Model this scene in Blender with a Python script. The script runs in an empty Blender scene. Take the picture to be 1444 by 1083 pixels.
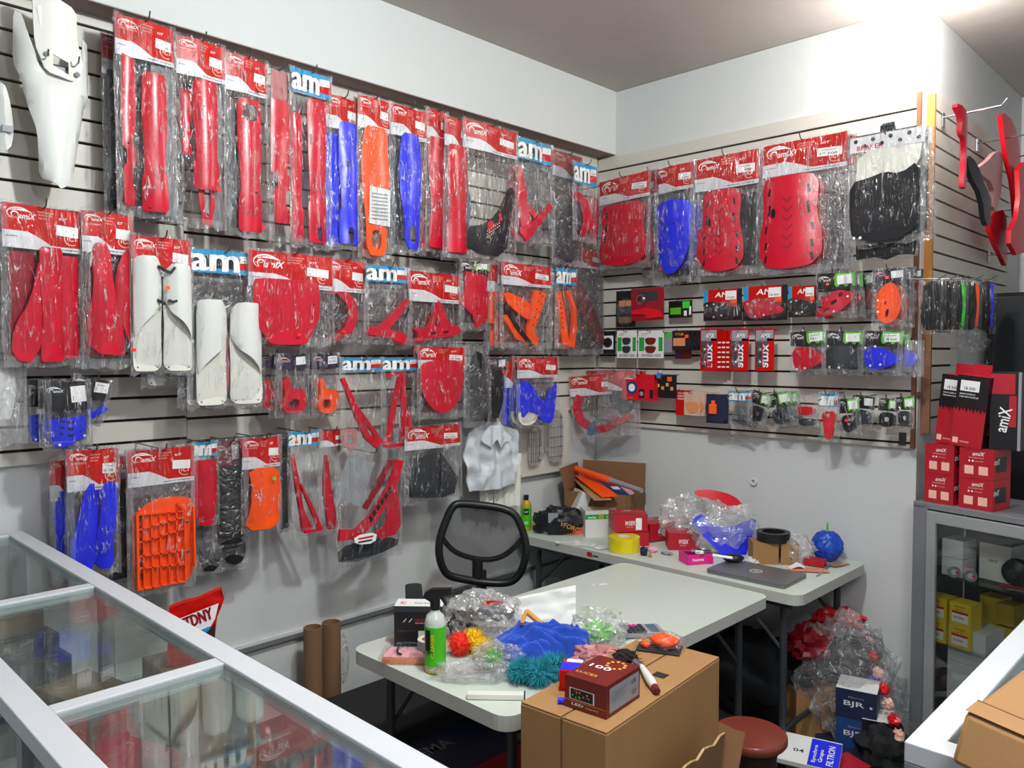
import bpy, bmesh, math, random
from mathutils import Vector, Matrix, noise
from mathutils.geometry import delaunay_2d_cdt
PI = math.pi
random.seed(7)
scn = bpy.context.scene
COL = scn.collection

# ---------------------------------------------------------------- camera
FPX, CX, CY, EYE = 1116.0, 722.0, 541.5, 1.68
YAW, PITCH = math.atan2(1090, 1116), math.atan2(44.5, 1116)
cd = bpy.data.cameras.new('camera'); cam = bpy.data.objects.new('camera', cd); COL.objects.link(cam)
cam.location = (0, 0, EYE); cam.rotation_euler = (PI/2-PITCH, 0, YAW)
cd.sensor_width = 36; cd.lens = 36*FPX/1444; cd.clip_start = .02
scn.camera = cam
# ---------------------------------------------------------------- world, lamps, exposure
w = bpy.data.worlds.new('ambient_fill'); scn.world = w; w.use_nodes = True
bg = w.node_tree.nodes['Background']; bg.inputs[0].default_value = (.86, .93, 1, 1); bg.inputs[1].default_value = .46  # even ambient fill added all round, in place of daylight from behind
def lamp(name, loc, power, size, color, rot=(0, 0, 0), kind='POINT', sy=None):
    ld = bpy.data.lights.new(name, kind); ld.energy = power; ld.color = color
    if kind == 'AREA':
        ld.shape = 'RECTANGLE'; ld.size = size; ld.size_y = sy or size
    else: ld.shadow_soft_size = size
    o = bpy.data.objects.new(name, ld); o.location = loc; o.rotation_euler = rot; COL.objects.link(o); return o
lamp('corner_bulb_light', (-.98, 3.40, 3.02), 32, .05, (1, .97, .92))
lamp('ceiling_bulb_light', (-.95, 1.35, 2.98), 112, .06, (.93, 1, 1))
lamp('added_fill_light', (.9, .5, 3.08), 60, 1.2, (.97, .98, 1), (0, 0, 0), 'AREA', .16)  # soft fill added behind the camera, no fixture belongs to it
vs = scn.view_settings
vs.view_transform = 'Standard'; vs.look = 'None'; vs.gamma = 1; vs.exposure = 0.12; vs.use_curve_mapping = False
scn.cycles.transparent_max_bounces = 24
scn.cycles.max_bounces = 8

# ---------------------------------------------------------------- pixel -> place
F = Vector((-math.sin(YAW)*math.cos(PITCH), math.cos(YAW)*math.cos(PITCH), -math.sin(PITCH)))
R = Vector((math.cos(YAW), math.sin(YAW), 0)); U = R.cross(F); CAM = Vector((0, 0, EYE))
def ray(x, y): return F*FPX + R*(x-CX) - U*(y-CY)
def onz(x, y, h): d = ray(x, y); return CAM + d*((h-EYE)/d.z)
def onx(x, y, v): d = ray(x, y); return CAM + d*(v/d.x)
def ony(x, y, v): d = ray(x, y); return CAM + d*(v/d.y)
def onplane(x, y, p, n): d = ray(x, y); return CAM + d*((p-CAM).dot(n)/d.dot(n))
LX, BY, CEIL = -2.86, 3.63, 3.142      # left wall, back wall, ceiling
PX = -1.12                              # end of the back wall, where the recess begins

# ---------------------------------------------------------------- materials
MATS = {}
def lin(c):
    if isinstance(c, str):
        c = [int(c[i:i+2], 16)/255 for i in (0, 2, 4)]
        c = [v/12.92 if v <= .04045 else ((v+.055)/1.055)**2.4 for v in c]
    return (c[0], c[1], c[2], 1)
def mat(name, c, rough=.5, metal=0, var=.08, scale=12, bump=0, bscale=40, spec=.5, sheen=0, coat=0, alpha=1, trans=0):
    if name in MATS: return MATS[name]
    m = bpy.data.materials.new(name); m.use_nodes = True; nt = m.node_tree; N = nt.nodes; L = nt.links
    b = N['Principled BSDF']; c = lin(c)
    tc = N.new('ShaderNodeTexCoord'); nz = N.new('ShaderNodeTexNoise'); nz.inputs['Scale'].default_value = scale; nz.inputs['Detail'].default_value = 4
    L.new(tc.outputs['Object'], nz.inputs['Vector'])
    mx = N.new('ShaderNodeMix'); mx.data_type = 'RGBA'
    mx.inputs[6].default_value = tuple(v*(1-var) for v in c[:3])+(1,); mx.inputs[7].default_value = tuple(min(1, v*(1+var)+var*.004) for v in c[:3])+(1,)
    L.new(nz.outputs['Fac'], mx.inputs[0]); L.new(mx.outputs[2], b.inputs['Base Color'])
    b.inputs['Roughness'].default_value = rough; b.inputs['Metallic'].default_value = metal
    b.inputs['Specular IOR Level'].default_value = spec
    if sheen: b.inputs['Sheen Weight'].default_value = sheen
    if coat: b.inputs['Coat Weight'].default_value = coat
    if alpha < 1: b.inputs['Alpha'].default_value = alpha
    if trans: b.inputs['Transmission Weight'].default_value = trans
    if bump:
        n2 = N.new('ShaderNodeTexNoise'); n2.inputs['Scale'].default_value = bscale; n2.inputs['Detail'].default_value = 5
        L.new(tc.outputs['Object'], n2.inputs['Vector'])
        bp = N.new('ShaderNodeBump'); bp.inputs['Strength'].default_value = bump; bp.inputs['Distance'].default_value = .01
        L.new(n2.outputs['Fac'], bp.inputs['Height']); L.new(bp.outputs['Normal'], b.inputs['Normal'])
    MATS[name] = m; return m
def film(name, tint=(1, 1, 1), haze=.10, gloss=.16, sc=(34, 5, 12), strength=.8, rough=.13, crease_glint=.55):
    """crinkled clear plastic"""
    m = bpy.data.materials.new(name); m.use_nodes = True; nt = m.node_tree; N = nt.nodes; L = nt.links
    N.remove(N['Principled BSDF']); out = N['Material Output']
    tc = N.new('ShaderNodeTexCoord'); oi = N.new('ShaderNodeObjectInfo'); ad = N.new('ShaderNodeVectorMath'); ad.operation = 'ADD'
    mul = N.new('ShaderNodeVectorMath'); mul.operation = 'SCALE'; mul.inputs[3].default_value = 7
    cb = N.new('ShaderNodeCombineXYZ')
    for k in range(3): L.new(oi.outputs['Random'], cb.inputs[k])
    L.new(cb.outputs[0], mul.inputs[0]); L.new(tc.outputs['Object'], ad.inputs[0]); L.new(mul.outputs[0], ad.inputs[1])
    mp = N.new('ShaderNodeMapping'); mp.inputs['Scale'].default_value = sc; L.new(ad.outputs[0], mp.inputs['Vector'])
    n1 = N.new('ShaderNodeTexNoise'); n1.inputs['Scale'].default_value = 1; n1.inputs['Detail'].default_value = 3; n1.inputs['Distortion'].default_value = 1.2
    L.new(mp.outputs[0], n1.inputs['Vector'])
    rd = N.new('ShaderNodeMath'); rd.operation = 'SUBTRACT'; rd.inputs[1].default_value = .5; L.new(n1.outputs['Fac'], rd.inputs[0])
    ab = N.new('ShaderNodeMath'); ab.operation = 'ABSOLUTE'; L.new(rd.outputs[0], ab.inputs[0])
    cr = N.new('ShaderNodeMapRange'); cr.interpolation_type = 'SMOOTHSTEP'; cr.inputs[1].default_value = 0; cr.inputs[2].default_value = .022; cr.inputs[3].default_value = crease_glint; cr.inputs[4].default_value = 0  # crease whitening, also painted in place of highlight streaks on the film
    L.new(ab.outputs[0], cr.inputs[0])
    pt = N.new('ShaderNodeTexNoise'); pt.inputs['Scale'].default_value = 22; L.new(ad.outputs[0], pt.inputs['Vector'])
    pr = N.new('ShaderNodeMapRange'); pr.inputs[1].default_value = .44; pr.inputs[2].default_value = .60; L.new(pt.outputs['Fac'], pr.inputs[0])
    cm = N.new('ShaderNodeMath'); cm.operation = 'MULTIPLY'; L.new(cr.outputs[0], cm.inputs[0]); L.new(pr.outputs[0], cm.inputs[1])
    hz = N.new('ShaderNodeMath'); hz.operation = 'ADD'; hz.inputs[1].default_value = haze; L.new(cm.outputs[0], hz.inputs[0])
    sq_ = N.new('ShaderNodeMath'); sq_.operation = 'POWER'; sq_.inputs[1].default_value = .5; L.new(ab.outputs[0], sq_.inputs[0])
    bp = N.new('ShaderNodeBump'); bp.inputs['Strength'].default_value = strength; bp.inputs['Distance'].default_value = .022
    L.new(sq_.outputs[0], bp.inputs['Height'])
    tr = N.new('ShaderNodeBsdfTransparent'); tr.inputs[0].default_value = tuple(tint)+(1,)
    df = N.new('ShaderNodeBsdfDiffuse'); df.inputs[0].default_value = (.92, .92, .92, 1); L.new(bp.outputs[0], df.inputs['Normal'])
    gl = N.new('ShaderNodeBsdfGlossy'); gl.inputs['Roughness'].default_value = rough; L.new(bp.outputs[0], gl.inputs['Normal'])
    gl.inputs[0].default_value = (1, 1, 1, 1)
    lw = N.new('ShaderNodeLayerWeight'); lw.inputs['Blend'].default_value = .35; L.new(bp.outputs[0], lw.inputs['Normal'])
    m1 = N.new('ShaderNodeMixShader'); L.new(hz.outputs[0], m1.inputs[0]); L.new(tr.outputs[0], m1.inputs[1]); L.new(df.outputs[0], m1.inputs[2])
    fa = N.new('ShaderNodeMath'); fa.operation = 'MULTIPLY_ADD'; fa.inputs[1].default_value = .22; fa.inputs[2].default_value = gloss*.35
    L.new(lw.outputs['Fresnel'], fa.inputs[0])
    fb = N.new('ShaderNodeMath'); fb.operation = 'MULTIPLY_ADD'; fb.inputs[1].default_value = .2; L.new(cm.outputs[0], fb.inputs[0]); L.new(fa.outputs[0], fb.inputs[2]); fb.use_clamp = True
    m2 = N.new('ShaderNodeMixShader'); L.new(fb.outputs[0], m2.inputs[0]); L.new(m1.outputs[0], m2.inputs[1]); L.new(gl.outputs[0], m2.inputs[2])
    L.new(m2.outputs[0], out.inputs['Surface']); MATS[name] = m; return m
def glass(name, tint=(.86, .92, .90), refl=.10, haze=.05, fm=.42):
    m = bpy.data.materials.new(name); m.use_nodes = True; nt = m.node_tree; N = nt.nodes; L = nt.links
    N.remove(N['Principled BSDF']); out = N['Material Output']
    tr = N.new('ShaderNodeBsdfTransparent'); tr.inputs[0].default_value = tuple(tint)+(1,)
    gl = N.new('ShaderNodeBsdfGlossy'); gl.inputs['Roughness'].default_value = .015
    fr = N.new('ShaderNodeFresnel'); fr.inputs[0].default_value = 1.52
    tc = N.new('ShaderNodeTexCoord'); nz = N.new('ShaderNodeTexNoise'); nz.inputs['Scale'].default_value = 5; L.new(tc.outputs['Object'], nz.inputs['Vector'])
    df = N.new('ShaderNodeBsdfDiffuse'); df.inputs[0].default_value = (.75, .76, .75, 1)
    dm = N.new('ShaderNodeMath'); dm.operation = 'MULTIPLY'; dm.inputs[1].default_value = haze; L.new(nz.outputs['Fac'], dm.inputs[0])
    m1 = N.new('ShaderNodeMixShader'); L.new(dm.outputs[0], m1.inputs[0]); L.new(tr.outputs[0], m1.inputs[1]); L.new(df.outputs[0], m1.inputs[2])
    ad = N.new('ShaderNodeMath'); ad.operation = 'MULTIPLY_ADD'; ad.inputs[1].default_value = fm; ad.inputs[2].default_value = refl*.12; L.new(fr.outputs[0], ad.inputs[0])
    m2 = N.new('ShaderNodeMixShader'); L.new(ad.outputs[0], m2.inputs[0]); L.new(m1.outputs[0], m2.inputs[1]); L.new(gl.outputs[0], m2.inputs[2])
    L.new(m2.outputs[0], out.inputs['Surface']); MATS[name] = m; return m

mat('wall_white', 'c9cbca', .85, var=.03, scale=3, bump=.15, bscale=25)
mat('ceiling_plaster', 'b9b1ab', .9, var=.16, scale=1.3, bump=.2, bscale=14)
mat('floor_tile', '4c4844', .5, var=.2, scale=5)
mat('soffit_brown', '94807a', .7, var=.08)
mat('slat_board', 'c9c4ba', .45, var=.03, scale=4)
mat('slot_dark', '2b201c', .8)
mat('edge_wood', 'b07a34', .55, var=.15, scale=30)
mat('edge_brown', '7a5238', .6, var=.2, scale=30)
mat('red', 'c40928', .3, var=.06, scale=9, spec=.5)
mat('redb', 'd00c20', .35, var=.06)
mat('blue', '222ee0', .32, var=.08, scale=9)
mat('orange', 'ff5208', .33, var=.06, scale=9)
mat('black', '14161a', .38, var=.2, spec=.4)
mat('charcoal', '2b3036', .5, var=.15)
mat('grey', '6d7074', .5)
mat('white_plastic', 'd6d6d2', .35, var=.03)
mat('cream_plastic', 'dedcd2', .35, var=.04)
mat('card_red', 'c00b04', .3, var=.2, scale=16, spec=.3)
mat('card_white', 'd8d8dc', .4, var=.03)
mat('card_grey', '8d8f96', .5)
mat('logo_pink', 'f0b8a8', .45)
mat('white_ink', 'f2f2f0', .5, var=.02)
mat('sticker', 'ececea', .5, var=.03)
mat('ink', '23262c', .6)
mat('cyan', '1592c8', .35, var=.1)
mat('card_black', '17151a', .35)
mat('card_purple', '2c2140', .35, var=.2)
mat('leaf_green', '58b81c', .4, var=.35, scale=45)
mat('neon_orange', 'ff5a14', .5); mat('neon_red', 'ff1a18', .5); mat('neon_green', '2fd02a', .5)
mat('yellow', 'e2c418', .4)
mat('chrome', 'b8bac0', .22, metal=1)
mat('hook_metal', '6d5f58', .35, metal=.8)
mat('alu', 'a3a6a8', .38, metal=.35, var=.05, scale=6)
mat('alu_white', 'c2c5ca', .42, metal=.1, var=.03)
mat('alu_side', '85888c', .45, metal=.4, var=.05)
mat('dark_void', '15161a', .8)
mat('table_white', 'c0c8be', .42, var=.04, scale=6, bump=.06, bscale=120)
mat('table_side', 'b2b3ad', .5, var=.04)
mat('leg_grey', '3c4145', .4, metal=.4)
mat('cardboard', '9a7246', .8, var=.09, scale=8, bump=.05, bscale=90)
mat('cardboard_edge', '6b4a2a', .85, var=.2, scale=40)
mat('cardboard_dark', '7a5636', .85, var=.1)
mat('kraft', '7c5a3e', .85, var=.1)
mat('tape', 'a98a5c', .2, var=.05)
mat('stool_red', '7a3326', .35, var=.25, scale=14, coat=.3)
mat('stool_dark', '2a1713', .5, var=.25)
mat('fabric_black', '15171b', .85, var=.2, bump=.3, bscale=300)
mat('blue_cloth', '0842b2', .9, var=.14, scale=14, sheen=.4, bump=.3, bscale=220)
mat('laptop', '77777a', .35, metal=.5, var=.03)
mat('carton_black', '202328', .4, var=.1)
mat('magenta', 'e0218c', .45)
mat('navy', '1a2340', .45, var=.2)
mat('box_red', 'ad1426', .42, var=.06)
mat('box_blue', '16407a', .4, var=.2)
mat('sky_blue', '2a8ad0', .4)
mat('green_label', '46b414', .4, var=.1)
mat('amber', 'b89c1c', .25)
mat('clear_bottle', 'd8dcd8', .25, alpha=.8)
mat('teal_fur', '2490a0', .9, var=.3, scale=60)
mat('yellow_fur', 'f2c414', .9, var=.2); mat('green_fur', '6cd03c', .9, var=.2); mat('red_fur', 'ee3020', .9, var=.2)
mat('yellow_tape', 'd8c818', .2, var=.06)
mat('ball_blue', '1648b8', .4, var=.1)
mat('green_paint', '1a9a3a', .5)
mat('wood_handle', 'c98a3c', .5, var=.1)
mat('paper', 'dcdcda', .8, var=.03)
mat('pink_paper', 'e8a8b4', .7, var=.08)
mat('orange_paper', 'd88458', .6, var=.08)
mat('maroon', '6a1c18', .35, var=.2, scale=20)
mat('gold', 'd8a040', .4)
mat('dark_red', '8c0c20', .4, var=.1)
mat('tinted_red', 'c88080', .4, alpha=.75)
mat('brush_hair', '1a1512', .95, bump=.6, bscale=200)
mat('mesh_black', '0e1114', .8, alpha=.62)
mat('gauze', 'c8a894', .8, var=.3, scale=70)
mat('tinted_paper', 'aab0b6', .6, alpha=.6)
mat('slate', '46647a', .5)
film('bag_film', haze=.004, gloss=.04, strength=1, crease_glint=.62); film('bag_seam', (.95, .95, .96), haze=.13, gloss=.08, strength=1, crease_glint=.7); film('bag_film_grey', (.93, .93, .95), .12, .08, (24, 8, 14)); film('bag_film_milky', (.96, .96, .96), .2, .3, (10, 10, 10), .8, crease_glint=.5)
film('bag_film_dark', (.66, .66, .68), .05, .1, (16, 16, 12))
glass('counter_glass'); glass('shelf_glass', (.86, .92, .9), .02, .03); glass('cabinet_glass', (.95, .97, .96), .02, .02, .7)

# ---------------------------------------------------------------- mesh builder
_tc = {}
def text_mesh(s):
    if s in _tc: return _tc[s]
    cu = bpy.data.curves.new('t', 'FONT'); cu.body = s; cu.resolution_u = 2; cu.offset = .012
    o = bpy.data.objects.new('t', cu); COL.objects.link(o)
    dg = bpy.context.evaluated_depsgraph_get(); dg.update()
    me = bpy.data.meshes.new_from_object(o.evaluated_get(dg))
    vs_ = [v.co.copy() for v in me.vertices]; fs = [tuple(p.vertices) for p in me.polygons]
    bpy.data.objects.remove(o); bpy.data.curves.remove(cu); bpy.data.meshes.remove(me)
    xs = [v.x for v in vs_]; ys = [v.y for v in vs_]; x0, x1, y0, y1 = min(xs), max(xs), min(ys), max(ys)
    vs_ = [((v.x-x0)/(x1-x0), (v.y-y0)/(y1-y0)) for v in vs_]
    _tc[s] = (vs_, fs); return _tc[s]
def chaikin(p, n=1, closed=True):
    for _ in range(n):
        q = []
        m = len(p)
        for i in range(m if closed else m-1):
            a, b = p[i], p[(i+1) % m]
            q += [(a[0]*.75+b[0]*.25, a[1]*.75+b[1]*.25), (a[0]*.25+b[0]*.75, a[1]*.25+b[1]*.75)]
        if not closed: q = [p[0]]+q+[p[-1]]
        p = q
    return p
def soft(p, f=.14):
    q = []
    for i in range(len(p)):
        a, b = p[i], p[(i+1) % len(p)]
        q += [(a[0]*(1-f)+b[0]*f, a[1]*(1-f)+b[1]*f), (a[0]*f+b[0]*(1-f), a[1]*f+b[1]*(1-f))]
    return q
def inside(x, y, poly):
    c = False; j = len(poly)-1
    for i in range(len(poly)):
        xi, yi = poly[i]; xj, yj = poly[j]
        if (yi > y) != (yj > y) and x < (xj-xi)*(y-yi)/(yj-yi)+xi: c = not c
        j = i
    return c
class MB:
    def __init__(s): s.v = []; s.f = []; s.m = []; s.mats = []; s.T = Matrix()
    def mi(s, m):
        if isinstance(m, str): m = MATS[m]
        if m not in s.mats: s.mats.append(m)
        return s.mats.index(m)
    def add(s, vs_, fs, m):
        k = len(s.v); i = s.mi(m)
        s.v += [s.T @ Vector(v) for v in vs_]
        for f in fs: s.f.append([a+k for a in f]); s.m.append(i)
        return s
    def box(s, c, d, m, rz=0, M=None):
        x, y, z = [a/2 for a in d]
        vs_ = [Vector((i*x, j*y, k*z)) for i in (-1, 1) for j in (-1, 1) for k in (-1, 1)]
        Q = Matrix.Translation(c) @ (Matrix.Rotation(rz, 4, 'Z') if M is None else M)
        return s.add([Q @ v for v in vs_], [(0, 1, 3, 2), (4, 6, 7, 5), (0, 4, 5, 1), (2, 3, 7, 6), (0, 2, 6, 4), (1, 5, 7, 3)], m)
    def quad(s, a, b, c, d, m): return s.add([a, b, c, d], [(0, 1, 2, 3)], m)
    def tube(s, pts, r, m, n=8, cap=True):
        pts = [Vector(p) for p in pts]; rs = r if isinstance(r, (list, tuple)) else [r]*len(pts)
        vs_ = []; fs = []; up = None
        for i, p in enumerate(pts):
            t = (pts[min(i+1, len(pts)-1)]-pts[max(i-1, 0)]).normalized()
            if up is None: up = t.orthogonal().normalized()
            up = (up - t*up.dot(t)).normalized(); sd = t.cross(up)
            for k in range(n): a = 2*PI*k/n; vs_.append(p+(up*math.cos(a)+sd*math.sin(a))*rs[i])
        for i in range(len(pts)-1):
            for k in range(n): fs.append((i*n+k, i*n+(k+1) % n, (i+1)*n+(k+1) % n, (i+1)*n+k))
        if cap: fs += [tuple(range(n-1, -1, -1)), tuple((len(pts)-1)*n+k for k in range(n))]
        return s.add(vs_, fs, m)
    def lathe(s, prof, m, c=(0, 0, 0), n=24, M=None):
        vs_ = []; fs = []; Q = Matrix.Translation(c) @ (M or Matrix())
        for r, z in prof:
            for k in range(n): a = 2*PI*k/n; vs_.append(Q @ Vector((r*math.cos(a), r*math.sin(a), z)))
        for i in range(len(prof)-1):
            for k in range(n): fs.append((i*n+k, i*n+(k+1) % n, (i+1)*n+(k+1) % n, (i+1)*n+k))
        if prof[0][0] > 1e-4: fs.append(tuple(range(n-1, -1, -1)))
        if prof[-1][0] > 1e-4: fs.append(tuple((len(prof)-1)*n+k for k in range(n)))
        return s.add(vs_, fs, m)
    def ring(s, ro, ri, h, m, c=(0, 0, 0), n=32, M=None, mi=None):
        Q = Matrix.Translation(c) @ (M or Matrix()); vs_ = []
        for r, z in ((ro, 0), (ro, h), (ri, h), (ri, 0)):
            for k in range(n): a = 2*PI*k/n; vs_.append(Q @ Vector((r*math.cos(a), r*math.sin(a), z)))
        fo = []; fi = []
        for i in range(4):
            for k in range(n):
                (fi if i == 2 else fo).append((i*n+k, i*n+(k+1) % n, ((i+1) % 4)*n+(k+1) % n, ((i+1) % 4)*n+k))
        s.add(vs_, fo, m); return s.add(vs_, fi, mi or m)
    def text(s, t, o, ux, uy, w, h, m, shear=0):
        vs_, fs = text_mesh(t); o = Vector(o); ux = Vector(ux); uy = Vector(uy)
        return s.add([o+ux*(a*w+b*h*shear)+uy*(b*h) for a, b in vs_], fs, m)
    def prism(s, poly, z0, z1, m, side=None):
        n = len(poly); vs_ = [(x, y, z0) for x, y in poly]+[(x, y, z1) for x, y in poly]
        s.add(vs_, [tuple(range(n-1, -1, -1)), tuple(range(n, 2*n))], m)
        return s.add(vs_, [(i, (i+1) % n, n+(i+1) % n, n+i) for i in range(n)], side or m)
    def sheet(s, outer, holes, zf, th, m, res=.02):
        loops = [outer]+list(holes); pts = []; edges = []
        for lp in loops:
            k = len(pts); q = []
            for i in range(len(lp)):
                a, b = Vector(lp[i]), Vector(lp[(i+1) % len(lp)]); n = max(1, int((b-a).length/(res*1.3)))
                q += [a.lerp(b, j/n) for j in range(n)]
            pts += q; edges += [(k+i, k+(i+1) % len(q)) for i in range(len(q))]
        xs = [p[0] for p in outer]; ys = [p[1] for p in outer]
        x = min(xs)+res*.5
        while x < max(xs):
            y = min(ys)+res*.5
            while y < max(ys):
                if inside(x, y, outer): pts.append(Vector((x+random.uniform(-.1, .1)*res, y)))
                y += res
            x += res
        vo, eo, fo, *_ = delaunay_2d_cdt(pts, edges, [], 0, 1e-5)
        keep = []
        for f in fo:
            cx_ = sum(vo[i].x for i in f)/len(f); cy_ = sum(vo[i].y for i in f)/len(f)
            if inside(cx_, cy_, outer) and not any(inside(cx_, cy_, h) for h in holes): keep.append(tuple(f))
        cnt = {}
        for f in keep:
            for i in range(len(f)):
                e = (f[i], f[(i+1) % len(f)]); cnt[e] = 1
        bd = [e for e in cnt if (e[1], e[0]) not in cnt]; n = len(vo)
        zs = [zf(v.x, v.y) for v in vo]
        vs_ = [(v.x, v.y, z) for v, z in zip(vo, zs)]+[(v.x, v.y, z-th) for v, z in zip(vo, zs)]
        fs = keep+[tuple(i+n for i in reversed(f)) for f in keep]+[(b, a, a+n, b+n) for a, b in bd]
        return s.add(vs_, fs, m)
    def blob(s, c, r, m, amp=.2, fr=3, n=16, seed=0, flat=None):
        film_ = isinstance(m, str) and m.startswith('bag_film')
        if film_: n = max(n, 26); amp *= .75
        vs_ = []; fs = []; c = Vector(c)
        for i in range(n+1):
            th = PI*i/n
            for k in range(2*n):
                ph = PI*k/n; d = Vector((math.sin(th)*math.cos(ph), math.sin(th)*math.sin(ph), math.cos(th)))
                q = 1+amp*(noise.noise(d*fr+Vector((seed*3.1, seed, 0)))*1.2+noise.noise(d*fr*2.7+Vector((0, seed, seed)))*.6)+(amp*.5*(.3-abs(noise.noise(d*fr*1.6+Vector((seed, 4, seed)))))if film_ else 0)
                v = Vector((d.x*r[0], d.y*r[1], d.z*r[2]))*q
                if flat is not None and v.z < flat: v.z = flat
                vs_.append(c+v)
        for i in range(n):
            for k in range(2*n): fs.append((i*2*n+k, (i+1)*2*n+k, (i+1)*2*n+(k+1) % (2*n), i*2*n+(k+1) % (2*n)))
        return s.add(vs_, fs, m)
    def warp(s, fn, k=0):
        for i in range(k, len(s.v)): s.v[i] = Vector(fn(s.v[i]))
        return s
    def build(s, name, parent=None, smooth=None, bevel=0, M=None):
        me = bpy.data.meshes.new(name); me.from_pydata([tuple(v) for v in s.v], [], s.f)
        for m in s.mats: me.materials.append(m)
        me.polygons.foreach_set('material_index', s.m)
        if smooth is not None:
            me.polygons.foreach_set('use_smooth', [True]*len(me.polygons))
            if smooth < 180: me.set_sharp_from_angle(angle=math.radians(smooth))
        me.update()
        o = bpy.data.objects.new(name, me); COL.objects.link(o)
        if s.mats and s.mats[0].name.startswith('bag_film'): me.polygons.foreach_set('use_smooth', [True]*len(me.polygons)); me.update()
        if parent: o.parent = parent
        if M is not None: o.matrix_local = M
        if bevel:
            b = o.modifiers.new('bevel', 'BEVEL'); b.width = bevel; b.segments = 2; b.limit_method = 'ANGLE'; b.angle_limit = .7
        return o
def tag(o, label, cat, group=None):
    o['label'] = label; o['category'] = cat
    if group: o['group'] = group
    return o
def struct(o): o['kind'] = 'structure'; return o
def thing(name, label, cat, loc=(0, 0, 0), rz=0, group=None, M=None):
    o = bpy.data.objects.new(name, None); COL.objects.link(o); o.empty_display_size = .05
    if M is not None: o.matrix_world = M
    else: o.location = loc; o.rotation_euler = (0, 0, rz)
    return tag(o, label, cat, group)
def copy_tree(o, parent=None):
    c = o.copy(); COL.objects.link(c); c.parent = parent
    for ch in [x for x in COL.objects if x.parent == o]: copy_tree(ch, c)
    return c
# ================================================================ the room
b = MB(); b.box((LX-.1, 2.0, 1.56), (.2, 7.2, 3.16), 'wall_white'); struct(b.build('wall_left'))
b = MB(); b.box(((LX-.2+PX)/2, BY+.1, 1.56), (PX-LX+.2, .2, 3.16), 'wall_white'); struct(b.build('wall_back'))
b = MB(); b.box((PX-.1, BY+.2+.75, 1.56), (.2, 1.5, 3.16), 'wall_white'); struct(b.build('wall_recess'))
b = MB(); b.box((PX+1.5, BY+1.8, 1.56), (3.4, .2, 3.16), 'wall_white'); struct(b.build('wall_far'))
b = MB(); b.box((1.0, 2.0, CEIL+.05), (8, 8, .1), 'ceiling_plaster'); struct(b.build('ceiling'))
b = MB(); b.box((1.0, 2.0, -.05), (8, 8, .1), 'floor_tile'); struct(b.build('floor'))
# boxed beam over the left wall, brown underside
b = MB(); b.box((LX+.065, 1.5, (2.792+CEIL)/2), (.13, BY*2-3.0, CEIL-2.792), 'wall_white')
b.box((LX+.065, 1.5, 2.791), (.131, BY*2-3.0, .004), 'soffit_brown'); struct(b.build('trim_1'))
b = MB(); b.box((LX+.011, 1.5, .531), (.022, 4.2, .018), 'alu_side'); b.box((LX+.009, 1.5, .545), (.018, 4.2, .012), 'wall_white'); struct(b.build('trim_2'))

def slat_panel(name, x0, x1, z0, z1, slots, M, edge=None, th=.022, label=None):
    """local x along the wall, y up, z out of the wall"""
    b = MB(); zs = sorted(s for s in slots if z0+.01 < s < z1-.01); lo = z0
    for s_ in zs+[z1]:
        hi = s_-.005 if s_ != z1 else z1
        b.box(((x0+x1)/2, (lo+hi)/2, th/2+.001), (x1-x0, hi-lo, th), 'slat_board')
        if s_ != z1: b.box(((x0+x1)/2, s_, .004), (x1-x0, .014, .006), 'slot_dark')
        lo = s_+.005
    t = thing('slatwall_panel', label, 'display panel', M=M)
    b.build('board', t)
    if edge:
        e = MB(); e.box((edge[0], (z0+z1)/2, th/2), (.016, z1-z0, th+.004), edge[1]); e.build('wooden_edge', t)
    return t
ML = Matrix(((0, 0, 1, LX), (1, 0, 0, 0), (0, 1, 0, 0), (0, 0, 0, 1)))          # left wall: x->+Y, y->Z, z->+X
MBK = Matrix(((1, 0, 0, 0), (0, 0, -1, BY), (0, 1, 0, 0), (0, 0, 0, 1)))         # back wall: x->+X, y->Z, z->-Y
MR = Matrix(((0, 0, 1, PX), (1, 0, 0, 0), (0, 1, 0, 0), (0, 0, 0, 1)))          # recess wall, faces +X
slat_panel('p', -.6, 1.22, 1.325, 2.79, [2.212+.0765*k for k in range(-12, 8)], ML, label='white slatwall panel on the left wall, left end behind the fender')
slat_panel('p', 1.222, 3.60, 1.36, 2.79, [2.707-.0745*k for k in range(-1, 19)], ML, label='long white slatwall panel on the left wall, full of hanging bags')
slat_panel('p', LX+.024, PX-.005, 1.269, 2.775, [2.707-.0745*k for k in range(0, 20)], MBK, (PX-.012, 'edge_brown'), label='white slatwall panel covering the upper back wall above the desk')
slat_panel('p', BY+.045, BY+1.35, 1.97, 2.775, [2.707-.0745*k for k in range(0, 11)], MR, (BY+.05, 'edge_wood'), th=.03, label='slatwall panel with orange wooden edge in the recess, upper right')
slat_panel('p', BY+.04, BY+.42, 1.33, 1.965, [1.92-.0745*k for k in range(0, 8)], MR, (BY+.044, 'edge_brown'), th=.035, label='short slatwall panel behind the hanging gloves and red boxes')
# plain board under the slats, near the corner
p0 = onx(725, 580, LX+.03); p1 = onx(800, 580, LX+.03)
b = MB(); b.box(((p0.y+p1.y)/2, 1.20, .032), (p1.y-p0.y, .34, .012), 'slat_board')
t = b.build('mounting_board', M=ML, bevel=.002); tag(t, 'plain off-white board with two metal grilles, left of the corner', 'board')
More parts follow.
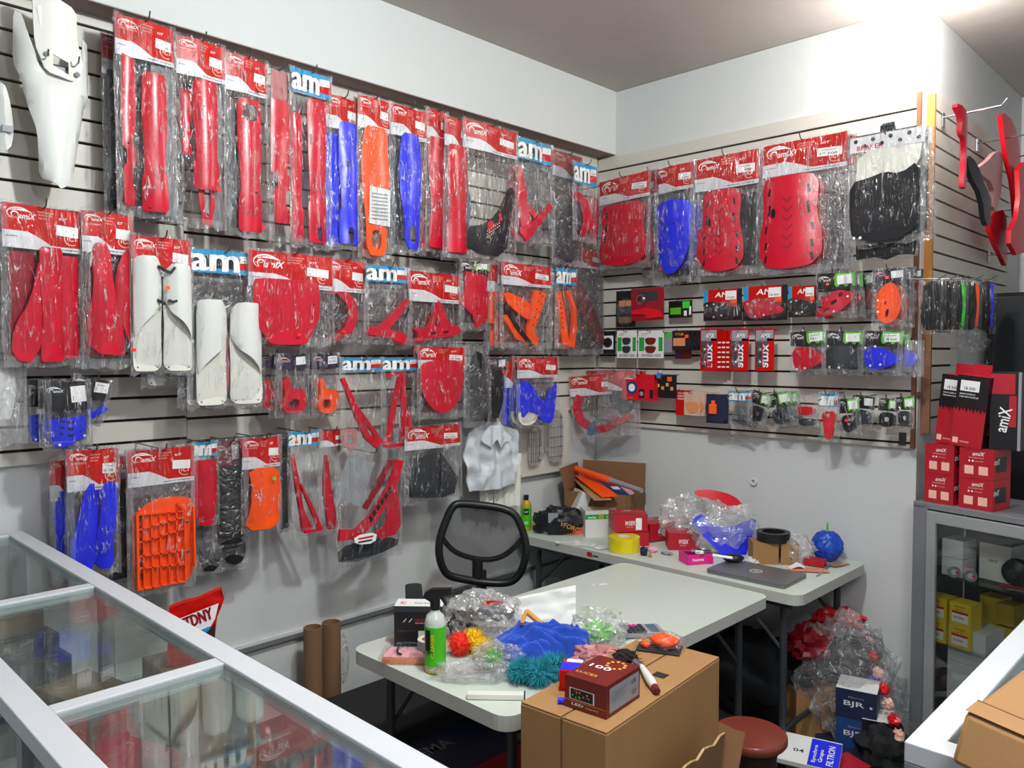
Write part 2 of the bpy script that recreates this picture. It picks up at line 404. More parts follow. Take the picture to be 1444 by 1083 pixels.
# bulbs
def bulb_at(label, x, y):
  t = thing('light_bulb', label, 'light bulb', (x, y, 3.142))
  b = MB(); b.lathe([(.02, 0), (.035, -.005), (.035, -.02), (.02, -.03)], 'white_plastic'); b.build('bulb_socket', t, smooth=40)
  b = MB(); b.lathe([(.018, -.03), (.03, -.045), (.036, -.065), (.034, -.085), (.02, -.1), (0, -.105)], 'bulb_glow'); b.build('glass_bulb', t, smooth=180)
m = bpy.data.materials.new('bulb_glow'); m.use_nodes = True; m.node_tree.nodes['Principled BSDF'].inputs['Emission Color'].default_value = (1, .97, .9, 1)
m.node_tree.nodes['Principled BSDF'].inputs['Emission Strength'].default_value = 18; MATS['bulb_glow'] = m
bulb_at('glowing white bulb at the ceiling above the wall corner', -.99, 3.43)
bulb_at('glowing bulb overhead above the front table, outside the picture', -.95, 1.35)
bpy.data.objects['corner_bulb_light'].location = (-.99, 3.41, 2.98)
# ================================================================ hanging packets
NL, NB, NR = Vector((1, 0, 0)), Vector((0, -1, 0)), Vector((1, 0, 0))
WALLS = {'L': (Vector((LX+.024, 0, 0)), NL), 'B': (Vector((0, BY-.024, 0)), NB), 'R': (Vector((PX+.03, 0, 0)), NR)}
def slot(wall, x0, x1, yt, yb, off, yaw=0, roll=0):
    P, n = WALLS[wall]; xc = (x0+x1)/2
    p = onplane(xc, yt, P+n*off, n)
    nn = (Matrix.Rotation(math.radians(yaw), 3, 'Z') @ n).normalized()
    a = onplane(x0, yt, p, nn); c = onplane(x1, yt, p, nn); W = (Vector((c.x, c.y))-Vector((a.x, a.y))).length
    q = onplane(xc, yb, p, nn); H = p.z-q.z
    zl = nn; yl = Vector((0, 0, 1)); xl = yl.cross(zl)
    M = Matrix((( xl.x, yl.x, zl.x, p.x), (xl.y, yl.y, zl.y, p.y), (xl.z, yl.z, zl.z, p.z), (0, 0, 0, 1)))
    if roll: M = M @ Matrix.Rotation(math.radians(roll), 4, 'Z')
    return M, W, H, p, n
def emblem(b, x, y, w, z, m='white_ink'):
    """ram-like swoosh over slanted lettering"""
    h = w*.42
    def arc(cx_, cy_, rx, ry, a0, a1, t, n=9):
        o = []; i_ = []
        for k in range(n+1):
            a = math.radians(a0+(a1-a0)*k/n); tt = t*math.sin(PI*(k+.6)/(n+1.2))
            o.append((cx_+rx*math.cos(a), cy_+ry*math.sin(a), z)); i_.append((cx_+(rx-tt)*math.cos(a), cy_+(ry-tt)*math.sin(a), z))
        b.add(o+i_, [(k, k+1, n+2+k, n+1+k) for k in range(n)], m)
    arc(x+w*.42, y-h*.55, w*.42, h*.55, 10, 235, w*.05)
    arc(x+w*.50, y-h*.52, w*.42, h*.36, 15, 150, w*.06)
    arc(x+w*.28, y-h*.66, w*.14, h*.30, -40, 250, w*.05)
    b.text('amiX', (x+w*.40, y-h*.98, z), (1, 0, 0), (0, 1, 0), w*.58, h*.50, m, .3)
def ram_badge(b, x, y, r, z, m='logo_pink'):
    for (rx, a0, a1, t) in ((1, 20, 300, .14), (.62, -30, 200, .16), (.35, 60, 330, .16)):
        o = []; i_ = []; n = 12
        for k in range(n+1):
            a = math.radians(a0+(a1-a0)*k/n); o.append((x+r*rx*math.cos(a)*1.15, y+r*rx*math.sin(a), z)); i_.append((x+r*(rx-t)*math.cos(a)*1.15, y+r*(rx-t)*math.sin(a), z))
        b.add(o+i_, [(k, k+1, n+2+k, n+1+k) for k in range(n)], m)
def sticker(b, x, y, w, h, z, m='sticker', rot=0, ink=True):
    c, s_ = math.cos(rot), math.sin(rot); ux = Vector((c, s_, 0)); uy = Vector((-s_, c, 0)); o = Vector((x, y, z))
    b.quad(o, o+ux*w, o+ux*w+uy*h, o+uy*h, m)
    if ink:
        b.text('18 500', o+ux*w*.12+uy*h*.16+Vector((0, 0, .0004)), ux, uy, w*.7, h*.26, 'ink')
        b.quad(o+ux*w*.15+uy*h*.7+Vector((0, 0, .0004)), o+ux*w*.75+uy*h*.7+Vector((0, 0, .0004)), o+ux*w*.75+uy*h*.76+Vector((0, 0, .0004)), o+ux*w*.15+uy*h*.76+Vector((0, 0, .0004)), 'grey')
def header(kind, W, hh, lod=2):
    """card in local coords, x -W/2..W/2, y 0..-hh"""
    b = MB(); z = .0035; e = .0006
    n = 10
    def strip(y0f, y1f, m, zz, x0=-.5, x1=.5):
        vs_ = []; 
        for k in range(n+1):
            u = x0+(x1-x0)*k/n; a, c = y0f(u), y1f(u); vs_ += [(u*W, a, zz), (u*W, (a+c)/2, zz), (u*W, c, zz)]
        b.add(vs_, [(3*k+j+1, 3*k+3+j+1, 3*k+3+j, 3*k+j) for k in range(n) for j in (0, 1)], m)
    if kind == 'R':
        wave = lambda u: -hh*(.62 if u < -.18 else (.62+.26*min(1, (u+.18)/.28)))
        strip(lambda u: -.004, wave, 'card_red', z)
        strip(wave, lambda u: -hh, 'card_white', z)
        if lod > 1:
            emblem(b, -W*.45, -hh*.10, W*.34, z+e, 'white_ink')
            b.text('MOTO PARTS', (-W*.42, -hh*.36, z+e), (1, 0, 0), (0, 1, 0), W*.28, hh*.04, 'logo_pink')
            for i, t in enumerate(('PLASTIC GUARDS AND', 'PROTECTORS FOR', 'OFF ROAD')): b.text(t, (-W*.07, -hh*(.17+.07*i), z+e), (1, 0, 0), (0, 1, 0), W*(.2-.03*i), hh*.035, 'logo_pink')
            b.text('KIT', (W*.2, -hh*.27, z+e), (1, 0, 0), (0, 1, 0), W*.1, hh*.06, 'white_ink', .3)
            if W/hh > 1.1: ram_badge(b, W*.36, -hh*.68, hh*.15, z+e)
            b.text('SIGUENOS', (-W*.46, -hh*.76, z+e), (1, 0, 0), (0, 1, 0), W*.13, hh*.03, 'ink')
            b.text('facebook  instagram', (W*.02, -hh*.965, z+e), (1, 0, 0), (0, 1, 0), W*.42, hh*.05, 'ink')
        elif lod: emblem(b, -W*.45, -hh*.10, W*.36, z+e, 'logo_pink')
        sticker(b, W*.16, -hh*.62, W*.28, hh*.24, z+2*e, rot=-.05, ink=lod > 0)
    elif kind == 'AM':
        strip(lambda u: -.002, lambda u: -hh*.25, 'cyan', z); strip(lambda u: -hh*.25, lambda u: -hh*.8, 'card_black', z, -.5, .12)
        strip(lambda u: -hh*.25, lambda u: -hh*.8, 'card_red', z, .12, .5); strip(lambda u: -hh*.8, lambda u: -hh, 'cyan', z)
        for i, (dx, m, s_) in enumerate(((0, 'white_ink', 1), )):
            for q in (-.0008, 0, .0008):
                b.text('am', (-W*.46+q*4, -hh*.93+q, z+e), (1, 0, 0), (0, 1, 0), W*.66, hh*.72, 'white_ink')
        sticker(b, W*.22, -hh*.5, W*.24, hh*.3, z+2*e, rot=.04, ink=lod > 0)
    elif kind in ('G', 'P', 'K', 'D'):
        base = {'G': 'card_black', 'P': 'card_purple', 'K': 'card_black', 'D': 'dark_red'}[kind]
        strip(lambda u: -.002, lambda u: -hh, base, z)
        if kind == 'G': strip(lambda u: -.004, lambda u: -hh*(.8+.1*math.sin(u*30)), 'leaf_green', z+e, -.02, .5)
        emblem(b, -W*.45, -hh*.2, W*.34, z+e, 'white_ink' if kind != 'P' else 'logo_pink')
        sticker(b, W*.06, -hh*.75, W*.36, hh*.55, z+3*e, rot=.06, ink=lod > 0)
    elif kind == 'W':
        strip(lambda u: -.002, lambda u: -hh, 'card_white', z)
        for i in range(8): b.lathe([(W*.03, 0), (0, .0004)], 'card_black', (-W*.42+W*.12*i, -hh*(.3+.35*(i % 2)), z+e), 8)
        b.text('BRAKER', (-W*.4, -hh*.9, z+2*e), (1, 0, 0), (0, 1, 0), W*.35, hh*.3, 'card_red')
    return b
DOTS = {'o': 'neon_orange', 'r': 'neon_red', 'g': 'neon_green'}
short_used = {}
def packet(wall, x0, x1, yt, yb, off, label, pieces, hd='R', hp=None, colour='red', yaw=0, roll=0, bag='bag_film', lod=2, dot=None, hook=True, name='parts_packet', group=None, T=.028, cat='packet', inset=0):
    """pieces: (name, colour, [outline in packet units 0..1], holes, thickness, z, arch, marks)"""
    M, W, H, p, n = slot(wall, x0, x1, yt, yb, off, yaw, roll)
    seed = random.random()*50
    t = thing(name, label, cat, M=M, group=group or ('bagged parts on the left wall' if wall == 'L' else 'bagged parts on the back wall'))
    hh = 0
    def wz(x, y):
        k = min(1, max(0, -y/H))
        return .010*math.sin(x/W*5+seed)*k+.006*noise.noise(Vector((x*9, y*7, seed)))
    wf = lambda v: (v.x, v.y, v.z+wz(v.x, v.y))
    if hd:
        hh = H*(hp if hp else min(.5, .13/H)); hb = header(hd, W*.955, hh, lod)
        hb.warp(lambda v: (v.x, v.y-.004, v.z+wz(v.x, v.y)+.003*math.cos(v.x/W*7+seed)+.010*math.exp(-(v.x/W*6)**2)*(1+v.y/max(hh, .01)*.5))); hb.build('header_card', t)
    for pc in pieces:
        nm, col, out, holes, th, z, arch, marks = (list(pc)+[None]*8)[:8]
        col = col or colour; holes = holes or []; th = th or .004; z = z or 0; arch = arch or 0
        cv = lambda pl: [((u-.5)*W, -v*H) for u, v in pl]
        o = cv(out); xs = [q[0] for q in o]; xm = (min(xs)+max(xs))/2; hw = max(.004, (max(xs)-min(xs))/2)
        rs = max(.008, min(W, H)/11)
        zf = lambda x, y: z+th/2+arch*(1-min(1, abs(x-xm)/hw)**2)*1.0
        b = MB(); b.sheet(o, [cv(h) for h in holes], zf, th, col, rs)
        for mk in (marks or []):
            if mk[0] == 'dot':
                x, y = cv([(mk[1], mk[2])])[0]; b.lathe([(mk[3], .0006), (mk[3]*.9, .0016), (0, .002)], mk[4], (x, y, zf(x, y)), 10)
            else:
                pl = cv(mk[1]); b.add([(x, y, zf(x, y)+.0012) for x, y in pl], [tuple(range(len(pl)-1, -1, -1))] if _ccw(pl) < 0 else [tuple(range(len(pl)))], mk[2])
        b.warp(wf); b.build(nm, t, smooth=42)
    if bag:
        b = MB(); nx, ny = max(6, int(W/.018)), max(8, int(H/.03))
        b0 = []
        for sd in (1, -1):
            vs_ = []
            for j in range(ny+1):
                v = j/ny
                for i in range(nx+1):
                    u = i/nx*2-1
                    e_ = (1-abs(u)**4)*min(1, v*5+.12)*min(1, (1-v)*6)
                    x = u*W/2*(1+.02*noise.noise(Vector((v*6, sd*.0, seed+9)))); y = -v*H
                    if j == ny: y += .008*noise.noise(Vector((u*4, seed, 0)))*2
                    z = sd*(T if sd > 0 else T*.5)*e_+.009*noise.noise(Vector((x*16, y*5, seed+sd*5)))*min(1, v*5)*(1-abs(u)**6)+wz(x, y)
                    if sd > 0: z = max(z, wz(x, y)+((.0088+.010*math.exp(-(x/W*6)**2)*(1-.5*v*H/max(hh, .01))) if v*H < hh+.01 else 0))
                    vs_.append((x, y, z))
            fs = [(j*(nx+1)+i, (j+1)*(nx+1)+i, (j+1)*(nx+1)+i+1, j*(nx+1)+i+1) for j in range(ny) for i in range(nx)]
            if sd < 0: fs = [tuple(reversed(f)) for f in fs]
            b.add(vs_, fs, bag)
            if sd > 0:
                sm_ = b.mi('bag_seam')
                for q in range(len(fs)):
                    j, i = divmod(q, nx)
                    if i in (0, nx-1) or j >= ny-1: b.m[len(b.f)-len(fs)+q] = sm_
        b.build('plastic_bag', t, smooth=180)
    if dot:
        for (u, v, k) in dot:
            b = MB(); x, y = (u-.5)*W, -v*H; b.box((x, y, T+.008+wz(x, y)), (.014, .011, .0008), DOTS[k]); b.build('round_price_dot' if k == 'r' else 'price_dot', t)
    if hook:
        h = MB(); L_ = off+.02
        h.tube([(0, -.006, -L_), (0, -.009, -.02), (0, -.012, .025), (0, -.006, .04), (0, .012, .048)], .0024, 'hook_metal', 6)
        h.box((0, -.006, -L_+.003), (.022, .03, .004), 'hook_metal')
        Mh = Matrix.Translation(p) @ M.to_3x3().to_4x4() if not (roll or yaw) else Matrix.Translation(p) @ (ML if wall in 'LR' else MBK).to_3x3().to_4x4()
        o = h.build('wall_hook', M=Mh); tag(o, 'hook for '+label, 'hook', 'wall hooks')
    return t
def _ccw(p): return sum(p[i][0]*p[(i+1) % len(p)][1]-p[(i+1) % len(p)][0]*p[i][1] for i in range(len(p)))
def box_(u0, v0, u1, v1, pts): return [(u0+(u1-u0)*x, v0+(v1-v0)*y) for x, y in pts]
def band(pts, w, asp=1.0):
    """thin strip along a polyline, in packet units; asp = W/H"""
    l, r = [], []
    for i, (x, y) in enumerate(pts):
        a = pts[max(0, i-1)]; c = pts[min(len(pts)-1, i+1)]; dx, dy = (c[0]-a[0])*asp, c[1]-a[1]; d = math.hypot(dx, dy) or 1
        ww = w[i] if isinstance(w, (list, tuple)) else w
        nx, ny = -dy/d*ww/2, dx/d*ww/2*asp; l.append((x+nx, y+ny)); r.append((x-nx, y-ny))
    return l+r[::-1]
# ---- shapes, all in a 0..1 box, y down
FORK = soft([(.02, 0), (.98, 0), (1, .35), (.90, .62), (.90, .70), (1, .76), (1, .98), (.9, 1), (.08, 1), (0, .98), (.0, .76), (.08, .70), (.08, .6), (0, .3)], .1)
FORKNOTCH = [(.1, 0), (.9, .02), (1, .3), (.95, .5), (.75, .52), (.78, .6), (1, .62), (.95, .72), (.7, .74), (.7, .85), (.9, .9), (.85, 1), (.15, 1), (.1, .75), (.3, .72), (.3, .62), (.02, .6), (.02, .3)]
LOOP = soft([(.1, 0), (.9, 0), (1, .25), (.96, .55), (.84, .75), (.84, .93), (.7, 1), (.3, 1), (.16, .93), (.16, .75), (.04, .55), (0, .25)])
LOOPH = chaikin([(.34, .82), (.5, .79), (.66, .82), (.64, .95), (.36, .95)])
PLATE = soft([(.05, 0), (.95, 0), (1, .12), (1, .55), (.92, .72), (.76, .98), (.66, 1), (.3, 1), (.22, .97), (.05, .7), (0, .55), (0, .12)])
ROUNDP = chaikin([(.02, 0), (.98, 0), (1, .3), (.95, .65), (.75, .92), (.5, 1), (.25, .92), (.05, .65), (0, .3)], 2)
SKID = soft([(.12, 0), (.85, 0), (.95, .1), (.92, .4), (1, .65), (1, .85), (.85, .97), (.5, 1), (.15, .97), (0, .85), (0, .65), (.08, .4), (.05, .1)])
def sk_marks(u0, v0, u1, v1):
    mk = []
    for k in range(6):
        y = .22+.1*k; mk.append(('p', box_(u0, v0, u1, v1, [(.42, y), (.5, y+.05), (.58, y), (.58, y+.025), (.5, y+.075), (.42, y+.025)]), 'dark_red'))
    for s_ in (-1, 1):
        for (a, c) in ((.12, .2), (.3, .42), (.52, .6), (.7, .78), (.84, .92)):
            x = .5+s_*(.3 if c < .6 else .36); mk.append(('p', box_(u0, v0, u1, v1, [(x-.02, a), (x+.02, a), (x+.02+s_*.02, c), (x-.02+s_*.02, c)]), 'black'))
    mk.append(('p', box_(u0, v0, u1, v1, chaikin([(.22, .34), (.3, .34), (.3, .44), (.22, .44)])), 'black'))
    return mk
def pc(name, shape, u0, v0, u1, v1, col=None, holes=None, th=.004, z=0, arch=0, marks=None):
    return (name, col, box_(u0, v0, u1, v1, shape), [box_(u0, v0, u1, v1, h) for h in (holes or [])], th, z, arch, marks)
def bd(name, pts, w, asp, col=None, th=.014, z=0, marks=None, arch=0): return (name, col, band(pts, w, asp), None, th, z, arch, marks)
SLOTH = chaikin([(.2, .04), (.8, .04), (.8, .16), (.2, .17)])
def blk(u0, v0, u1, v1, col='black'): return [('p', box_(u0, v0, u1, v1, [(0, 0), (1, 0), (1, 1), (0, 1)]), col)]

# ================================================================ left wall, top row
P = packet
P('L', 141, 190, 50, 303, .06, 'bag of black fork guards half hidden at the top row left end', [pc('fork_guard', FORK, .1, .2, .85, .97, 'charcoal', arch=.01)], bag='bag_film_dark', dot=None)
P('L', 160, 247, 27, 306, .16, 'bag with wide pair of red fork guards, top row leftmost front',
  [pc('fork_guard', FORK, .42, .27, .82, .97, arch=.014, z=.008, marks=[('dot', .52, .95, .004, 'black')]), pc('fork_guard', FORKNOTCH, .1, .2, .34, .95, arch=.006, z=.0, marks=[('dot', .2, .64, .004, 'black')]), pc('liner_sheet', FORK, .6, .2, .98, .98, 'grey', th=.002, z=-.01)], name='fork_guard_packet')
P('L', 247, 318, 55, 322, .16, 'bag of red fork guards with notched side, second along the top row',
  [pc('fork_guard', FORK, .3, .22, .80, .80, arch=.014, z=.008, marks=[('dot', .5, .36, .004, 'black')]), pc('fork_guard', FORKNOTCH, .08, .28, .32, .62, z=-.006, arch=.008), pc('fork_guard', LOOP, .40, .76, .74, .98, holes=[chaikin([(.3, .1), (.7, .1), (.66, .8), (.36, .8)])], z=-.002), pc('liner_sheet', FORK, .7, .2, .96, .98, 'grey', th=.002, z=-.012)], dot=[(.72, .79, 'r')], name='fork_guard_packet')
P('L', 316, 378, 79, 335, .15, 'bag of red fork guards with open slot on top, third along top row',
  [pc('fork_guard', FORK, .25, .24, .80, .97, holes=[SLOTH], arch=.012, z=.006, marks=[('dot', .62, .75, .004, 'black')]), pc('liner_sheet', FORK, .05, .3, .3, .97, 'charcoal', th=.002, z=-.01)], dot=[(.75, .94, 'r'), (.72, .175, 'r')], name='fork_guard_packet')
P('L', 374, 412, 95, 345, .15, 'crinkled bag of notched red fork guards without printed card, beside blue strip card',
  [pc('fork_guard', FORKNOTCH, .08, .18, .92, .88, arch=.01, z=.006), pc('top_flap', PLATE, .2, .02, .85, .22, 'tinted_red', th=.001)], hd=None, dot=None, name='fork_guard_packet')
P('L', 407, 468, 100, 350, .17, 'bag of red fork guards under blue and white strip card, top row',
  [pc('fork_guard', FORK, .38, .16, .84, .97, holes=[chaikin([(.4, .88), (.7, .88), (.7, .99), (.4, .99)])], arch=.012, z=.006, marks=blk(.42, .36, .46, .42)), pc('fork_guard', FORK, .05, .25, .3, .97, z=-.008)], hd='AM', hp=.13, name='fork_guard_packet')
P('L', 459, 505, 135, 353, .15, 'bag of blue fork guards, left of the orange one in top row',
  [pc('fork_guard', FORK, .35, .17, .95, .96, 'blue', holes=[chaikin([(.35, .86), (.65, .86), (.65, .99), (.35, .99)])], arch=.012, z=.006, marks=blk(.55, .42, .62, .46)), pc('fork_guard', FORK, .02, .25, .42, .97, 'blue', z=-.008)], name='fork_guard_packet')
P('L', 503, 550, 136, 364, .17, 'bag with orange swingarm guard and white printed sheet in top row',
  [pc('swingarm_guard', LOOP, .12, .19, .92, .985, 'orange', holes=[LOOPH], arch=.012, z=.004), ('instruction_sheet', 'paper', box_(.3, .56, .88, .80, [(0, 0), (1, .04), (.96, 1), (0, .95)]), None, .001, .02, 0, [('p', box_(.36, .60+.022*k, .8, .606+.022*k, [(0, 0), (1, 0), (1, 1), (0, 1)]), 'card_grey') for k in range(8)])], name='swingarm_guard_packet')
P('L', 549, 603, 150, 358, .15, 'bag with blue swingarm guard, right of the orange one in top row',
  [pc('swingarm_guard', LOOP, .22, .19, .82, .97, 'blue', holes=[LOOPH], arch=.012, z=.004), pc('liner_sheet', FORK, .02, .3, .3, .97, 'charcoal', z=-.01, th=.002)], name='swingarm_guard_packet')
P('L', 598, 632, 154, 356, .13, 'narrow bag of red guards just right of the blue swingarm guard',
  [pc('fork_guard', FORK, .12, .2, .95, .97, arch=.012, z=.004)], name='fork_guard_packet', lod=1)
P('L', 625, 662, 166, 365, .16, 'narrow bag of glossy red guards left of the black plate packet',
  [pc('fork_guard', FORK, .1, .2, .92, .96, arch=.014, z=.004, marks=[('p', box_(.1, .2, .9, .97, [(.15, .05), (.35, .05), (.25, .45)]), 'logo_pink')])], name='fork_guard_packet', lod=1)
SHR = chaikin([(.02, .8), (.3, .82), (.55, .68), (.75, .45), (.8, .3), (.98, .36), (.9, .55), (.78, .8), (.72, 1), (.06, 1)])
P('L', 652, 731, 175, 366, .17, 'wide clear bag with curved black guard and red dots graphic, top row',
  [('shroud_guard', 'black', chaikin([(.08, .78), (.3, .76), (.52, .68), (.74, .5), (.86, .42), (.95, .48), (.84, .68), (.72, .98), (.08, .97)]), None, .004, .006, .01, [('p', [(.38, .74), (.62, .65), (.64, .70), (.38, .80)], 'redb')]+[('dot', .38+.035*(k % 7), .80+.022*(k//7)-.012*(k % 7), .0035, 'logo_pink') for k in range(18)]),
   ('shroud_guard', 'slate', chaikin([(.02, .4), (.1, .42), (.2, .6), (.12, .9), (.02, .9)]), None, .003, -.008)], name='shroud_packet')
P('L', 727, 780, 198, 344, .16, 'clear bag with V shaped red chain guide under blue strip card',
  [bd('chain_guide', [(.08, .28), (.15, .55), (.25, .9)], [.1, .25, .2], .5), bd('chain_guide', [(.14, .95), (.5, .8), (.93, .6)], [.25, .16, .12], .5, z=.008), bd('chain_guide', [(.2, .62), (.5, .74)], .12, .5)], hd='AM', hp=.2, name='chain_guide_packet')
P('L', 777, 822, 215, 375, .14, 'bag with dark grey curved guard in top row near the corner',
  [('side_guard', 'charcoal', chaikin([(.35, .5), (.95, .38), (.98, .6), (.75, .97), (.3, .95), (.2, .85)]), None, .004, 0, .01)], bag='bag_film_dark', name='side_guard_packet', lod=1)
P('L', 806, 842, 230, 342, .17, 'small bag of red clamp guard under blue strip card by the corner',
  [bd('clamp_guard', [(.1, .42), (.5, .5), (.7, .75), (.35, .92)], [.3, .35, .35, .2], .33, th=.02), pc('fastener_bag', ROUNDP, .1, .5, .45, .9, 'charcoal')], hd='AM', hp=.26, name='clamp_packet')
P('L', 828, 846, 262, 348, .10, 'red curved guard in small bag tucked right beside the corner', [pc('clamp_guard', ROUNDP, .05, .2, .8, .9, th=.02)], hd=None, name='clamp_packet')

# ---- second row
P('L', 0, 118, 289, 517, .20, 'very wide bag of three red fork guards at the left edge',
  [pc('fork_guard', FORK, .42, .26, .72, .97, arch=.012, z=.012), ('fork_guard', None, chaikin([(.44, .3), (.66, .3), (.52, .65), (.36, .98), (.08, .95), (.12, .75), (.3, .6)]), None, .004, .002, .01), pc('fork_guard', FORK, .7, .3, .95, .95, arch=.01, z=-.004), pc('fork_guard', FORK, .1, .3, .42, .8, 'dark_red', z=-.012)], yaw=12, name='fork_guard_packet')
P('L', 113, 188, 297, 520, .19, 'bag with two bulky red fork guards beside the white ones',
  [('fork_guard', None, chaikin([(.15, .22), (.5, .2), (.55, .5), (.75, .7), (.82, .92), (.1, .9), (.05, .7), (.2, .5)]), None, .004, .004, .016), ('fork_guard', None, chaikin([(.95, .2), (.7, .3), (.6, .5), (.75, .75), (.98, .88), (1, .5)]), None, .004, -.003, .014)], dot=[(.9, .88, 'r')], name='fork_guard_packet')
WFK = [(.12, .1), (.3, 0), (.7, 0), (.95, .1), (1, .45), (.9, .52), (.45, .62), (.42, 1), (.05, .98), (0, .5)]
def wf(u0, u1, v0, v1, z=0, flip=False):
    a = soft([(.02, .04), (.2, 0), (.75, .0), (.97, .08), (1, .4), (.97, .6), (1, .95), (.8, 1), (.1, 1), (0, .95)], .12)
    sh = soft([(.0, .04), (.2, 0), (.75, 0), (.98, .08), (1, .34), (.8, .46), (.45, .54), (.2, .62), (.02, .72)], .16)
    if flip: a = [(1-x, y) for x, y in a]; sh = [(1-x, y) for x, y in sh]
    mk = [('dot', u0+(u1-u0)*q, v1-(v1-v0)*.035, .003, 'grey') for q in (.16, .84)]
    return [('fork_guard', 'cream_plastic', box_(u0, v0, u1, v1, a), None, .003, z, .004, mk), ('upper_shell', 'white_plastic', box_(u0, v0, u1, v1, sh), None, .003, z+.004, .03)]
P('L', 196, 274, 420, 547, .13, 'bag of white fork guards hanging behind the front white pair', wf(.12, .5, .1, .97)+wf(.55, .95, .1, .97, flip=True), hd=None, name='fork_guard_packet')
P('L', 183, 272, 332, 527, .20, 'bag of white fork guards with black rubber clips under red card',
  wf(.03, .48, .16, .98, .004)+wf(.50, .95, .2, .98, .004, True)+[bd('rubber_clip', [(a, c), (a+.06, c+.01), (a+.12, c+.03*s_)], .035, .45, 'black', z=.03) for a, c, s_ in ((.38, .23, 1), (.52, .26, -1), (.36, .47, 1), (.54, .47, 0))], dot=[(.52, .38, 'o')], name='fork_guard_packet')
P('L', 262, 368, 352, 575, .19, 'long clear bag of tall white fork guards under blue strip card',
  wf(.12, .52, .32, .98, .004)+wf(.56, .98, .33, .98, .004, True)+[bd('red_strip', [(.5, .4), (.58, .9)], .07, .45, 'tinted_red', th=.004, z=-.01), pc('rubber_clip', ROUNDP, .0, .33, .08, .345, 'black', z=.01), pc('rubber_clip', ROUNDP, .0, .53, .08, .545, 'black', z=.01)], hd='AM', hp=.145, name='fork_guard_packet')
P('L', 340, 366, 368, 500, .1, 'orange guard in dark bag behind the tall white fork guards', [pc('fork_guard', FORK, .1, .3, .9, .95, 'orange')], hook=False, name='fork_guard_packet', lod=0)
P('L', 350, 473, 355, 488, .21, 'large bag with red front number plate under orange red card',
  [pc('number_plate', PLATE, .06, .3, .80, .985, arch=.012, z=.006, marks=[('dot', .72, .55, .005, 'dark_red')])], dot=[(.52, .88, 'r')], name='number_plate_packet')
P('L', 455, 516, 364, 482, .16, 'bag with red horseshoe disc guard beside the number plate',
  [bd('disc_guard', [(.0, .42), (.35, .38), (.62, .52), (.68, .68), (.55, .85), (.25, .97)], [.15, .2, .22, .22, .2, .12], .5, th=.012, marks=[('dot', x, y, .0035, 'dark_red') for x, y in ((.2, .4), (.5, .46), (.64, .6), (.62, .76), (.42, .9))])], hd='R', dot=[(.35, .88, 'r')], name='disc_guard_packet')
P('L', 514, 577, 374, 486, .19, 'clear bag with red chain slider under blue strip card, second row',
  [bd('chain_slider', [(.98, .42), (.7, .6), (.35, .82), (.1, .88)], [.1, .16, .2, .2], .55, th=.016, marks=[('p', [(.9, .55), (.97, .5), (.98, .56), (.86, .68)], 'black')]), bd('chain_slider', [(.08, .82), (.5, .86), (.85, .94)], [.2, .2, .25], .55, z=.01)], hd='AM', hp=.2, name='chain_slider_packet')
P('L', 575, 651, 383, 488, .17, 'bag with triangular red chain guide left of the green topped bag',
  [('chain_guide', None, chaikin([(.5, .38), (.62, .45), (.7, .68), (.9, .72), (.98, .82), (.7, .88), (.4, .9), (.1, .98), (.2, .85), (.05, .75), (.35, .78), (.45, .6)]), [[(.5, .6), (.56, .72), (.46, .74)]], .018, 0, .01, [('p', [(.4, .82), (.7, .79), (.7, .82), (.4, .85)], 'black')])], yaw=6, name='chain_guide_packet')
P('L', 646, 690, 368, 466, .16, 'small green topped bag with square red guard, second row',
  [('clamp_guard', None, [(.2, .16), (.85, .2), (.98, .55), (.95, .85), (.5, .96), (.4, .8), (.02, .62), (.15, .45)], None, .012, 0, .01, [('dot', .5, .55+.07*k, .004, 'black') for k in range(4)])], hd='G', hp=.14, name='clamp_packet', lod=0)
P('L', 687, 714, 372, 493, .13, 'red topped bag with orange guard seen edge on, second row', [pc('chain_guide', FORKNOTCH, .1, .3, .85, .95, 'orange', th=.012)], name='chain_guide_packet', lod=0)
P('L', 705, 779, 371, 492, .18, 'bag with tangled orange and black chain guide under bright red card',
  [('chain_guide', 'orange', chaikin([(.02, .34), (.4, .42), (.6, .5), (.6, .65), (.45, .66), (.12, .5)]), None, .014, .006, .008), bd('chain_guide', [(.78, .32), (.7, .5), (.6, .75), (.62, .95)], [.22, .2, .16, .2], .6, 'orange', th=.012, marks=[('dot', .76-.03*(k//3)+.05*(k % 3), .34+.035*k*.9, .004, 'black') for k in range(13)]), bd('chain_guide', [(.08, .5), (.3, .74), (.62, .96)], .07, .6, 'black', z=.002), bd('chain_guide', [(.1, .62), (.35, .85), (.75, .92)], [.08, .14, .2], .6, 'orange', z=-.006)], hp=.26, name='chain_guide_packet')
P('L', 769, 788, 380, 500, .13, 'thin blue topped bag seen edge on beside the orange bars', [bd('chain_slider', [(.5, .3), (.7, .6), (.6, .95)], .3, .16, 'black')], hd='AM', hp=.13, name='chain_slider_packet', lod=0)
P('L', 783, 813, 378, 492, .17, 'bag with curved orange chain sliders under blue strip card near corner',
  [bd('chain_slider', [(.5, .28), (.85, .5), (.85, .75), (.7, .98)], [.2, .22, .22, .35], .25, 'orange', th=.016, z=.006), bd('chain_slider', [(.15, .3), (.3, .6), (.45, .95)], [.2, .2, .3], .25, 'orange', th=.012, marks=[('dot', .16+.02*k, .32+.06*k, .004, 'black') for k in range(8)])], hd='AM', hp=.2, name='chain_slider_packet', lod=0)
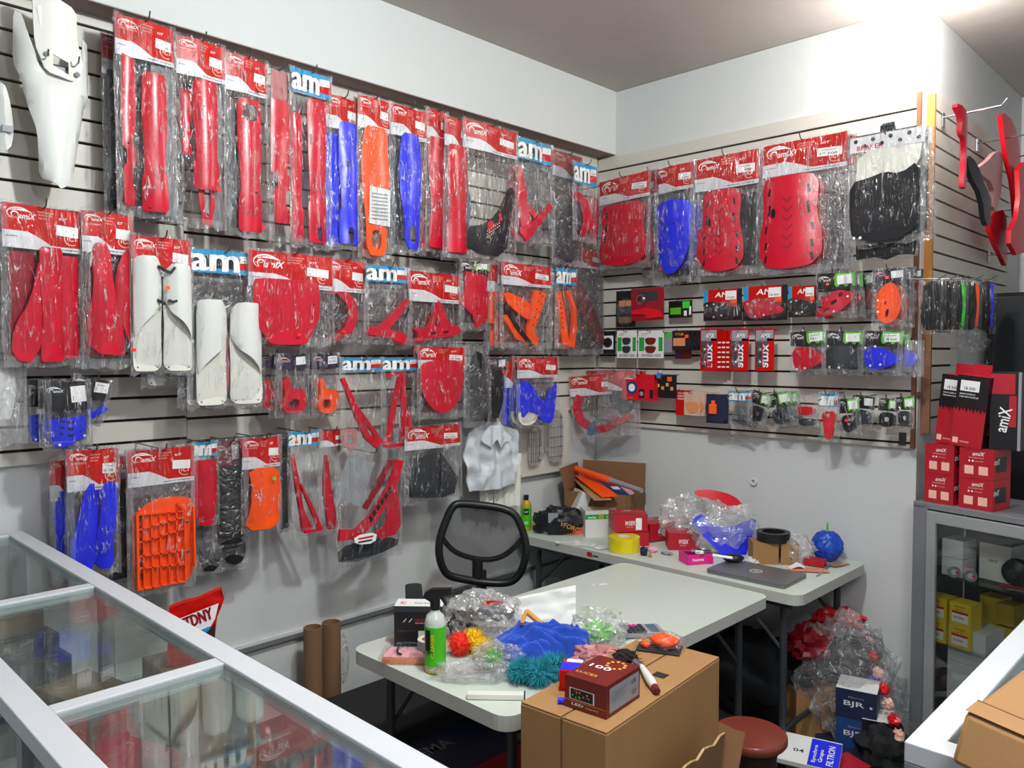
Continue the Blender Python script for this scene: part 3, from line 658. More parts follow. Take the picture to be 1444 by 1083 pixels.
P('L', 800, 852, 350, 500, .11, 'big smoky bag with dark red chain guide in the corner',
  [bd('chain_guide', [(.1, .35), (.45, .5), (.7, .7), (.92, .9)], [.4, .45, .3, .2], .35, 'dark_red', th=.016)], hp=.18, bag='bag_film_dark', dot=[(.3, .75, 'o')], name='chain_guide_packet', lod=0)

# ---- third row
P('L', -30, 38, 503, 628, .16, 'milky bag with white plastic part at the left edge, below red guards', [pc('white_side_panel', PLATE, .1, .05, .75, .7, 'white_plastic', arch=.02)], hd=None, bag='bag_film_grey', name='side_panel_packet')
def chev(u0, v0, u1, v1): return [('p', box_(u0, v0, u1, v1, [(.2, y), (.5, y+.1), (.8, y-.04), (.8, y+.05), (.5, y+.2), (.2, y+.09)]), 'navy') for y in (.12, .36, .6)]
for k, (a, c, l) in enumerate(((33, 75, 'blue glide plate bag at the back of three, left end'), (52, 92, 'blue glide plate bag in the middle of three, left end'), (60, 128, 'blue chevron glide plate bag in front, under black card, left end'))):
    P('L', a, c, 533+k, 625+k*4, .08+.05*k, l, [('glide_plate', 'blue', box_(.12, .52, .9, .97, [(.02, .1), (.97, 0), (.9, .7), (.3, 1), (.1, .95), (0, .6)]), None, .006, .004, .01, chev(.15, .52, .9, .9)+[('dot', .3, .93, .004, 'white_ink'), ('dot', .82, .82, .004, 'white_ink')])], hd='K', hp=.42, name='glide_plate_packet', lod=1 if k == 2 else 0, hook=k == 2)
P('L', 103, 162, 531, 596, .15, 'tilted black card bag with thin bent blue guard, left part', [bd('bent_guard', [(.35, .3), (.5, .6), (.7, .85), (.95, .6)], [.1, .14, .14, .16], .8, 'blue')], hd='K', hp=.4, roll=-14, name='bent_guard_packet', lod=1)
CL = chaikin([(.1, .1), (.35, .0), (.4, .35), (.95, .35), (1, .7), (.8, .98), (.3, 1), (.02, .75), (.2, .5)])
CLH = chaikin([(.3, .62), (.7, .6), (.68, .85), (.35, .87)])
P('L', 365, 399, 498, 583, .13, 'small bag of red clamp, left of two, under black card', [pc('clamp_guard', CL, .1, .42, .95, .95, holes=[CLH], th=.02)], hd='P', hp=.22, name='clamp_packet', lod=0)
P('L', 388, 436, 498, 590, .18, 'small bag of red ring clamp, right of two, under purple card', [pc('clamp_guard', CL, .1, .35, .85, .93, holes=[CLH], th=.024)], hd='P', hp=.22, name='clamp_packet', lod=1)
P('L', 428, 445, 500, 588, .12, 'narrow bag of black clamp between red and orange ones', [pc('clamp_guard', CL, .1, .3, .95, .95, 'black', th=.02)], hd='K', hp=.2, name='clamp_packet', lod=0)
P('L', 437, 479, 497, 588, .17, 'small bag of orange clamp under purple card', [pc('clamp_guard', CL, .15, .38, .95, .95, 'orange', holes=[CLH], th=.024)], hd='P', hp=.22, name='clamp_packet', lod=1)
P('L', 478, 540, 503, 636, .19, 'clear bag with two crossing red chain guides, left of two blue strip cards',
  [bd('chain_guide', [(.05, .22), (.35, .58), (.62, .85), (.9, .96)], [.08, .14, .14, .16], .47, z=.006), bd('chain_guide', [(.95, .94), (.8, .8), (.4, .55)], [.14, .08, .08], .47), pc('clamp_guard', ROUNDP, .02, .75, .4, .98, 'tinted_red', holes=[chaikin([(.3, .3), (.7, .3), (.7, .7), (.3, .7)])])], hd='AM', hp=.14, name='chain_guide_packet')
P('L', 536, 592, 503, 632, .18, 'clear bag with tall looped red chain guide, right of two blue strip cards',
  [bd('chain_guide', [(.12, .2), (.55, .18), (.6, .6), (.62, .97), (.15, .96), (.35, .5), (.5, .22)], [.1, .12, .12, .2, .2, .12, .1], .45), bd('chain_guide', [(.7, .6), (.75, .8), (.95, .92)], [.06, .12, .2], .45)], hd='AM', hp=.14, dot=None, name='chain_guide_packet')
P('L', 587, 657, 487, 590, .20, 'bag with rounded red number plate under orange card, third row',
  [pc('number_plate', ROUNDP, .05, .2, .95, .93, arch=.02, z=.004)], hp=.3, name='number_plate_packet')
P('L', 655, 690, 482, 603, .18, 'clear bag with shiny black handguards, no printed card',
  [('handguard', 'black', chaikin([(.3, .1), (.6, .15), (.8, .5), (.95, .85), (.7, .97), (.45, .7), (.1, .6), (.05, .4)]), None, .012, .004, .014)], hd=None, name='handguard_packet', bag='bag_film_dark')
P('L', 684, 714, 503, 600, .16, 'narrow bag with black guard and small red dot, third row', [pc('side_guard', PLATE, .1, .2, .85, .95, 'black')], hd='P', hp=.18, dot=[(.6, .22, 'r')], name='side_guard_packet', lod=0)
P('L', 706, 735, 508, 622, .13, 'narrow bag with deep blue shroud behind the red carded one', [pc('shroud', FORK, .1, .2, .9, .8, 'blue')], hook=False, name='shroud_packet', lod=0)
P('L', 728, 788, 502, 600, .18, 'bag with V shaped blue shroud under red card near grilles',
  [('shroud', 'blue', chaikin([(.05, .33), (.3, .38), (.6, .7), (.78, .5), (.95, .36), (.9, .7), (.8, .97), (.68, .98), (.3, .75), (.1, .9), (.02, .7)]), None, .006, .004, .012), pc('foam_pad', ROUNDP, .02, .78, .5, .99, 'cream_plastic', z=.008)], hp=.3, name='shroud_packet')
# ---- fourth row
P('L', 68, 108, 645, 812, .10, 'bag of blue fork guards, hidden half behind the wider blue one', [pc('fork_guard', FORK, .15, .28, .95, .97, 'blue', arch=.01)], hook=False, name='fork_guard_packet', lod=1)
P('L', 148, 178, 640, 822, .09, 'dark bag with charcoal fork guard left of the orange plate', [pc('fork_guard', FORK, .05, .22, .95, .97, 'charcoal', arch=.01), pc('fork_guard', FORK, .6, .3, .98, .97, 'dark_red', z=-.01)], bag='bag_film_dark', hook=False, name='fork_guard_packet', lod=0)
P('L', 92, 168, 630, 812, .19, 'bag with long pair of blue fork guards, lowest row',
  [('fork_guard', 'blue', chaikin([(.35, .28), (.62, .28), (.58, .6), (.5, .97), (.1, .97), (.02, .8), (.2, .55)]), None, .004, .002, .012), ('fork_guard', 'blue', chaikin([(.6, .28), (.95, .28), (.9, .55), (.8, .75), (.82, .95), (.52, .95), (.5, .75), (.62, .5)]), None, .004, .008, .014)], name='fork_guard_packet')
RIB = chaikin([(.04, .14), (.3, .02), (.55, 0), (.95, .04), (1, .14), (1, .86), (.92, .97), (.7, 1), (.08, .98), (0, .94), (0, .2)])
t = P('L', 178, 276, 629, 835, .21, 'bag with big ribbed orange engine guard in the lowest row',
  [pc('engine_guard', RIB, .09, .35, .97, .975, 'orange', arch=0, th=.012, z=-.006)], hp=.25, name='engine_guard_packet')
M_, W_, H_, *_r = slot('L', 178, 276, 629, 835, .21)
b = MB()
def rb(u0, v0, u1, v1, wd=.005, hgt=.012):
    a = Vector(((u0-.5)*W_, -v0*H_, .012)); c = Vector(((u1-.5)*W_, -v1*H_, .012)); d = c-a
    b.box((a+c)/2, (d.length, wd, hgt), 'orange', rz=math.atan2(d.y, d.x))
for u in (.2, .32, .44, .56, .68): rb(u, .45, u, .95)
for v0, v1 in ((.545, .50), (.63, .58), (.72, .735), (.80, .83), (.44, .46), (.945, .95)): rb(.12, v0, .80, v1)
rb(.12, .44, .12, .95, .008, .016); rb(.80, .46, .80, .95, .006, .014); rb(.94, .44, .94, .86, .006, .014); rb(.80, .46, .70, .40, .006, .012)
for v in (.53, .74): b.lathe([(.006, .012), (.006, .022), (.003, .023)], 'chrome', ((.83-.5)*W_, -v*H_, 0), 10)
for v in (.47, .54, .62, .69, .78, .86): b.box(((.16-.5)*W_, -v*H_, .009), (.009, .018, .003), 'charcoal')
b.build('guard_ribs', t)
P('L', 268, 308, 621, 744, .16, 'bag with maroon red number plate behind blue strip card, lowest row', [pc('number_plate', PLATE, .05, .22, .9, .97, arch=.012)], hd='AM', hp=.17, name='number_plate_packet', lod=1)
def ridg(u0, v0, u1, v1, n=9): return [('p', box_(u0, v0, u1, v1, [(.2, (k+.2)/n), (.8, (k+.05)/n), (.8, (k+.35)/n), (.2, (k+.5)/n)]), 'grey') for k in range(n)]
P('L', 270, 352, 660, 806, .11, 'grey clear bag of ribbed black handguards beside orange plate',
  [('handguard', 'black', chaikin([(.3, .05), (.6, .1), (.75, .5), (.95, .85), (.75, .97), (.5, .9), (.3, .5)]), None, .012, .004, .012, ridg(.45, .2, .85, .85)), ('handguard', 'black', chaikin([(.1, .2), (.3, .2), (.5, .8), (.42, .98), (.08, .95)]), None, .012, 0, .01, ridg(.15, .5, .4, .8, 4))], hd=None, bag='bag_film_grey', hook=False, name='handguard_packet')
P('L', 298, 346, 618, 770, .14, 'dark bag with black plates under maroon card, lowest row', [pc('side_guard', FORK, .15, .25, .9, .97, 'black', arch=.012)], hd='D', hp=.25, bag='bag_film_dark', name='side_guard_packet', lod=1)
P('L', 340, 397, 614, 748, .19, 'bag with curved orange plate and green price dot, lowest row',
  [('curved_plate', 'orange', chaikin([(.14, .33), (.9, .33), (.97, .6), (.93, .85), (.75, .97), (.05, .98), (.2, .75), (.22, .5)]), None, .004, .004, .02)], hp=.33, dot=[(.68, .45, 'g')], name='curved_plate_packet')
P('L', 389, 411, 612, 750, .12, 'narrow bag of black chain slider beside the orange plate', [pc('chain_slider', FORK, .15, .05, .9, .97, 'black')], hd=None, bag='bag_film_dark', name='chain_slider_packet', lod=0)
P('L', 404, 452, 606, 756, .19, 'clear bag with long red chain slider under blue strip card, lowest row',
  [bd('chain_slider', [(.15, .22), (.28, .5), (.42, .75), (.6, .95)], [.08, .14, .12, .3], .33, th=.014), bd('chain_slider', [(.35, .5), (.7, .75), (.92, .96), (.5, .96)], [.05, .1, .14, .1], .33, z=.008)], hd='AM', hp=.14, dot=[(.15, .1, 'o')], name='chain_slider_packet')
P('L', 449, 483, 604, 752, .16, 'bag with single upright red chain slider under red and white card', [bd('chain_slider', [(.3, .25), (.35, .6), (.5, .95)], [.1, .3, .35], .25, th=.014)], hd='R', hp=.16, name='chain_slider_packet', lod=0)
P('L', 474, 570, 634, 792, .20, 'big clear bag with red frame guard, white sheet and grey pad',
  [bd('frame_guard', [(.92, .12), (.8, .35), (.55, .58), (.25, .72), (.02, .7)], [.12, .14, .13, .16, .16], .6, th=.014, z=.01, marks=[('p', [(.42+.06*k, .60-.045*k), (.46+.06*k, .57-.045*k), (.49+.06*k, .61-.045*k), (.45+.06*k, .645-.045*k)], 'black') for k in range(6)]),
   ('frame_guard', None, chaikin([(.85, .3), (.95, .5), (.98, .8), (.6, .82), (.55, .74), (.75, .7), (.72, .5)]), None, .01, .0), bd('frame_guard', [(.82, .12), (.62, .35), (.42, .52)], .07, .6, 'dark_red', z=-.008),
   ('instruction_sheet', 'tinted_paper', [(.2, .05), (.6, .12), (.35, .5), (.0, .35)], None, .001, -.012),
   ('grey_pad', 'charcoal', chaikin([(.02, .82), (.5, .8), (.95, .84), (.9, .93), (.05, .98)]), None, .012, -.004), ('printed_label', 'sticker', chaikin([(.18, .72), (.52, .72), (.48, .82), (.2, .8)]), None, .001, .03, 0, [('p', [(.24, .745), (.46, .745), (.45, .76), (.24, .76)], 'card_red'), ('p', [(.24, .775), (.44, .775), (.43, .79), (.24, .79)], 'ink')])], hd=None, bag='bag_film', name='frame_guard_packet')
P('L', 570, 652, 598, 706, .19, 'bag with black triangular side plates under folded red card',
  [('side_plate', 'charcoal', [(.3, .42), (.55, .38), (.6, .97), (.15, .92), (.08, .78)], None, .006, .002, .012), ('side_plate', 'charcoal', [(.6, .38), (.9, .74), (.82, .93), (.62, .97)], None, .006, .008, .004)], hp=.3, name='side_plate_packet')

# ================================================================ unbagged things on the left wall
def prof_plate(nm, t, M, pts, holes, th, zf, m, res=.02, marks=None, smooth=42):
    b = MB(); b.sheet(pts, holes, zf, th, m, res)
    return b.build(nm, t, smooth=smooth)
M, W, H, p, n = slot('L', 18, 124, 28, 262, .09)
t = thing('rear_fender', 'long white plastic rear fender hanging on two hooks, upper left', 'motorcycle fender', M=M)
cv = lambda pl: [((u-.5)*W, -v*H) for u, v in pl]
def fz(x, y):
    v = -y/H; hw = W*(.5 if v < .5 else .5-.24*(v-.5)/.5)*(.86 if v > .45 else 1); k = max(0, 1-(abs(x)/hw)**7) if abs(x) < hw else 0
    return .045*k*(1 if v > .2 else max(.35, v/.2))+(.012*max(0, 1-abs(x)/hw) if v > .4 else 0)
b = MB(); b.sheet(cv(soft([(.02, 0), (.12, .02), (.2, .2), (.3, .34), (.75, .37), (.86, .26), (.9, .07), (1, .1), (.99, .35), (.92, .52), (.86, .62), (.7, .98), (.52, 1.03), (.45, 1.0), (.28, .97), (.24, .7), (.14, .55), (.12, .5), (0, .3)])), [], fz, .004, 'white_plastic', .018); b.build('fender_blade', t, smooth=35)
b = MB(); b.sheet(cv(soft([(.2, -.1), (.3, -.12), (.78, -.06), (.78, .12), (.86, .26), (.80, .34), (.7, .375), (.35, .35), (.22, .2)])), [cv([(.44, .24), (.65, .27), (.65, .34), (.44, .31)])], lambda x, y: .056+.006*math.cos(x*40), .005, 'cream_plastic', .02)
b.sheet(cv(chaikin([(.24, -.06), (.72, -.02), (.7, .12), (.5, .2), (.3, .12)])), [], lambda x, y: .052+.004, .003, 'white_plastic', .02); b.build('mounting_plate', t, smooth=35)
b = MB(); b.box(((.545-.5)*W, -.315*H, .03), (.2*W, .05*H, .02), 'card_grey'); b.build('latch', t, bevel=.003)
b = MB()
for u, v in ((.36, .25), (.76, .33)): b.lathe([(.008, 0), (.008, .004), (.004, .005)], 'grey', ((u-.5)*W, -v*H, .058), 12)
b.build('grommets', t, smooth=40)
for (a, c) in ((66, 66), (107, 80)):
    q = onx(a-6 if a < 90 else a-4, c+20 if a < 90 else c+16, LX+.15)
    h = MB(); h.tube([(0, 0, -.12), (0, 0, .02), (0, .004, .05), (0, .02, .06)], .0028, 'chrome', 6); o = h.build('wall_hook', M=Matrix.Translation(q) @ ML.to_3x3().to_4x4())
    tag(o, 'metal hook through the white rear fender, %s of the two' % ('left' if a < 90 else 'right'), 'hook')
M, W, H, p, n = slot('L', -14, 17, 118, 215, .08)
t = thing('plastic_side_panel', 'white plastic part cut off by the left edge, beside the fender', 'plastic part', M=M)
b = MB(); b.sheet([((u-.5)*W, -v*H) for u, v in chaikin([(0, 0), (.5, .02), (.7, .15), (.95, .5), (.98, .7), (.75, .98), (0, 1)])], [], lambda x, y: .02*(1-(x/W*2)**2)+.01, .004, 'white_plastic', .02); b.build('panel', t, smooth=40)
b = MB(); b.box((W*.1, -H*.68, .034), (.03, .02, .006), 'card_grey'); b.build('latch', t, bevel=.002)
# white folded shirt-like bag and strips
M, W, H, p, n = slot('L', 655, 731, 588, 690, .13)
t = thing('white_plastic_bag', 'folded white plastic bag hanging like a shirt below black handguards', 'plastic bag', M=M)
mat('bag_white', 'c9cdd2', .4, var=.05, bump=.5, bscale=22)
b = MB(); b.sheet([((u-.5)*W, -v*H) for u, v in [(.38, 0), (.55, .02), (.6, .1), (.92, .2), (.98, .6), (.96, .95), (.5, 1), (.06, .97), (.0, .5), (.04, .18), (.34, .1)]], [], lambda x, y: .015+.012*math.sin(x*60+y*20)+.02*noise.noise(Vector((x*20, y*16, 3))), .006, 'bag_white', .012); b.build('bag_body', t, smooth=25)
b = MB(); b.sheet([((u-.5)*W, -v*H) for u, v in [(.35, .1), (.6, .12), (.75, .3), (.55, .42), (.5, .3), (.4, .42), (.2, .28)]], [], lambda x, y: .04+.008*math.sin(x*90), .002, 'bag_white', .012); b.build('folded_flap', t, smooth=25)
for k, (x0, x1, y1) in enumerate(((672, 694, 712), (692, 712, 716), (708, 735, 716))):
    M, W, H, p, n = slot('L', x0, x1, 640, y1, .08+.01*k)
    b = MB(); b.sheet([((u-.5)*W, -v*H) for u, v in [(.1, 0), (.9, 0), (1, .6), (.95, 1), (.6, .96), (.15, 1)]], [], lambda x, y: .01*math.sin(x*150)+.004, .003, 'cream_plastic', .012)
    tag(b.build('plastic_strip', M=M, smooth=60), 'pale plastic strip hanging under the white bag, %s of three' % ('left', 'middle', 'right')[k], 'plastic strip')
def grille(x0, x1, y0, y1, label, flip):
    M, W, H, p, n = slot('L', x0, x1, y0, y1, .035)
    t = thing('radiator_grille', label, 'grille', M=M)
    b = MB(); out = chaikin([(.25, 0), (.5, -.04), (.8, .02), (1, .1), (1, .82), (.85, .98), (.15, 1), (0, .9), (.02, .1)]) 
    if flip: out = [(1-a, c) for a, c in out]
    inn = [(.5+(a-.5)*.76, .5+(c-.5)*.90) for a, c in out]; cvv = lambda q: [((a-.5)*W, -c*H) for a, c in q]
    b.sheet(cvv(out), [cvv(inn)], lambda x, y: .008, .006, 'alu', .02); b.build('rim', t, smooth=40)
    b = MB()
    for k in range(5):
        x = (-.28+.14*k)*W; b.tube([(x, -.06*H, .008), (x, -.94*H, .008)], .0018, 'chrome', 6)
    for k in range(5): y = -(.12+.19*k)*H; b.tube([(-.42*W, y, .011), (.42*W, y, .011)], .0022, 'chrome', 6)
    b.build('bars', t, smooth=60)
    b = MB(); b.ring(.011, .005, .003, 'alu', ((-.6 if flip else .6)*W, -.72*H, .004)); b.build('mounting_eye', t, smooth=40)
grille(744, 763, 602, 656, 'dark metal radiator grille, left of the two on the board', False)
grille(772, 793, 580, 652, 'bright metal radiator grille, right of the two on the board', True)
b = MB(); q = onx(834, 620, LX+.01); b.tube([(LX+.012, BY-.02, 1.27), (LX+.012, BY-.02, .98)], .003, 'card_grey', 6); tag(b.build('cable', smooth=60), 'grey cable running down the wall corner into the box', 'cable')

# ================================================================ back wall, top row
P('B', 843, 918, 247, 378, .17, 'bag with perforated red skid plate, leftmost on the back wall',
  [pc('skid_plate', SKID, .03, .3, .93, .97, arch=.02, marks=[('dot', .3+.15*(k % 3), .38+.08*k, .004, 'black') for k in range(7)]+sk_marks(.03, .3, .93, .97)[6:9])], dot=[(.6, .93, 'r')], yaw=-8, name='skid_plate_packet')
P('B', 905, 935, 240, 390, .10, 'red carded smoky bag between first red and the blue skid plates', [pc('skid_plate', SKID, .1, .3, .9, .8, 'charcoal')], bag='bag_film_dark', name='skid_plate_packet', lod=0)
P('B', 920, 979, 232, 400, .17, 'bag with blue skid plate under red card on the back wall',
  [pc('skid_plate', ROUNDP, .06, .3, .97, .93, 'blue', arch=.025, marks=[('dot', .35, .52, .006, 'navy'), ('dot', .6, .5, .006, 'navy'), ('dot', .7, .8, .004, 'navy')]), pc('foam_pad', ROUNDP, .3, .88, .9, .99, 'black', z=-.01)], dot=[(.3, .87, 'r')], yaw=-8, name='skid_plate_packet')
P('B', 978, 1072, 216, 386, .18, 'bag with slotted red skid plate and chevrons, middle of back wall',
  [pc('skid_plate', SKID, .12, .3, .76, .98, arch=.022, z=.004, marks=sk_marks(.12, .3, .76, .98)), pc('skid_plate', SKID, .05, .6, .3, .9, z=-.008), pc('liner_sheet', SKID, .65, .35, .98, .95, 'charcoal', z=-.014)], hp=.28, name='skid_plate_packet')
P('B', 1072, 1196, 194, 384, .20, 'largest bag with slotted red skid plate, right of the middle',
  [pc('skid_plate', SKID, .0, .27, .72, .97, arch=.026, z=.004, marks=sk_marks(.0, .27, .72, .97))], hp=.25, name='skid_plate_packet')
b = MB(); M, W, H, p, n = slot('B', 1186, 1206, 200, 225, .12)
b.box((0, -H/2, 0), (W, H, .002), 'yellow'); b.box((0, -H*.9, .0015), (W, H*.2, .001), 'card_red'); tag(b.build('yellow_card', M=M), 'small yellow card peeking out between the red and polka dot headers', 'card')
P('B', 1170, 1200, 215, 388, .10, 'black part in clear bag tucked behind the largest red skid plate', [pc('rubber_part', ROUNDP, .1, .3, .9, .97, 'black')], hd=None, bag='bag_film_dark', hook=False, name='rubber_part_packet')
P('B', 1196, 1306, 185, 344, .20, 'bag with black knee brace and white polka dot card, upper right',
  [('knee_brace', 'fabric_black', chaikin([(.05, .42), (.3, .40), (.5, .36), (.7, .4), (.92, .3), (.9, .6), (.88, .97), (.1, .97), (.04, .7)]), None, .016, .008, .006, [('dot', .12, .93, .006, 'white_ink'), ('dot', .2, .93, .006, 'white_ink')]), ('white_lining', 'cream_plastic', chaikin([(.12, .12), (.95, .07), (.9, .35), (.55, .5), (.1, .5)]), None, .008, -.006, .006)], hd='W', hp=.14, bag='bag_film', name='knee_brace_packet')
P('B', 1205, 1295, 330, 366, .14, 'black folded pads hanging just below the knee brace bag', [('pad', 'fabric_black', [(.02, 0), (.98, 0), (.96, .9), (.7, .85), (.5, 1), (.3, .86), (.03, .92)], None, .02, 0, .01)], hd=None, hook=False, name='pad_packet')
b = MB(); M, W, H, p, n = slot('B', 1236, 1270, 172, 196, .16)
for k in range(5): b.tube([(-W*.3+W*.15*k, -H*.6, 0), (-W*.25+W*.12*k, -H*.2, .01), (W*(.1*k-.2), -H*.05, .0), (W*(.1*k-.1), -H*.5, .012)], .005, 'charcoal', 6)
tag(b.build('black_straps', M=M, smooth=60), 'small knot of dark straps on top of the knee brace bag', 'strap')

# ---- blister cards
def card(x0, x1, yt, yb, off, label, base, fn=None, hook=True, name='blister_card', yaw=0, roll=0, blis=None, cat='blister card', group=None):
    M, W, H, p, n = slot('B', x0, x1, yt, yb, off, yaw, roll)
    t = thing(name, label, cat, M=M, group=group)
    b = MB(); b.box((0, -H/2, 0), (W, H, .0015), base)
    if fn: fn(b, W, H)
    b.build('backing_card', t)
    if blis:
        u0, v0, u1, v1, d = blis
        c = MB(); c.sheet([((u-.5)*W, -v*H) for u, v in box_(u0, v0, u1, v1, chaikin([(0, 0), (1, 0), (1, 1), (0, 1)]))], [], lambda x, y: d*min(1, 14*min(abs(x-(u0-.5)*W), abs(x-(u1-.5)*W), abs(y+v0*H), abs(y+v1*H))/max(W, H)), .0005, 'bag_film', max(.006, W/8)); c.build('clear_blister', t, smooth=50)
    if hook:
        h = MB(); h.tube([(0, -.004, -off), (0, -.006, .0), (0, -.004, .03), (0, .006, .04)], .002, 'hook_metal', 6)
        tag(h.build('wall_hook', M=Matrix.Translation(p) @ MBK.to_3x3().to_4x4()), 'hook for '+label, 'hook', 'wall hooks')
    return t, W, H
def cshape(t, nm, W, H, out, m, z=.006, th=.008, holes=(), dots=()):
    b = MB(); cvv = lambda q: [((a-.5)*W, -c*H) for a, c in q]; b.sheet(cvv(out), [cvv(h) for h in holes], lambda x, y: z+th/2, th, m, max(.008, W/7))
    for (u, v) in dots: b.lathe([(.0045, 0), (.0045, .0015), (.002, .002)], 'white_ink', ((u-.5)*W, -v*H, z+th/2), 10)
    return b.build(nm, t, smooth=40)
def txt(b, s, W, H, u, v, w, h, m='white_ink', z=.0014, shear=.2): b.text(s, ((u-.5)*W, -(v)*H, z), (1, 0, 0), (0, 1, 0), w*W, h*H, m, shear)
t, W, H = card(869, 896, 410, 461, .10, 'dark tall card with brown pads, first of back wall second row', 'card_black', lambda b, W, H: [b.box(((u-.5)*W, -v*H, .0015), (W*.7, H*.16, .001), m) for u, v, m in ((.5, .35, 'orange_paper'), (.5, .55, 'charcoal'), (.5, .8, 'kraft'))], blis=(.05, .2, .95, .95, .02))
t, W, H = card(890, 936, 406, 452, .14, 'red card with silver coiled cable, back wall second row', 'dark_red', lambda b, W, H: b.box((0, -.25*H, .001), (W*.6, H*.3, .001), 'charcoal'))
b = MB()
for k in range(4): b.ring(.028-.003*k, .026-.003*k, .003, 'chrome', ((-.18)*W, -.35*H, .004+.003*k))
b.build('coiled_cable', t, smooth=60)
cshape(t, 'red_bracket', W, H, [(.05, .68), (.5, .6), (.9, .7), (.98, .9), (.5, .95), (.45, .82), (.05, .8)], 'redb')
t, W, H = card(943, 976, 424, 448, .06, 'small green and black packet alone on the back wall', 'card_black', lambda b, W, H: [b.box(((u-.5)*W, -v*H, .0015), (W*a, H*c, .0012), m) for u, v, a, c, m in ((.75, .25, .3, .4, 'neon_green'), (.3, .6, .45, .4, 'leaf_green'), (.72, .75, .12, .3, 'sticker'), (.92, .6, .08, .5, 'sticker'))])
def amfn(b, W, H):
    b.box((-.44*W, -.25*H, .001), (W*.12, H*.5, .001), 'cyan'); b.box((.0*W, -.28*H, .0012), (W*.76, H*.56, .001), 'card_red'); txt(b, 'AM', W, H, .3, .25, .34, .16, z=.0024)
    b.box((.22*W, -.2*H, .002), (W*.28, H*.28, .001), 'sticker'); txt(b, '18 500', W, H, .61, .3, .2, .06, 'ink', .003); b.box((.3*W, -.4*H, .0026), (W*.14, H*.14, .001), 'neon_orange')
AMG = chaikin([(.0, .45), (.15, .38), (.4, .42), (.62, .48), (.85, .6), (.95, .7), (.9, .8), (.6, .85), (.35, .95), (.12, .88), (.05, .6)])
for (x0, x1, y0, y1, l, m) in ((992, 1046, 408, 452, 'red AM card with black chain guard, left of three AM cards', 'black'), (1048, 1110, 403, 452, 'red AM card with red chain guard, middle of three AM cards', 'red'), (1112, 1154, 403, 447, 'red AM card with black guard, right of three AM cards', 'black')):
    t, W, H = card(x0, x1, y0, y1, .12, l, 'card_black', amfn, blis=(.02, .35, .98, .98, .03)); cshape(t, 'chain_guard', W, H, AMG, m, dots=((.12, .5), (.3, .47), (.3, .88), (.5, .84)))
for k in range(3): P('B', 1198+12*k, 1246+12*k, 385+2*k, 444-k, .06+.0*k-.02*k, 'green topped bag of dark chain guide, %s in the stack behind the red one' % ('first', 'second', 'last')[k], [pc('chain_guide', ROUNDP, .1, .4, .9, .9, 'dark_red')], hd='G', hp=.3, bag='bag_film_dark', hook=False, lod=0, name='chain_guide_packet', T=.006)
P('B', 1151, 1208, 383, 447, .16, 'bag with red three-slot chain guide under black green card',
  [('chain_guide', None, chaikin([(.12, .52), (.3, .55), (.5, .45), (.65, .4), (.95, .5), (.9, .65), (.6, .9), (.3, .98), (.0, .97), (.02, .88), (.22, .78)]), [chaikin([(.58, .5), (.68, .45), (.7, .52), (.6, .58)]), chaikin([(.4, .68), (.55, .6), (.58, .66), (.45, .75)]), chaikin([(.22, .88), (.36, .78), (.42, .82), (.28, .93)])], .016, 0, .006, [('dot', .8, .56, .005, 'white_ink'), ('dot', .5, .88, .005, 'white_ink')])], hd='G', hp=.36, dot=[(.38, .28, 'o')], name='chain_guide_packet')
for k in range(4): P('B', 1246+9*k, 1276+9*k, 376+k, 446-2*k, .04+.03*(3-k)*.5, 'slim purple topped packet, %s of four behind the orange guard' % ('first', 'second', 'third', 'last')[k], [pc('chain_guard', FORK, .3, .3, .8, .9, ('charcoal', 'black', 'charcoal', 'redb')[k])], hd='P', hp=.24, hook=False, lod=0, yaw=-25, name='chain_guard_packet', T=.006)
P('B', 1231, 1280, 378, 460, .18, 'bag with orange teardrop chain guard under purple card',
  [('chain_guard', 'orange', chaikin([(.35, .3), (.55, .24), (.72, .32), (.85, .6), (.75, .85), (.5, .97), (.25, .9), (.1, .7), (.12, .5)]), [chaikin([(.38, .6), (.45, .55), (.42, .66)]), chaikin([(.42, .74), (.52, .68), (.5, .84), (.42, .84)])], .01, 0, .012, [('dot', .2, .55, .005, 'white_ink'), ('dot', .22, .75, .005, 'white_ink')])], hd='P', hp=.22, dot=[(.5, .17, 'o')], name='chain_guard_packet')
# ---- third row
def c1(b, W, H): b.box((0, -.5*H, .001), (W*.7, H*.6, .0012), 'sticker'); b.lathe([(W*.28, 0), (W*.26, .01), (0, .012)], 'black', (0, -.5*H, .002), 16)
card(848, 868, 467, 499, .08, 'dark green card with round black part by the corner, third row', 'card_black', c1)
def pads(b, W, H):
    b.box((0, -.55*H, .001), (W*.96, H*.5, .0006), 'paper'); b.box((-.36*W, -.5*H, .0014), (W*.2, H*.5, .0006), 'green_paint'); b.box((.38*W, -.5*H, .0014), (W*.16, H*.5, .0006), 'green_paint')
    txt(b, 'XC', W, H, .12, .2, .2, .1, 'gold'); txt(b, 'SINTERED PADS', W, H, .12, .95, .76, .09, 'ink')
for (x0, x1, l) in ((870, 898, 'white green card with dark brake pads, left of two'), (900, 936, 'white green card with brown brake pads, right of two')):
    t, W, H = card(x0, x1, 466, 505, .10, l, 'paper', pads)
    for v in (.38, .68): cshape(t, 'brake_pad', W, H, chaikin([(.28, v-.12), (.72, v-.12), (.68, v+.06), (.6, v+.13), (.4, v+.13), (.32, v+.06)]), 'maroon' if x0 > 880 else 'charcoal', z=.004, th=.006)
t, W, H = card(931, 950, 468, 497, .07, 'small grey card with green price dot, third row', 'card_grey', lambda b, W, H: b.box((.1*W, -.15*H, .0015), (W*.4, H*.2, .001), 'neon_green'))
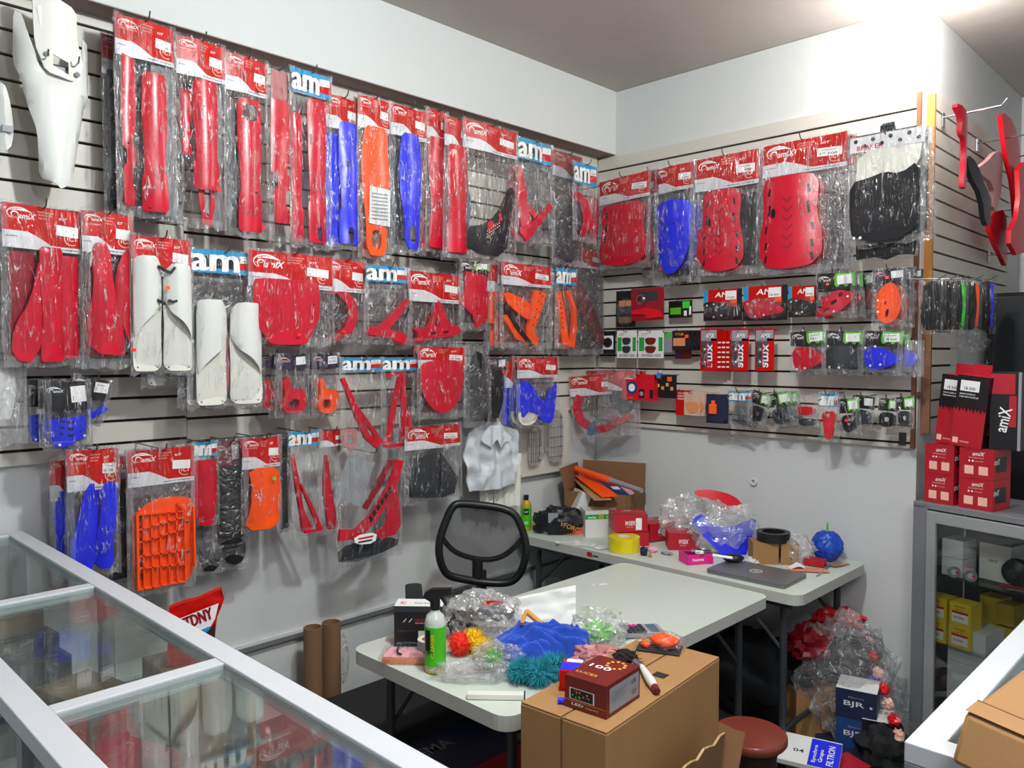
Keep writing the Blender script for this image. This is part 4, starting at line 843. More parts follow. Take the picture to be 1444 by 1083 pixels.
for k in range(6):
    t, W, H = card(948+6*k, 972+6*k, 466, 494, .12-.012*k, 'black chain card, %s of six stacked beside the brake pads' % ('front', 'second', 'third', 'fourth', 'fifth', 'last')[k], 'card_black', (lambda b, W, H: (txt(b, 'VTUB', W, H, .15, .25, .5, .12, 'gold'), b.box((-.08*W, -.58*H, .0015), (W*.7, H*.4, .001), 'orange_paper'), b.box((.36*W, -.3*H, .002), (W*.2, H*.16, .001), 'neon_orange'))) if k == 0 else (lambda b, W, H: b.box((.1*W, -.5*H, .0015), (W*.5, H*.5, .001), 'charcoal')), hook=k == 0)
card(952, 975, 494, 506, .05, 'small dark red card under the chain cards', 'maroon', lambda b, W, H: b.box((-.3*W, -.5*H, .0015), (W*.2, H*.6, .001), 'box_blue'), hook=False)
def emu(b, W, H):
    b.box((0, -.17*H, .0012), (W*.9, H*.25, .001), 'card_grey'); b.box((.3*W, -.6*H, .0012), (W*.36, H*.72, .001), 'card_red'); b.box((.05*W, -.55*H, .001), (W*.2, H*.5, .001), 'box_blue'); b.box((-.3*W, -.6*H, .0012), (W*.3, H*.6, .001), 'charcoal')
    txt(b, 'AMX', W, H, .3, .22, .5, .1, z=.0024)
    b.text('amx', ((.42-.5)*W+.3*W*.0, -.92*H, .0024), (0, 1, 0), (-1, 0, 0), H*.55, -W*.3, 'white_ink')
for (x0, x1, n_, l) in ((988, 1012, 3, 'left'), (1031, 1056, 0, 'middle'), (1065, 1092, 0, 'right')):
    for k in range(n_, 0, -1): card(x0+5*k, x1+6*k, 466, 523, .12-.015*k, 'red striped blister card, number %s behind the left front one' % ('one', 'two', 'three')[k-1], 'card_red', lambda b, W, H: [b.box((.3*W, -(.3+.12*j)*H, .0015), (W*.3, H*.04, .001), 'white_ink') for j in range(6)], hook=False)
    t, W, H = card(x0, x1, 463, 523, .13, 'red white blister card with silver levers, %s of three upright' % l, 'card_red', emu, blis=(.05, .25, .6, .95, .025))
    b = MB()
    for v in (.5, .8): b.blob(((-.2)*W, -v*H, .01), (.011, .011, .007), 'chrome', .15, 3, 8, v)
    b.tube([(-.2*W, -.4*H, .008), (-.3*W, -.65*H, .012), (-.15*W, -.88*H, .008)], .005, 'charcoal', 8); b.build('lever', t, smooth=60)
    if x0 > 1000: continue
    bb = MB(); bb.box((-.1*W, -.83*H, .016), (W*.7, .01, .008), 'redb'); bb.build('red_bar', t, bevel=.002)
for (x0, x1, col, l, dots) in ((1113, 1166, 'red', 'bag with red chain guard under black green card, third row left', ((.2, .88), (.42, .86))), (1165, 1219, 'charcoal', 'bag with black chain guard under black green card, third row middle', ((.1, .38), (.2, .85), (.45, .85))), (1217, 1276, 'blue', 'bag with blue chain guard under black green card, third row right', ((.1, .42), (.35, .38), (.25, .82), (.5, .78)))):
    P('B', x0, x1, 465, 528, .17, l, [('chain_guard', col, chaikin([(.05, .42), (.5, .38), (.75, .5), (.95, .62), (.85, .75), (.55, .86), (.25, .92), (.1, .8)]) if col != 'charcoal' else chaikin([(.04, .36), (.9, .36), (.95, .8), (.7, .86), (.2, .9), (.04, .85)]), None, .012, 0, .01, [('dot', u, v, .005, 'white_ink') for u, v in dots])], hd='G', hp=.33, roll=2 if col == 'red' else -3, name='chain_guard_packet')
P('B', 1256, 1303, 480, 530, .12, 'second blue chain guard bag at the right end of third row', [('chain_guard', 'blue', chaikin([(.1, .3), (.5, .2), (.9, .5), (.6, .8), (.2, .6)]), None, .012, 0, .008)], hd=None, bag='bag_film_grey', hook=False, name='chain_guard_packet')
# ---- fourth row
P('B', 800, 872, 527, 618, .20, 'bag with red horseshoe disc guard and bracket at back wall left end',
  [bd('disc_guard', [(.22, .32), (.12, .5), (.2, .72), (.45, .88), (.72, .84), (.95, .7)], [.14, .17, .17, .17, .16, .1], .75, th=.012, z=.004, marks=[('dot', x, y, .004, 'black') for x, y in ((.2, .42), (.16, .55), (.25, .74), (.6, .86))]), ('grey_bracket', 'slate', chaikin([(.3, .8), (.5, .7), (.45, .85), (.6, .9), (.3, .98)]), None, .006, .01)], hp=.32, yaw=25, roll=5, name='disc_guard_packet')
P('B', 842, 902, 520, 612, .15, 'bag with red and black disc guard behind the horseshoe one',
  [('guard_body', 'charcoal', chaikin([(.2, .35), (.8, .3), (.9, .6), (.5, .7)]), None, .01, -.004), bd('disc_guard', [(.3, .85), (.55, .82), (.8, .7)], .14, .6)], hp=.32, bag='bag_film_grey', yaw=10, name='disc_guard_packet', lod=0)
for k in range(6): P('B', 826+9*k, 866+9*k, 521, 560, .10-.014*k, 'red topped packet, %s of six fanned behind the disc guards' % ('front', 'second', 'third', 'fourth', 'fifth', 'last')[k], [pc('disc_guard', ROUNDP, .2, .6, .8, .95, 'dark_red')], hd='R', hp=.7, hook=False, lod=0, name='disc_guard_packet', T=.004)
M, W, H, p, n = slot('B', 881, 926, 535, 564, .14)
t = thing('lamp_box', 'red box printed with round headlamps hanging on the back wall', 'box', M=M)
b = MB(); b.box((0, -H/2, 0), (W, H, .05), 'redb'); b.box((0, .012, 0), (W*.85, .03, .002), 'redb')
b.lathe([(W*.17, 0), (W*.17, .002), (0, .002)], 'box_blue', (-.18*W, -.4*H, .025), 20); b.lathe([(W*.1, 0), (W*.1, .002), (0, .002)], 'white_ink', (-.18*W, -.4*H, .0275), 20)
for u in (.12, .42): b.box((u*W, -.68*H, .026), (W*.16 if u < .3 else W*.1, H*.42, .002), 'card_black')
b.lathe([(W*.06, 0), (0, .002)], 'card_grey', (.12*W, -.68*H, .028), 16); b.text('LUX', (-.3*W, -.93*H, .026), (1, 0, 0), (0, 1, 0), W*.14, H*.08, 'gold'); b.build('carton', t)
h = MB(); h.tube([(0, .02, -.13), (0, .02, .03), (0, .03, .04)], .002, 'hook_metal', 6); tag(h.build('wall_hook', M=Matrix.Translation(p) @ MBK.to_3x3().to_4x4()), 'thin metal wall hook carrying the red headlamp box', 'hook')
t, W, H = card(922, 954, 528, 560, .13, 'black card with yellow flames, blue spiky ball on its top', 'card_black', lambda b, W, H: [b.box(((u-.5)*W, -v*H, .0015), (W*.12, H*.15, .001), 'gold') for u, v in ((.2, .5), (.4, .6), (.6, .45), (.8, .62))]+[b.box((.2*W, -.2*H, .002), (W*.2, H*.2, .001), 'neon_orange')])
b = MB()
for k in range(46):
    d = Vector((random.uniform(-1, 1), random.uniform(-1, 1), random.uniform(0, 1))).normalized()
    b.tube([(-.12*W, -.02*H, .02), Vector((-.12*W, -.02*H, .02))+d*.026], [.0022, .0006], 'sky_blue' if k % 3 else 'white_ink', 4)
b.build('spiky_ball', t)
t, W, H = card(953, 974, 550, 586, .09, 'red card with pale lettering, first of the bottom row', 'card_red', lambda b, W, H: [txt(b, s, W, H, .12, .16+.11*i, .5, .07) for i, s in enumerate(('VESRAH', 'SERIES', 'PADS'))])
for k in range(5):
    t, W, H = card(965+7*k, 987+7*k, 553, 586, .12-.008*k, 'gold chained packet of orange patterned pads, %s of five' % ('front', 'second', 'third', 'fourth', 'last')[k], 'gauze', None, hook=k == 0)
    cshape(t, 'brake_pad', W, H, chaikin([(.0, .45), (.5, .4), (.98, .45), (.9, .85), (.3, .9)]), 'orange_paper', z=.003, th=.004)
t, W, H = card(996, 1028, 556, 597, .13, 'navy moulded tray with orange puck, bottom row', 'navy', None)
cshape(t, 'moulded_tray', W, H, chaikin([(.1, .1), (.5, .0), (.9, .1), (1, .5), (.95, .97), (.2, .97), (0, .6)]), 'navy', z=.004, th=.02)
b = MB(); b.box((-.1*W, -.5*H, .022), (W*.32, H*.34, .012), 'neon_orange'); b.box((-.1*W, -.28*H, .02), (W*.15, H*.14, .006), 'neon_orange'); b.build('orange_puck', t, bevel=.002)
P('B', 1027, 1062, 550, 601, .15, 'clear bag with slim dark lever under AM card, bottom row', [('lever', 'charcoal', [(.1, .82), (.3, .8), (.9, .95), (.95, .99), (.5, .97)], None, .008), ('foam_pad', 'grey', chaikin([(.05, .7), (.4, .72), (.4, .85), (.05, .85)]), None, .008)], hd='AM', hp=.28, name='lever_packet')
SM = [(1062, 1092, 552, 600, 'tilted clear bag with black ring part, left in small bags', 'black', 'G', -15), (1080, 1116, 552, 602, 'clear bag with dark round part and green price card', 'charcoal', 'G', 10),
      (1122, 1156, 560, 588, 'clear bag with red round cap above a dark ring', 'redb', None, 0), (1122, 1156, 582, 602, 'low clear bag with dark ring and yellow tag', 'charcoal', None, 0),
      (1181, 1212, 560, 613, 'clear bag with dark part and big green edged price label', 'black', 'G', 5), (1203, 1236, 556, 603, 'clear bag with smoky black part right of red dot', 'charcoal', 'K', -6),
      (1240, 1270, 560, 606, 'clear bag with dark boxy part near the panel end', 'black', 'G', -4), (1262, 1290, 558, 604, 'clear bag with dark part, last of the bottom row', 'charcoal', 'G', 2)]
for (x0, x1, y0, y1, l, col, hd, rl) in SM:
    P('B', x0, x1, y0, y1, .13+.02*(x0 % 3), l, [('rubber_part', col, chaikin([(.1, .55), (.4, .45), (.8, .5), (.9, .75), (.6, .93), (.2, .9)]), [chaikin([(.35, .62), (.6, .6), (.6, .75), (.38, .76)])] if hd == 'G' else None, .016, 0, .01)], hd=hd, hp=.4, roll=rl, dot=[(.5, .6, 'r')] if x0 == 1181 else None, lod=0, name='small_part_packet', hook=hd is not None)
P('B', 1155, 1184, 553, 622, .16, 'bag with long red tapered part under AM card, bottom row', [('tapered_part', 'redb', chaikin([(.15, .4), (.85, .38), (.8, .65), (.65, .97), (.4, .95), (.3, .7)]), [chaikin([(.4, .44), (.6, .44), (.6, .52), (.4, .52)])], .01, 0, .01)], hd='AM', hp=.28, name='tapered_part_packet')
b = MB(); M, W, H, p, n = slot('B', 1268, 1278, 610, 628, .005); b.box((0, -H/2, 0), (W, H, .004), 'charcoal'); tag(b.build('small_holder', M=M), 'tiny dark bracket stuck low on the slatwall right end', 'bracket')
b = MB(); M, W, H, p, n = slot('B', 1055, 1067, 673, 686, .0); b.ring(.018, .009, .012, 'white_plastic', (0, -H/2, -.02)); tag(b.build('cable_ring', M=M, smooth=50), 'small white ring fitting on the bare back wall', 'wall fitting')

# ================================================================ recess wall on the right
def rhook(x, y, L_, label):
    q = onx(x, y, PX+.035)
    h = MB(); h.tube([(0, 0, 0), (0, .004, L_), (0, .03, L_+.02)], .004, 'chrome', 8); h.box((0, -.01, .002), (.03, .06, .004), 'chrome')
    tag(h.build('wall_hook', M=Matrix.Translation(q) @ MR.to_3x3().to_4x4()), label, 'hook'); return q
def rpart(nm, x0, x1, y0, y1, off, label, col, out, arch=.03, th=.02, holes=None, yaw=0):
    M, W, H, p, n = slot('R', x0, x1, y0, y1, off, yaw)
    b = MB(); cvv = lambda q: [((a-.5)*W, -c*H) for a, c in q]; o = cvv(out); b.sheet(o, [cvv(h) for h in holes or []], lambda x, y: arch*(1-(2*x/W)**2), th, col, max(.012, W/8))
    return tag(b.build(nm, M=M, smooth=40), label, 'plastic part')
mat('pink_plastic', 'c08c8c', .4, var=.05)
rhook(1330, 166, .22, 'long bright hook carrying the narrow red fork cover'); rhook(1378, 202, .2, 'bright hook between the red cover and the pale red shroud'); rhook(1404, 226, .2, 'bright hook above the pale red shroud'); rhook(1392, 300, .14, 'empty bright hook below the dark fender piece'); rhook(1394, 360, .2, 'lowest bright hook at the right edge')
rpart('fork_cover', 1340, 1362, 152, 268, .12, 'narrow upright red plastic fork cover in the recess', 'red', chaikin([(.1, 0), (.4, .02), (.8, .14), (1, .15), (.98, .6), (.7, 1), (.4, .98), (.6, .6), (.5, .4), (.3, .35), (.35, .18)]))
rpart('side_shroud', 1366, 1416, 205, 300, .10, 'pale red side shroud in the recess, centre', 'pink_plastic', chaikin([(.3, .35), (.6, .05), (.9, .0), (1, .3), (.8, .7), (.6, 1), (.5, .9), (.55, .6), (.1, .5)]), .03)
rpart('front_fender', 1360, 1400, 228, 318, .12, 'dark green grey fender piece hanging under the pale shroud', 'charcoal', chaikin([(.05, 0), (.25, .1), (.5, .45), (.95, .55), (1, .8), (.7, 1), (.5, .97), (.4, .6), (.1, .3)]), .03)
rpart('motorcycle_fairing', 1388, 1424, 292, 372, .08, 'red curved side panel under the dark fender piece', 'redb', chaikin([(.1, .2), (.7, .0), (.9, .5), (.9, 1), (.7, .98), (.2, .6)]), .02)
rpart('rear_shroud', 1405, 1442, 168, 322, .12, 'long tapered red shroud at the right picture edge', 'redb', chaikin([(.1, 0), (.5, .04), (.8, .2), (1, .4), (.9, 1), (.75, .95), (.55, .6), (.3, .4), (.2, .2)]), .02)
rpart('motorcycle_fairing', 1424, 1462, 230, 372, .16, 'red panel cut off by the right edge, behind the long shroud', 'redb', chaikin([(.2, 0), (.8, .1), (1, .6), (.3, 1), (0, .8), (.3, .5)]), .02)
# gloves and bagged grips under the recess panel
GL = [(1308, 1322, None, 'first'), (1324, 1340, None, 'second'), (1340, 1356, 'neon_green', 'third'), (1358, 1378, 'neon_orange', 'fourth'), (1378, 1400, 'blue', 'fifth')]
for i, (x0, x1, col, w_) in enumerate(GL):
    M, W, H, p, n = slot('R', x0, x1, 396, 466, .10)
    W = .07
    t = thing('glove_packet', 'bagged pair of black gloves%s, %s from the left on the small rack' % ('' if not col else ' with %s stripe' % {'neon_green': 'green', 'neon_orange': 'orange', 'blue': 'blue'}[col], w_), 'gloves', M=M @ Matrix.Rotation(math.radians(-40), 4, 'Y'))
    b = MB(); b.sheet([((u-.5)*W, -v*H) for u, v in chaikin([(.2, .02), (.8, 0), (.9, .4), (1, .6), (.9, .98), (.1, 1), (0, .6), (.1, .4)])], [], lambda x, y: .012*(1-(2*x/W)**2), .022, 'fabric_black', .014); b.build('glove', t, smooth=50)
    if col: b = MB(); b.sheet([((u-.5)*W, -v*H) for u, v in [(.72, .05), (.95, .1), (1, .55), (.9, .95), (.75, .9), (.85, .5)]], [], lambda x, y: .016, .004, col, .014); b.build('colour_stripe', t, smooth=50)
    b = MB(); b.box((0, -H/2-.005, 0), (W*1.25, H*1.1, .04), 'bag_film'); b.build('plastic_bag', t)
    h = MB(); h.tube([(0, .012, -.09), (0, .006, .02), (0, .02, .05)], .0025, 'chrome', 6); tag(h.build('wall_hook', M=Matrix.Translation(p) @ MR.to_3x3().to_4x4()), 'bright metal rack hook carrying the %s pair of bagged gloves' % w_, 'hook')
# dark steel door/fridge far right
q0 = onx(1392, 420, PX+.03)
qf = onx(1386, 500, PX+.02); zf_ = onx(1388, 414, PX+.02).z
t = thing('refrigerator', 'tall dark refrigerator standing in the recess at the right edge', 'refrigerator', (PX+.35, qf.y+.3, 0))
b = MB(); b.box((0, 0, zf_/2), (.62, .58, zf_), 'dark_void'); b.build('cooler_body', t, bevel=.01)
b = MB(); b.box((.01, -.305, zf_/2+.03), (.6, .03, zf_-.1), 'black'); b.build('door', t, bevel=.006)
b = MB(); b.tube([(.26, -.335, .7), (.26, -.35, .75), (.26, -.35, 1.15), (.26, -.335, 1.2)], .01, 'charcoal', 8); b.build('handle', t, smooth=50)
# ================================================================ furniture
CH = 1.12
def rrect(x0, x1, y0, y1, r, n=5):
    p = []
    for cx_, cy_, a0 in ((x1-r, y1-r, 0), (x0+r, y1-r, 90), (x0+r, y0+r, 180), (x1-r, y0+r, 270)):
        for k in range(n+1): a = math.radians(a0+90*k/n); p.append((cx_+r*math.cos(a), cy_+r*math.sin(a)))
    return p
def counter(label, x0, x1, y0, y1, bars, axis, h=CH, fw=.045, shelf=(.80, .42)):
    t = thing('display_counter', label, 'display counter', ((x0+x1)/2, (y0+y1)/2, 0)); ox, oy = (x0+x1)/2, (y0+y1)/2
    B_ = lambda a, b_, c, d, z0, z1: ((((a+b_)/2-ox), ((c+d)/2-oy), (z0+z1)/2), (b_-a, d-c, z1-z0))
    b = MB(); fz0 = h-.03
    for a in ((x0, x1, y0, y0+fw), (x0, x1, y1-fw, y1), (x0, x0+fw, y0+fw, y1-fw), (x1-fw, x1, y0+fw, y1-fw)): b.box(*B_(*a, fz0, h), 'alu_white')
    for q in bars:
        if axis == 'x': b.box(*B_(q-.018, q+.018, y0+fw, y1-fw, fz0, h-.001), 'alu_white')
        else: b.box(*B_(x0+fw, x1-fw, q-.018, q+.018, fz0, h-.001), 'alu_white')
    b.build('top_frame', t, bevel=.002)
    g = MB(); edges = sorted([(x0+fw if axis == 'x' else y0+fw)]+list(bars)+[(x1-fw if axis == 'x' else y1-fw)])
    for i in range(len(edges)-1):
        g = MB(); a, c = edges[i]+(.018 if i else 0), edges[i+1]-(.018 if i < len(edges)-2 else 0)
        if axis == 'x': g.box(*B_(a, c, y0+fw, y1-fw, h-.012, h-.006), 'counter_glass')
        else: g.box(*B_(x0+fw, x1-fw, a, c, h-.012, h-.006), 'counter_glass')
        g.build('glass_top_pane', t)
    for px_, py_ in ((x0, y0), (x1-.04, y0), (x0, y1-.04), (x1-.04, y1-.04)):
        b = MB(); b.box(*B_(px_, px_+.04, py_, py_+.04, .02, fz0), 'alu_side'); b.build('leg', t, bevel=.002)
    mids = bars if axis == 'x' else []
    for q in mids:
        for yy in (y0, y1-.03):
            b = MB(); b.box(*B_(q-.015, q+.015, yy, yy+.03, .3, fz0), 'alu_side'); b.build('upright', t)
    b = MB()
    b.box(*B_(x0+.002, x1-.002, y0+.002, y1-.002, .02, .10), 'alu_side'); b.box(*B_(x0+.01, x1-.01, y0+.01, y1-.01, .10, .12), 'cream_plastic'); b.build('base', t, bevel=.002)
    for z in shelf:
        b = MB(); b.box(*B_(x0+.03, x1-.03, y0+.03, y1-.03, z-.008, z), 'shelf_glass' if z > .5 else 'cream_plastic'); b.build('shelf', t)
    b = MB()
    b.box(*B_(x0+.04, x1-.04, y0+.008, y0+.013, .10, fz0), 'counter_glass'); b.build('front_glass', t)
    return t
cb1 = (onz(64, 1001, CH).x+onz(333, 930, CH).x)/2; cb2 = onz(143, 821, CH).x
yb = onz(300, 900, CH).y; y_front = .324
counter('long glass-topped display counter with aluminium frame along the lower left', LX+.03, -.62, y_front, .690, [cb1-.01, cb2, ], 'x')
A = onz(1275, 1045, CH)
counter('white-framed glass display counter at the lower right corner', A.x, A.x+.42, A.y, A.y+1.25, [A.y+.8], 'y')

def place(px, py, h): 
    p = onz(px, py, h); return p, F.dot(p-CAM)/FPX
def carton(px, py, h, w, d, ht, label, m='cardboard', name='carton', cat='box', rz=0, fn=None, pix=True, group=None, tilt=None, bevel=.0015):
    """base-centre-front at a pixel; w, ht in pixels when pix; rz relative to facing the camera"""
    p, s = place(px, py, h)
    if pix: w *= s; ht *= s; d *= s
    t = thing(name, label, cat, group=group, M=Matrix.Translation(p) @ Matrix.Rotation(YAW+math.radians(rz), 4, 'Z') @ (tilt or Matrix()))
    b = MB(); b.box((0, d/2, ht/2), (w, d, ht), m)
    if fn: fn(b, w, d, ht)
    b.build('carton_body', t)
    return t, w, d, ht
def ft(b, s, w, ht, u, v, tw, th, m='white_ink', y=-.0012, shear=0):      # text on the front face, u,v = left/bottom in 0..1
    b.text(s, ((u-.5)*w, y, v*ht), (1, 0, 0), (0, 0, 1), tw*w, th*ht, m, shear)
def fq(b, w, ht, u0, v0, u1, v1, m, y=-.0008): b.quad(((u0-.5)*w, y, v0*ht), ((u1-.5)*w, y, v0*ht), ((u1-.5)*w, y, v1*ht), ((u0-.5)*w, y, v1*ht), m)
def tq(b, w, d, ht, u0, v0, u1, v1, m, z=.0008): b.quad(((u0-.5)*w, v0*d, ht+z), ((u1-.5)*w, v0*d, ht+z), ((u1-.5)*w, v1*d, ht+z), ((u0-.5)*w, v1*d, ht+z), m)
def tt(b, s, w, d, ht, u, v, tw, th, m='white_ink'): b.text(s, ((u-.5)*w, v*d, ht+.0012), (1, 0, 0), (0, 1, 0), tw*w, th*d, m)
def sq(b, w, d, ht, side, u0, v0, u1, v1, m, e=.0008):                      # on the right (+1) or left (-1) face
    x = side*(w/2+e); b.quad((x, u0*d, v0*ht), (x, u1*d, v0*ht), (x, u1*d, v1*ht), (x, u0*d, v1*ht), m)

# ---- inside the left counter
SH = .80
def inbox(px, py, w, d, ht, m, label, rz=0, fn=None, h=SH, name='carton'):
    t, *_r = carton(px, py, h, w, d, ht, label, m, name, rz=rz, fn=fn, pix=False)
    mw = t.matrix_world.copy(); r_ = max(w, d)*.62; p_ = mw.translation; c_ = mw @ Vector((0, d/2, 0)); 
    dy = min(0, .64-r_-c_.y)+max(0, .38+r_-c_.y)
    t.matrix_world = Matrix.Translation((0, dy, 0)) @ mw; return t

lab = lambda b, w, d, ht: (tq(b, w, d, ht, .1, .15, .9, .45, 'sticker'), tt(b, '21 W', w, d, ht, .2, .2, .4, .15, 'ink'))
dk = lambda b, w, d, ht: (tt(b, 'AM', w, d, ht, .6, .6, .2, .2, 'card_grey'), tq(b, w, d, ht, .05, .48, .95, .52, 'charcoal'))
inbox(22, 1003, .085, .10, .12, 'carton_black', 'black carton under the counter glass, leftmost of the dark ones', -40, dk)
inbox(50, 975, .085, .10, .15, 'carton_black', 'taller black carton under the counter glass beside the blue one', -40, dk)
inbox(88, 985, .085, .10, .12, 'navy', 'dark blue carton under the counter glass in the left pane', -40, dk)
inbox(92, 1030, .07, .10, .035, 'box_red', 'flat red carton with pale label near the counter cross bar', -20, lab)
for i, (x, y) in enumerate(((105, 1062), (140, 1050), (178, 1040))): inbox(x, y+20, .06, .09, .05, 'dark_red', 'small dark red carton under the near glass, %s of a row' % ('left', 'middle', 'right')[i], -40, lab)
inbox(190, 1110, .07, .10, .05, 'dark_red', 'dark red carton with white label, nearest in the counter', -40, lab)
inbox(210, 905, .12, .12, .20, 'cardboard_dark', 'brown carton deep in the counter behind clear plastic', -35)
inbox(300, 1010, .14, .12, .16, 'cardboard_dark', 'tan carton in the near pane of the counter', -30)
inbox(445, 1080, .20, .12, .15, 'dark_red', 'large wine red carton under the near glass pane', -25, lambda b, w, d, ht: (fq(b, w, ht, .55, .2, .9, .5, 'card_grey'),))
inbox(250, 925, .08, .06, .05, 'card_red', 'small red and white packet in the middle of the left pane', -10, lab)
for i, (x, y, rx, rz_, l) in enumerate(((330, 1000, .13, .13, 'large crumpled clear bag inside the near pane of the counter'), (175, 930, .09, .09, 'crumpled clear bag in the left pane of the counter'), (420, 1045, .12, .12, 'clear wrap around the wine red carton in the counter'))):
    p, s = place(x, y, SH+.08); p.y = .50; b = MB(); b.blob((0, 0, 0), (rx, .09, .09), 'bag_film', .5, 2.2, 14, i+3, flat=-.075)
    tag(b.build('clear_bag', M=Matrix.Translation(p), smooth=30), l, 'plastic bag')
for i, (x, y, m_) in enumerate(((-2.35, .50, 'carton_black'), (-2.44, .42, 'navy'), (-2.26, .42, 'carton_black'), (-2.12, .43, 'navy'))):
    t = thing('carton', 'dark carton under the left counter pane, %s' % ('at the back', 'far left', 'front left', 'front right')[i], 'box', M=Matrix.Translation((x, y, SH+.0008+.0)) @ Matrix.Rotation(.1*i, 4, 'Z')); b = MB(); b.box((0, 0, .055), (.075, .07, .11), m_); b.box((0, 0, .1105), (.05, .012, .0008), 'card_grey'); b.build('carton_body', t)
for i in range(5):
    t = thing('carton', 'red carton with white label under the near counter pane, %s in the row' % ('first', 'second', 'third', 'fourth', 'fifth')[i], 'box', M=Matrix.Translation((-1.30+.075*i, .43+.01*(i % 2), SH+.0008)) @ Matrix.Rotation(.12*(i % 3)-.1, 4, 'Z')); b = MB(); b.box((0, 0, .03), (.065, .09, .06), 'box_red'); b.box((0, -.01, .0605), (.05, .03, .0008), 'sticker'); b.build('carton_body', t)
t = thing('carton', 'red carton in clear wrap at the right of the near counter pane', 'box', M=Matrix.Translation((-1.12, .56, SH+.0008)) @ Matrix.Rotation(.35, 4, 'Z')); b = MB(); b.box((0, 0, .05), (.16, .11, .10), 'dark_red'); b.box((.02, 0, .1005), (.06, .05, .0008), 'card_grey'); b.build('carton_body', t)
# boxes low behind the front glass, seen at the very left
for k, (x, z) in enumerate(((-1.36, .80), (-1.36, .88), (-1.28, .80))):
    t = thing('carton', 'red and white carton behind the front glass, %s of three at lower left' % ('bottom', 'top', 'nearest')[k], 'box', (x, y_front+.07, z+.001), 0, 'red and white cartons')
    b = MB(); b.box((0, 0, .035), (.075, .07, .07), 'box_red'); b.quad((-.03, -.036, .015), (.03, -.036, .015), (.03, -.036, .055), (-.03, -.036, .055), 'sticker'); b.box((0, 0, .0705), (.06, .05, .001), 'sticker'); b.build('carton_body', t)

# ---- tables
def table(label, x0, x1, y0, y1, h, r=.05):
    ox, oy = (x0+x1)/2, (y0+y1)/2; t = thing('folding_table', label, 'table', (ox, oy, 0))
    b = MB(); b.prism(rrect(x0-ox, x1-ox, y0-oy, y1-oy, r), h-.042, h, 'table_white', 'table_side'); b.build('table_top', t, bevel=.005)
    lng = (x1-x0) > (y1-y0)
    b = MB(); 
    if lng:
        for s_ in (-1, 1): b.box((0, s_*((y1-y0)/2-.06), h-.055), (x1-x0-.1, .03, .03), 'leg_grey')
    else:
        for s_ in (-1, 1): b.box((s_*((x1-x0)/2-.06), 0, h-.055), (.03, y1-y0-.1, .03), 'leg_grey')
    b.build('rail', t)
    for a in (-1, 1):
        for c in (-1, 1):
            px_, py_ = (a*((x1-x0)/2-.10), c*((y1-y0)/2-.08)) if lng else (a*((x1-x0)/2-.08), c*((y1-y0)/2-.10))
            b = MB(); b.tube([(px_, py_, h-.045), (px_, py_, 0)], .0145, 'leg_grey', 12)
            b.lathe([(.017, 0), (.017, .03), (0, .03)], 'black', (px_, py_, 0), 12); b.build('leg', t, smooth=40)
            b = MB(); dx, dy = (-a*.22, 0) if lng else (0, -c*.22); b.tube([(px_, py_, h-.26), (px_+dx, py_+dy, h-.05)], .008, 'leg_grey', 8); b.lathe([(.009, -.004), (.009, .004), (0, .005)], 'chrome', (px_, py_, h-.26), 10, Matrix.Rotation(PI/2, 4, 'X')); b.build('brace', t, smooth=40)
        b = MB()
        if lng: b.tube([(a*((x1-x0)/2-.10), -(y1-y0)/2+.08, .16), (a*((x1-x0)/2-.10), (y1-y0)/2-.08, .16)], .011, 'leg_grey', 10)
        else: b.tube([(-(x1-x0)/2+.08, a*((y1-y0)/2-.10), .16), ((x1-x0)/2-.08, a*((y1-y0)/2-.10), .16)], .011, 'leg_grey', 10)
        b.build('crossbar', t, smooth=40)
    return t
T1 = .74
table('white plastic folding table in front, loaded with blue cloth and bags', -2.105, -1.40, 1.415, 2.868, T1)
table('white plastic folding table against the back wall with laptop and boxes', -2.83, -1.305, 2.912, 3.60, T1+.005)

# ---- office chair
cp = CAM+ray(682, 780)*(3.40/FPX); cn = Vector((.70, -.71, 0)).normalized(); cn = (Matrix.Rotation(math.radians(8), 3, 'Z') @ cn)
base = Vector((cp.x, cp.y, 0))+cn*.13
t = thing('office_chair', 'black mesh-backed office chair between the front table and left wall', 'chair', base)
cq = lambda x, y, o=0: onplane(590+x/7.735, 700+y/7.735, cp, cn)+cn*o-base
def bow(p, k=.05): return p
loop = [(460, 85), (800, 120), (960, 150), (1060, 200), (1120, 320), (1170, 480), (1180, 620), (1130, 820), (1050, 930), (930, 968), (700, 960), (480, 920), (320, 875), (250, 760), (218, 600), (235, 450), (290, 300), (340, 180), (390, 105)]
pts = chaikin(loop, 2); P3 = [cq(x, y, .03*(1-((x-690)/480)**2)*-1) for x, y in pts]; P3 += P3[:2]
b = MB(); b.tube(P3, .017, 'black', 10, cap=False); b.build('backrest_frame', t, smooth=60)
b = MB(); arc = chaikin([(240, 440), (330, 570), (430, 650), (580, 700), (750, 725), (900, 700), (1020, 630), (1160, 480)], 2, False); b.tube([cq(x, y, -.045) for x, y in arc], .012, 'black', 10); 
b.tube([cq(655, 720, -.045), cq(655, 950, -.04)], .024, 'black', 10); b.build('lumbar_support', t, smooth=60)
b = MB(); c0 = [cq(x, y, .03*(1-((x-690)/480)**2)*-1) for x, y in pts]; mid = cq(690, 540, -.03); n_ = len(c0); rings = [[mid.lerp(q, k/6) for q in c0] for k in range(1, 7)]
vs_ = [mid]+[v for r_ in rings for v in r_]; fs = [(0, 1+i, 1+(i+1) % n_) for i in range(n_)]+[(1+k*n_+i, 1+(k+1)*n_+i, 1+(k+1)*n_+(i+1) % n_, 1+k*n_+(i+1) % n_) for k in range(5) for i in range(n_)]
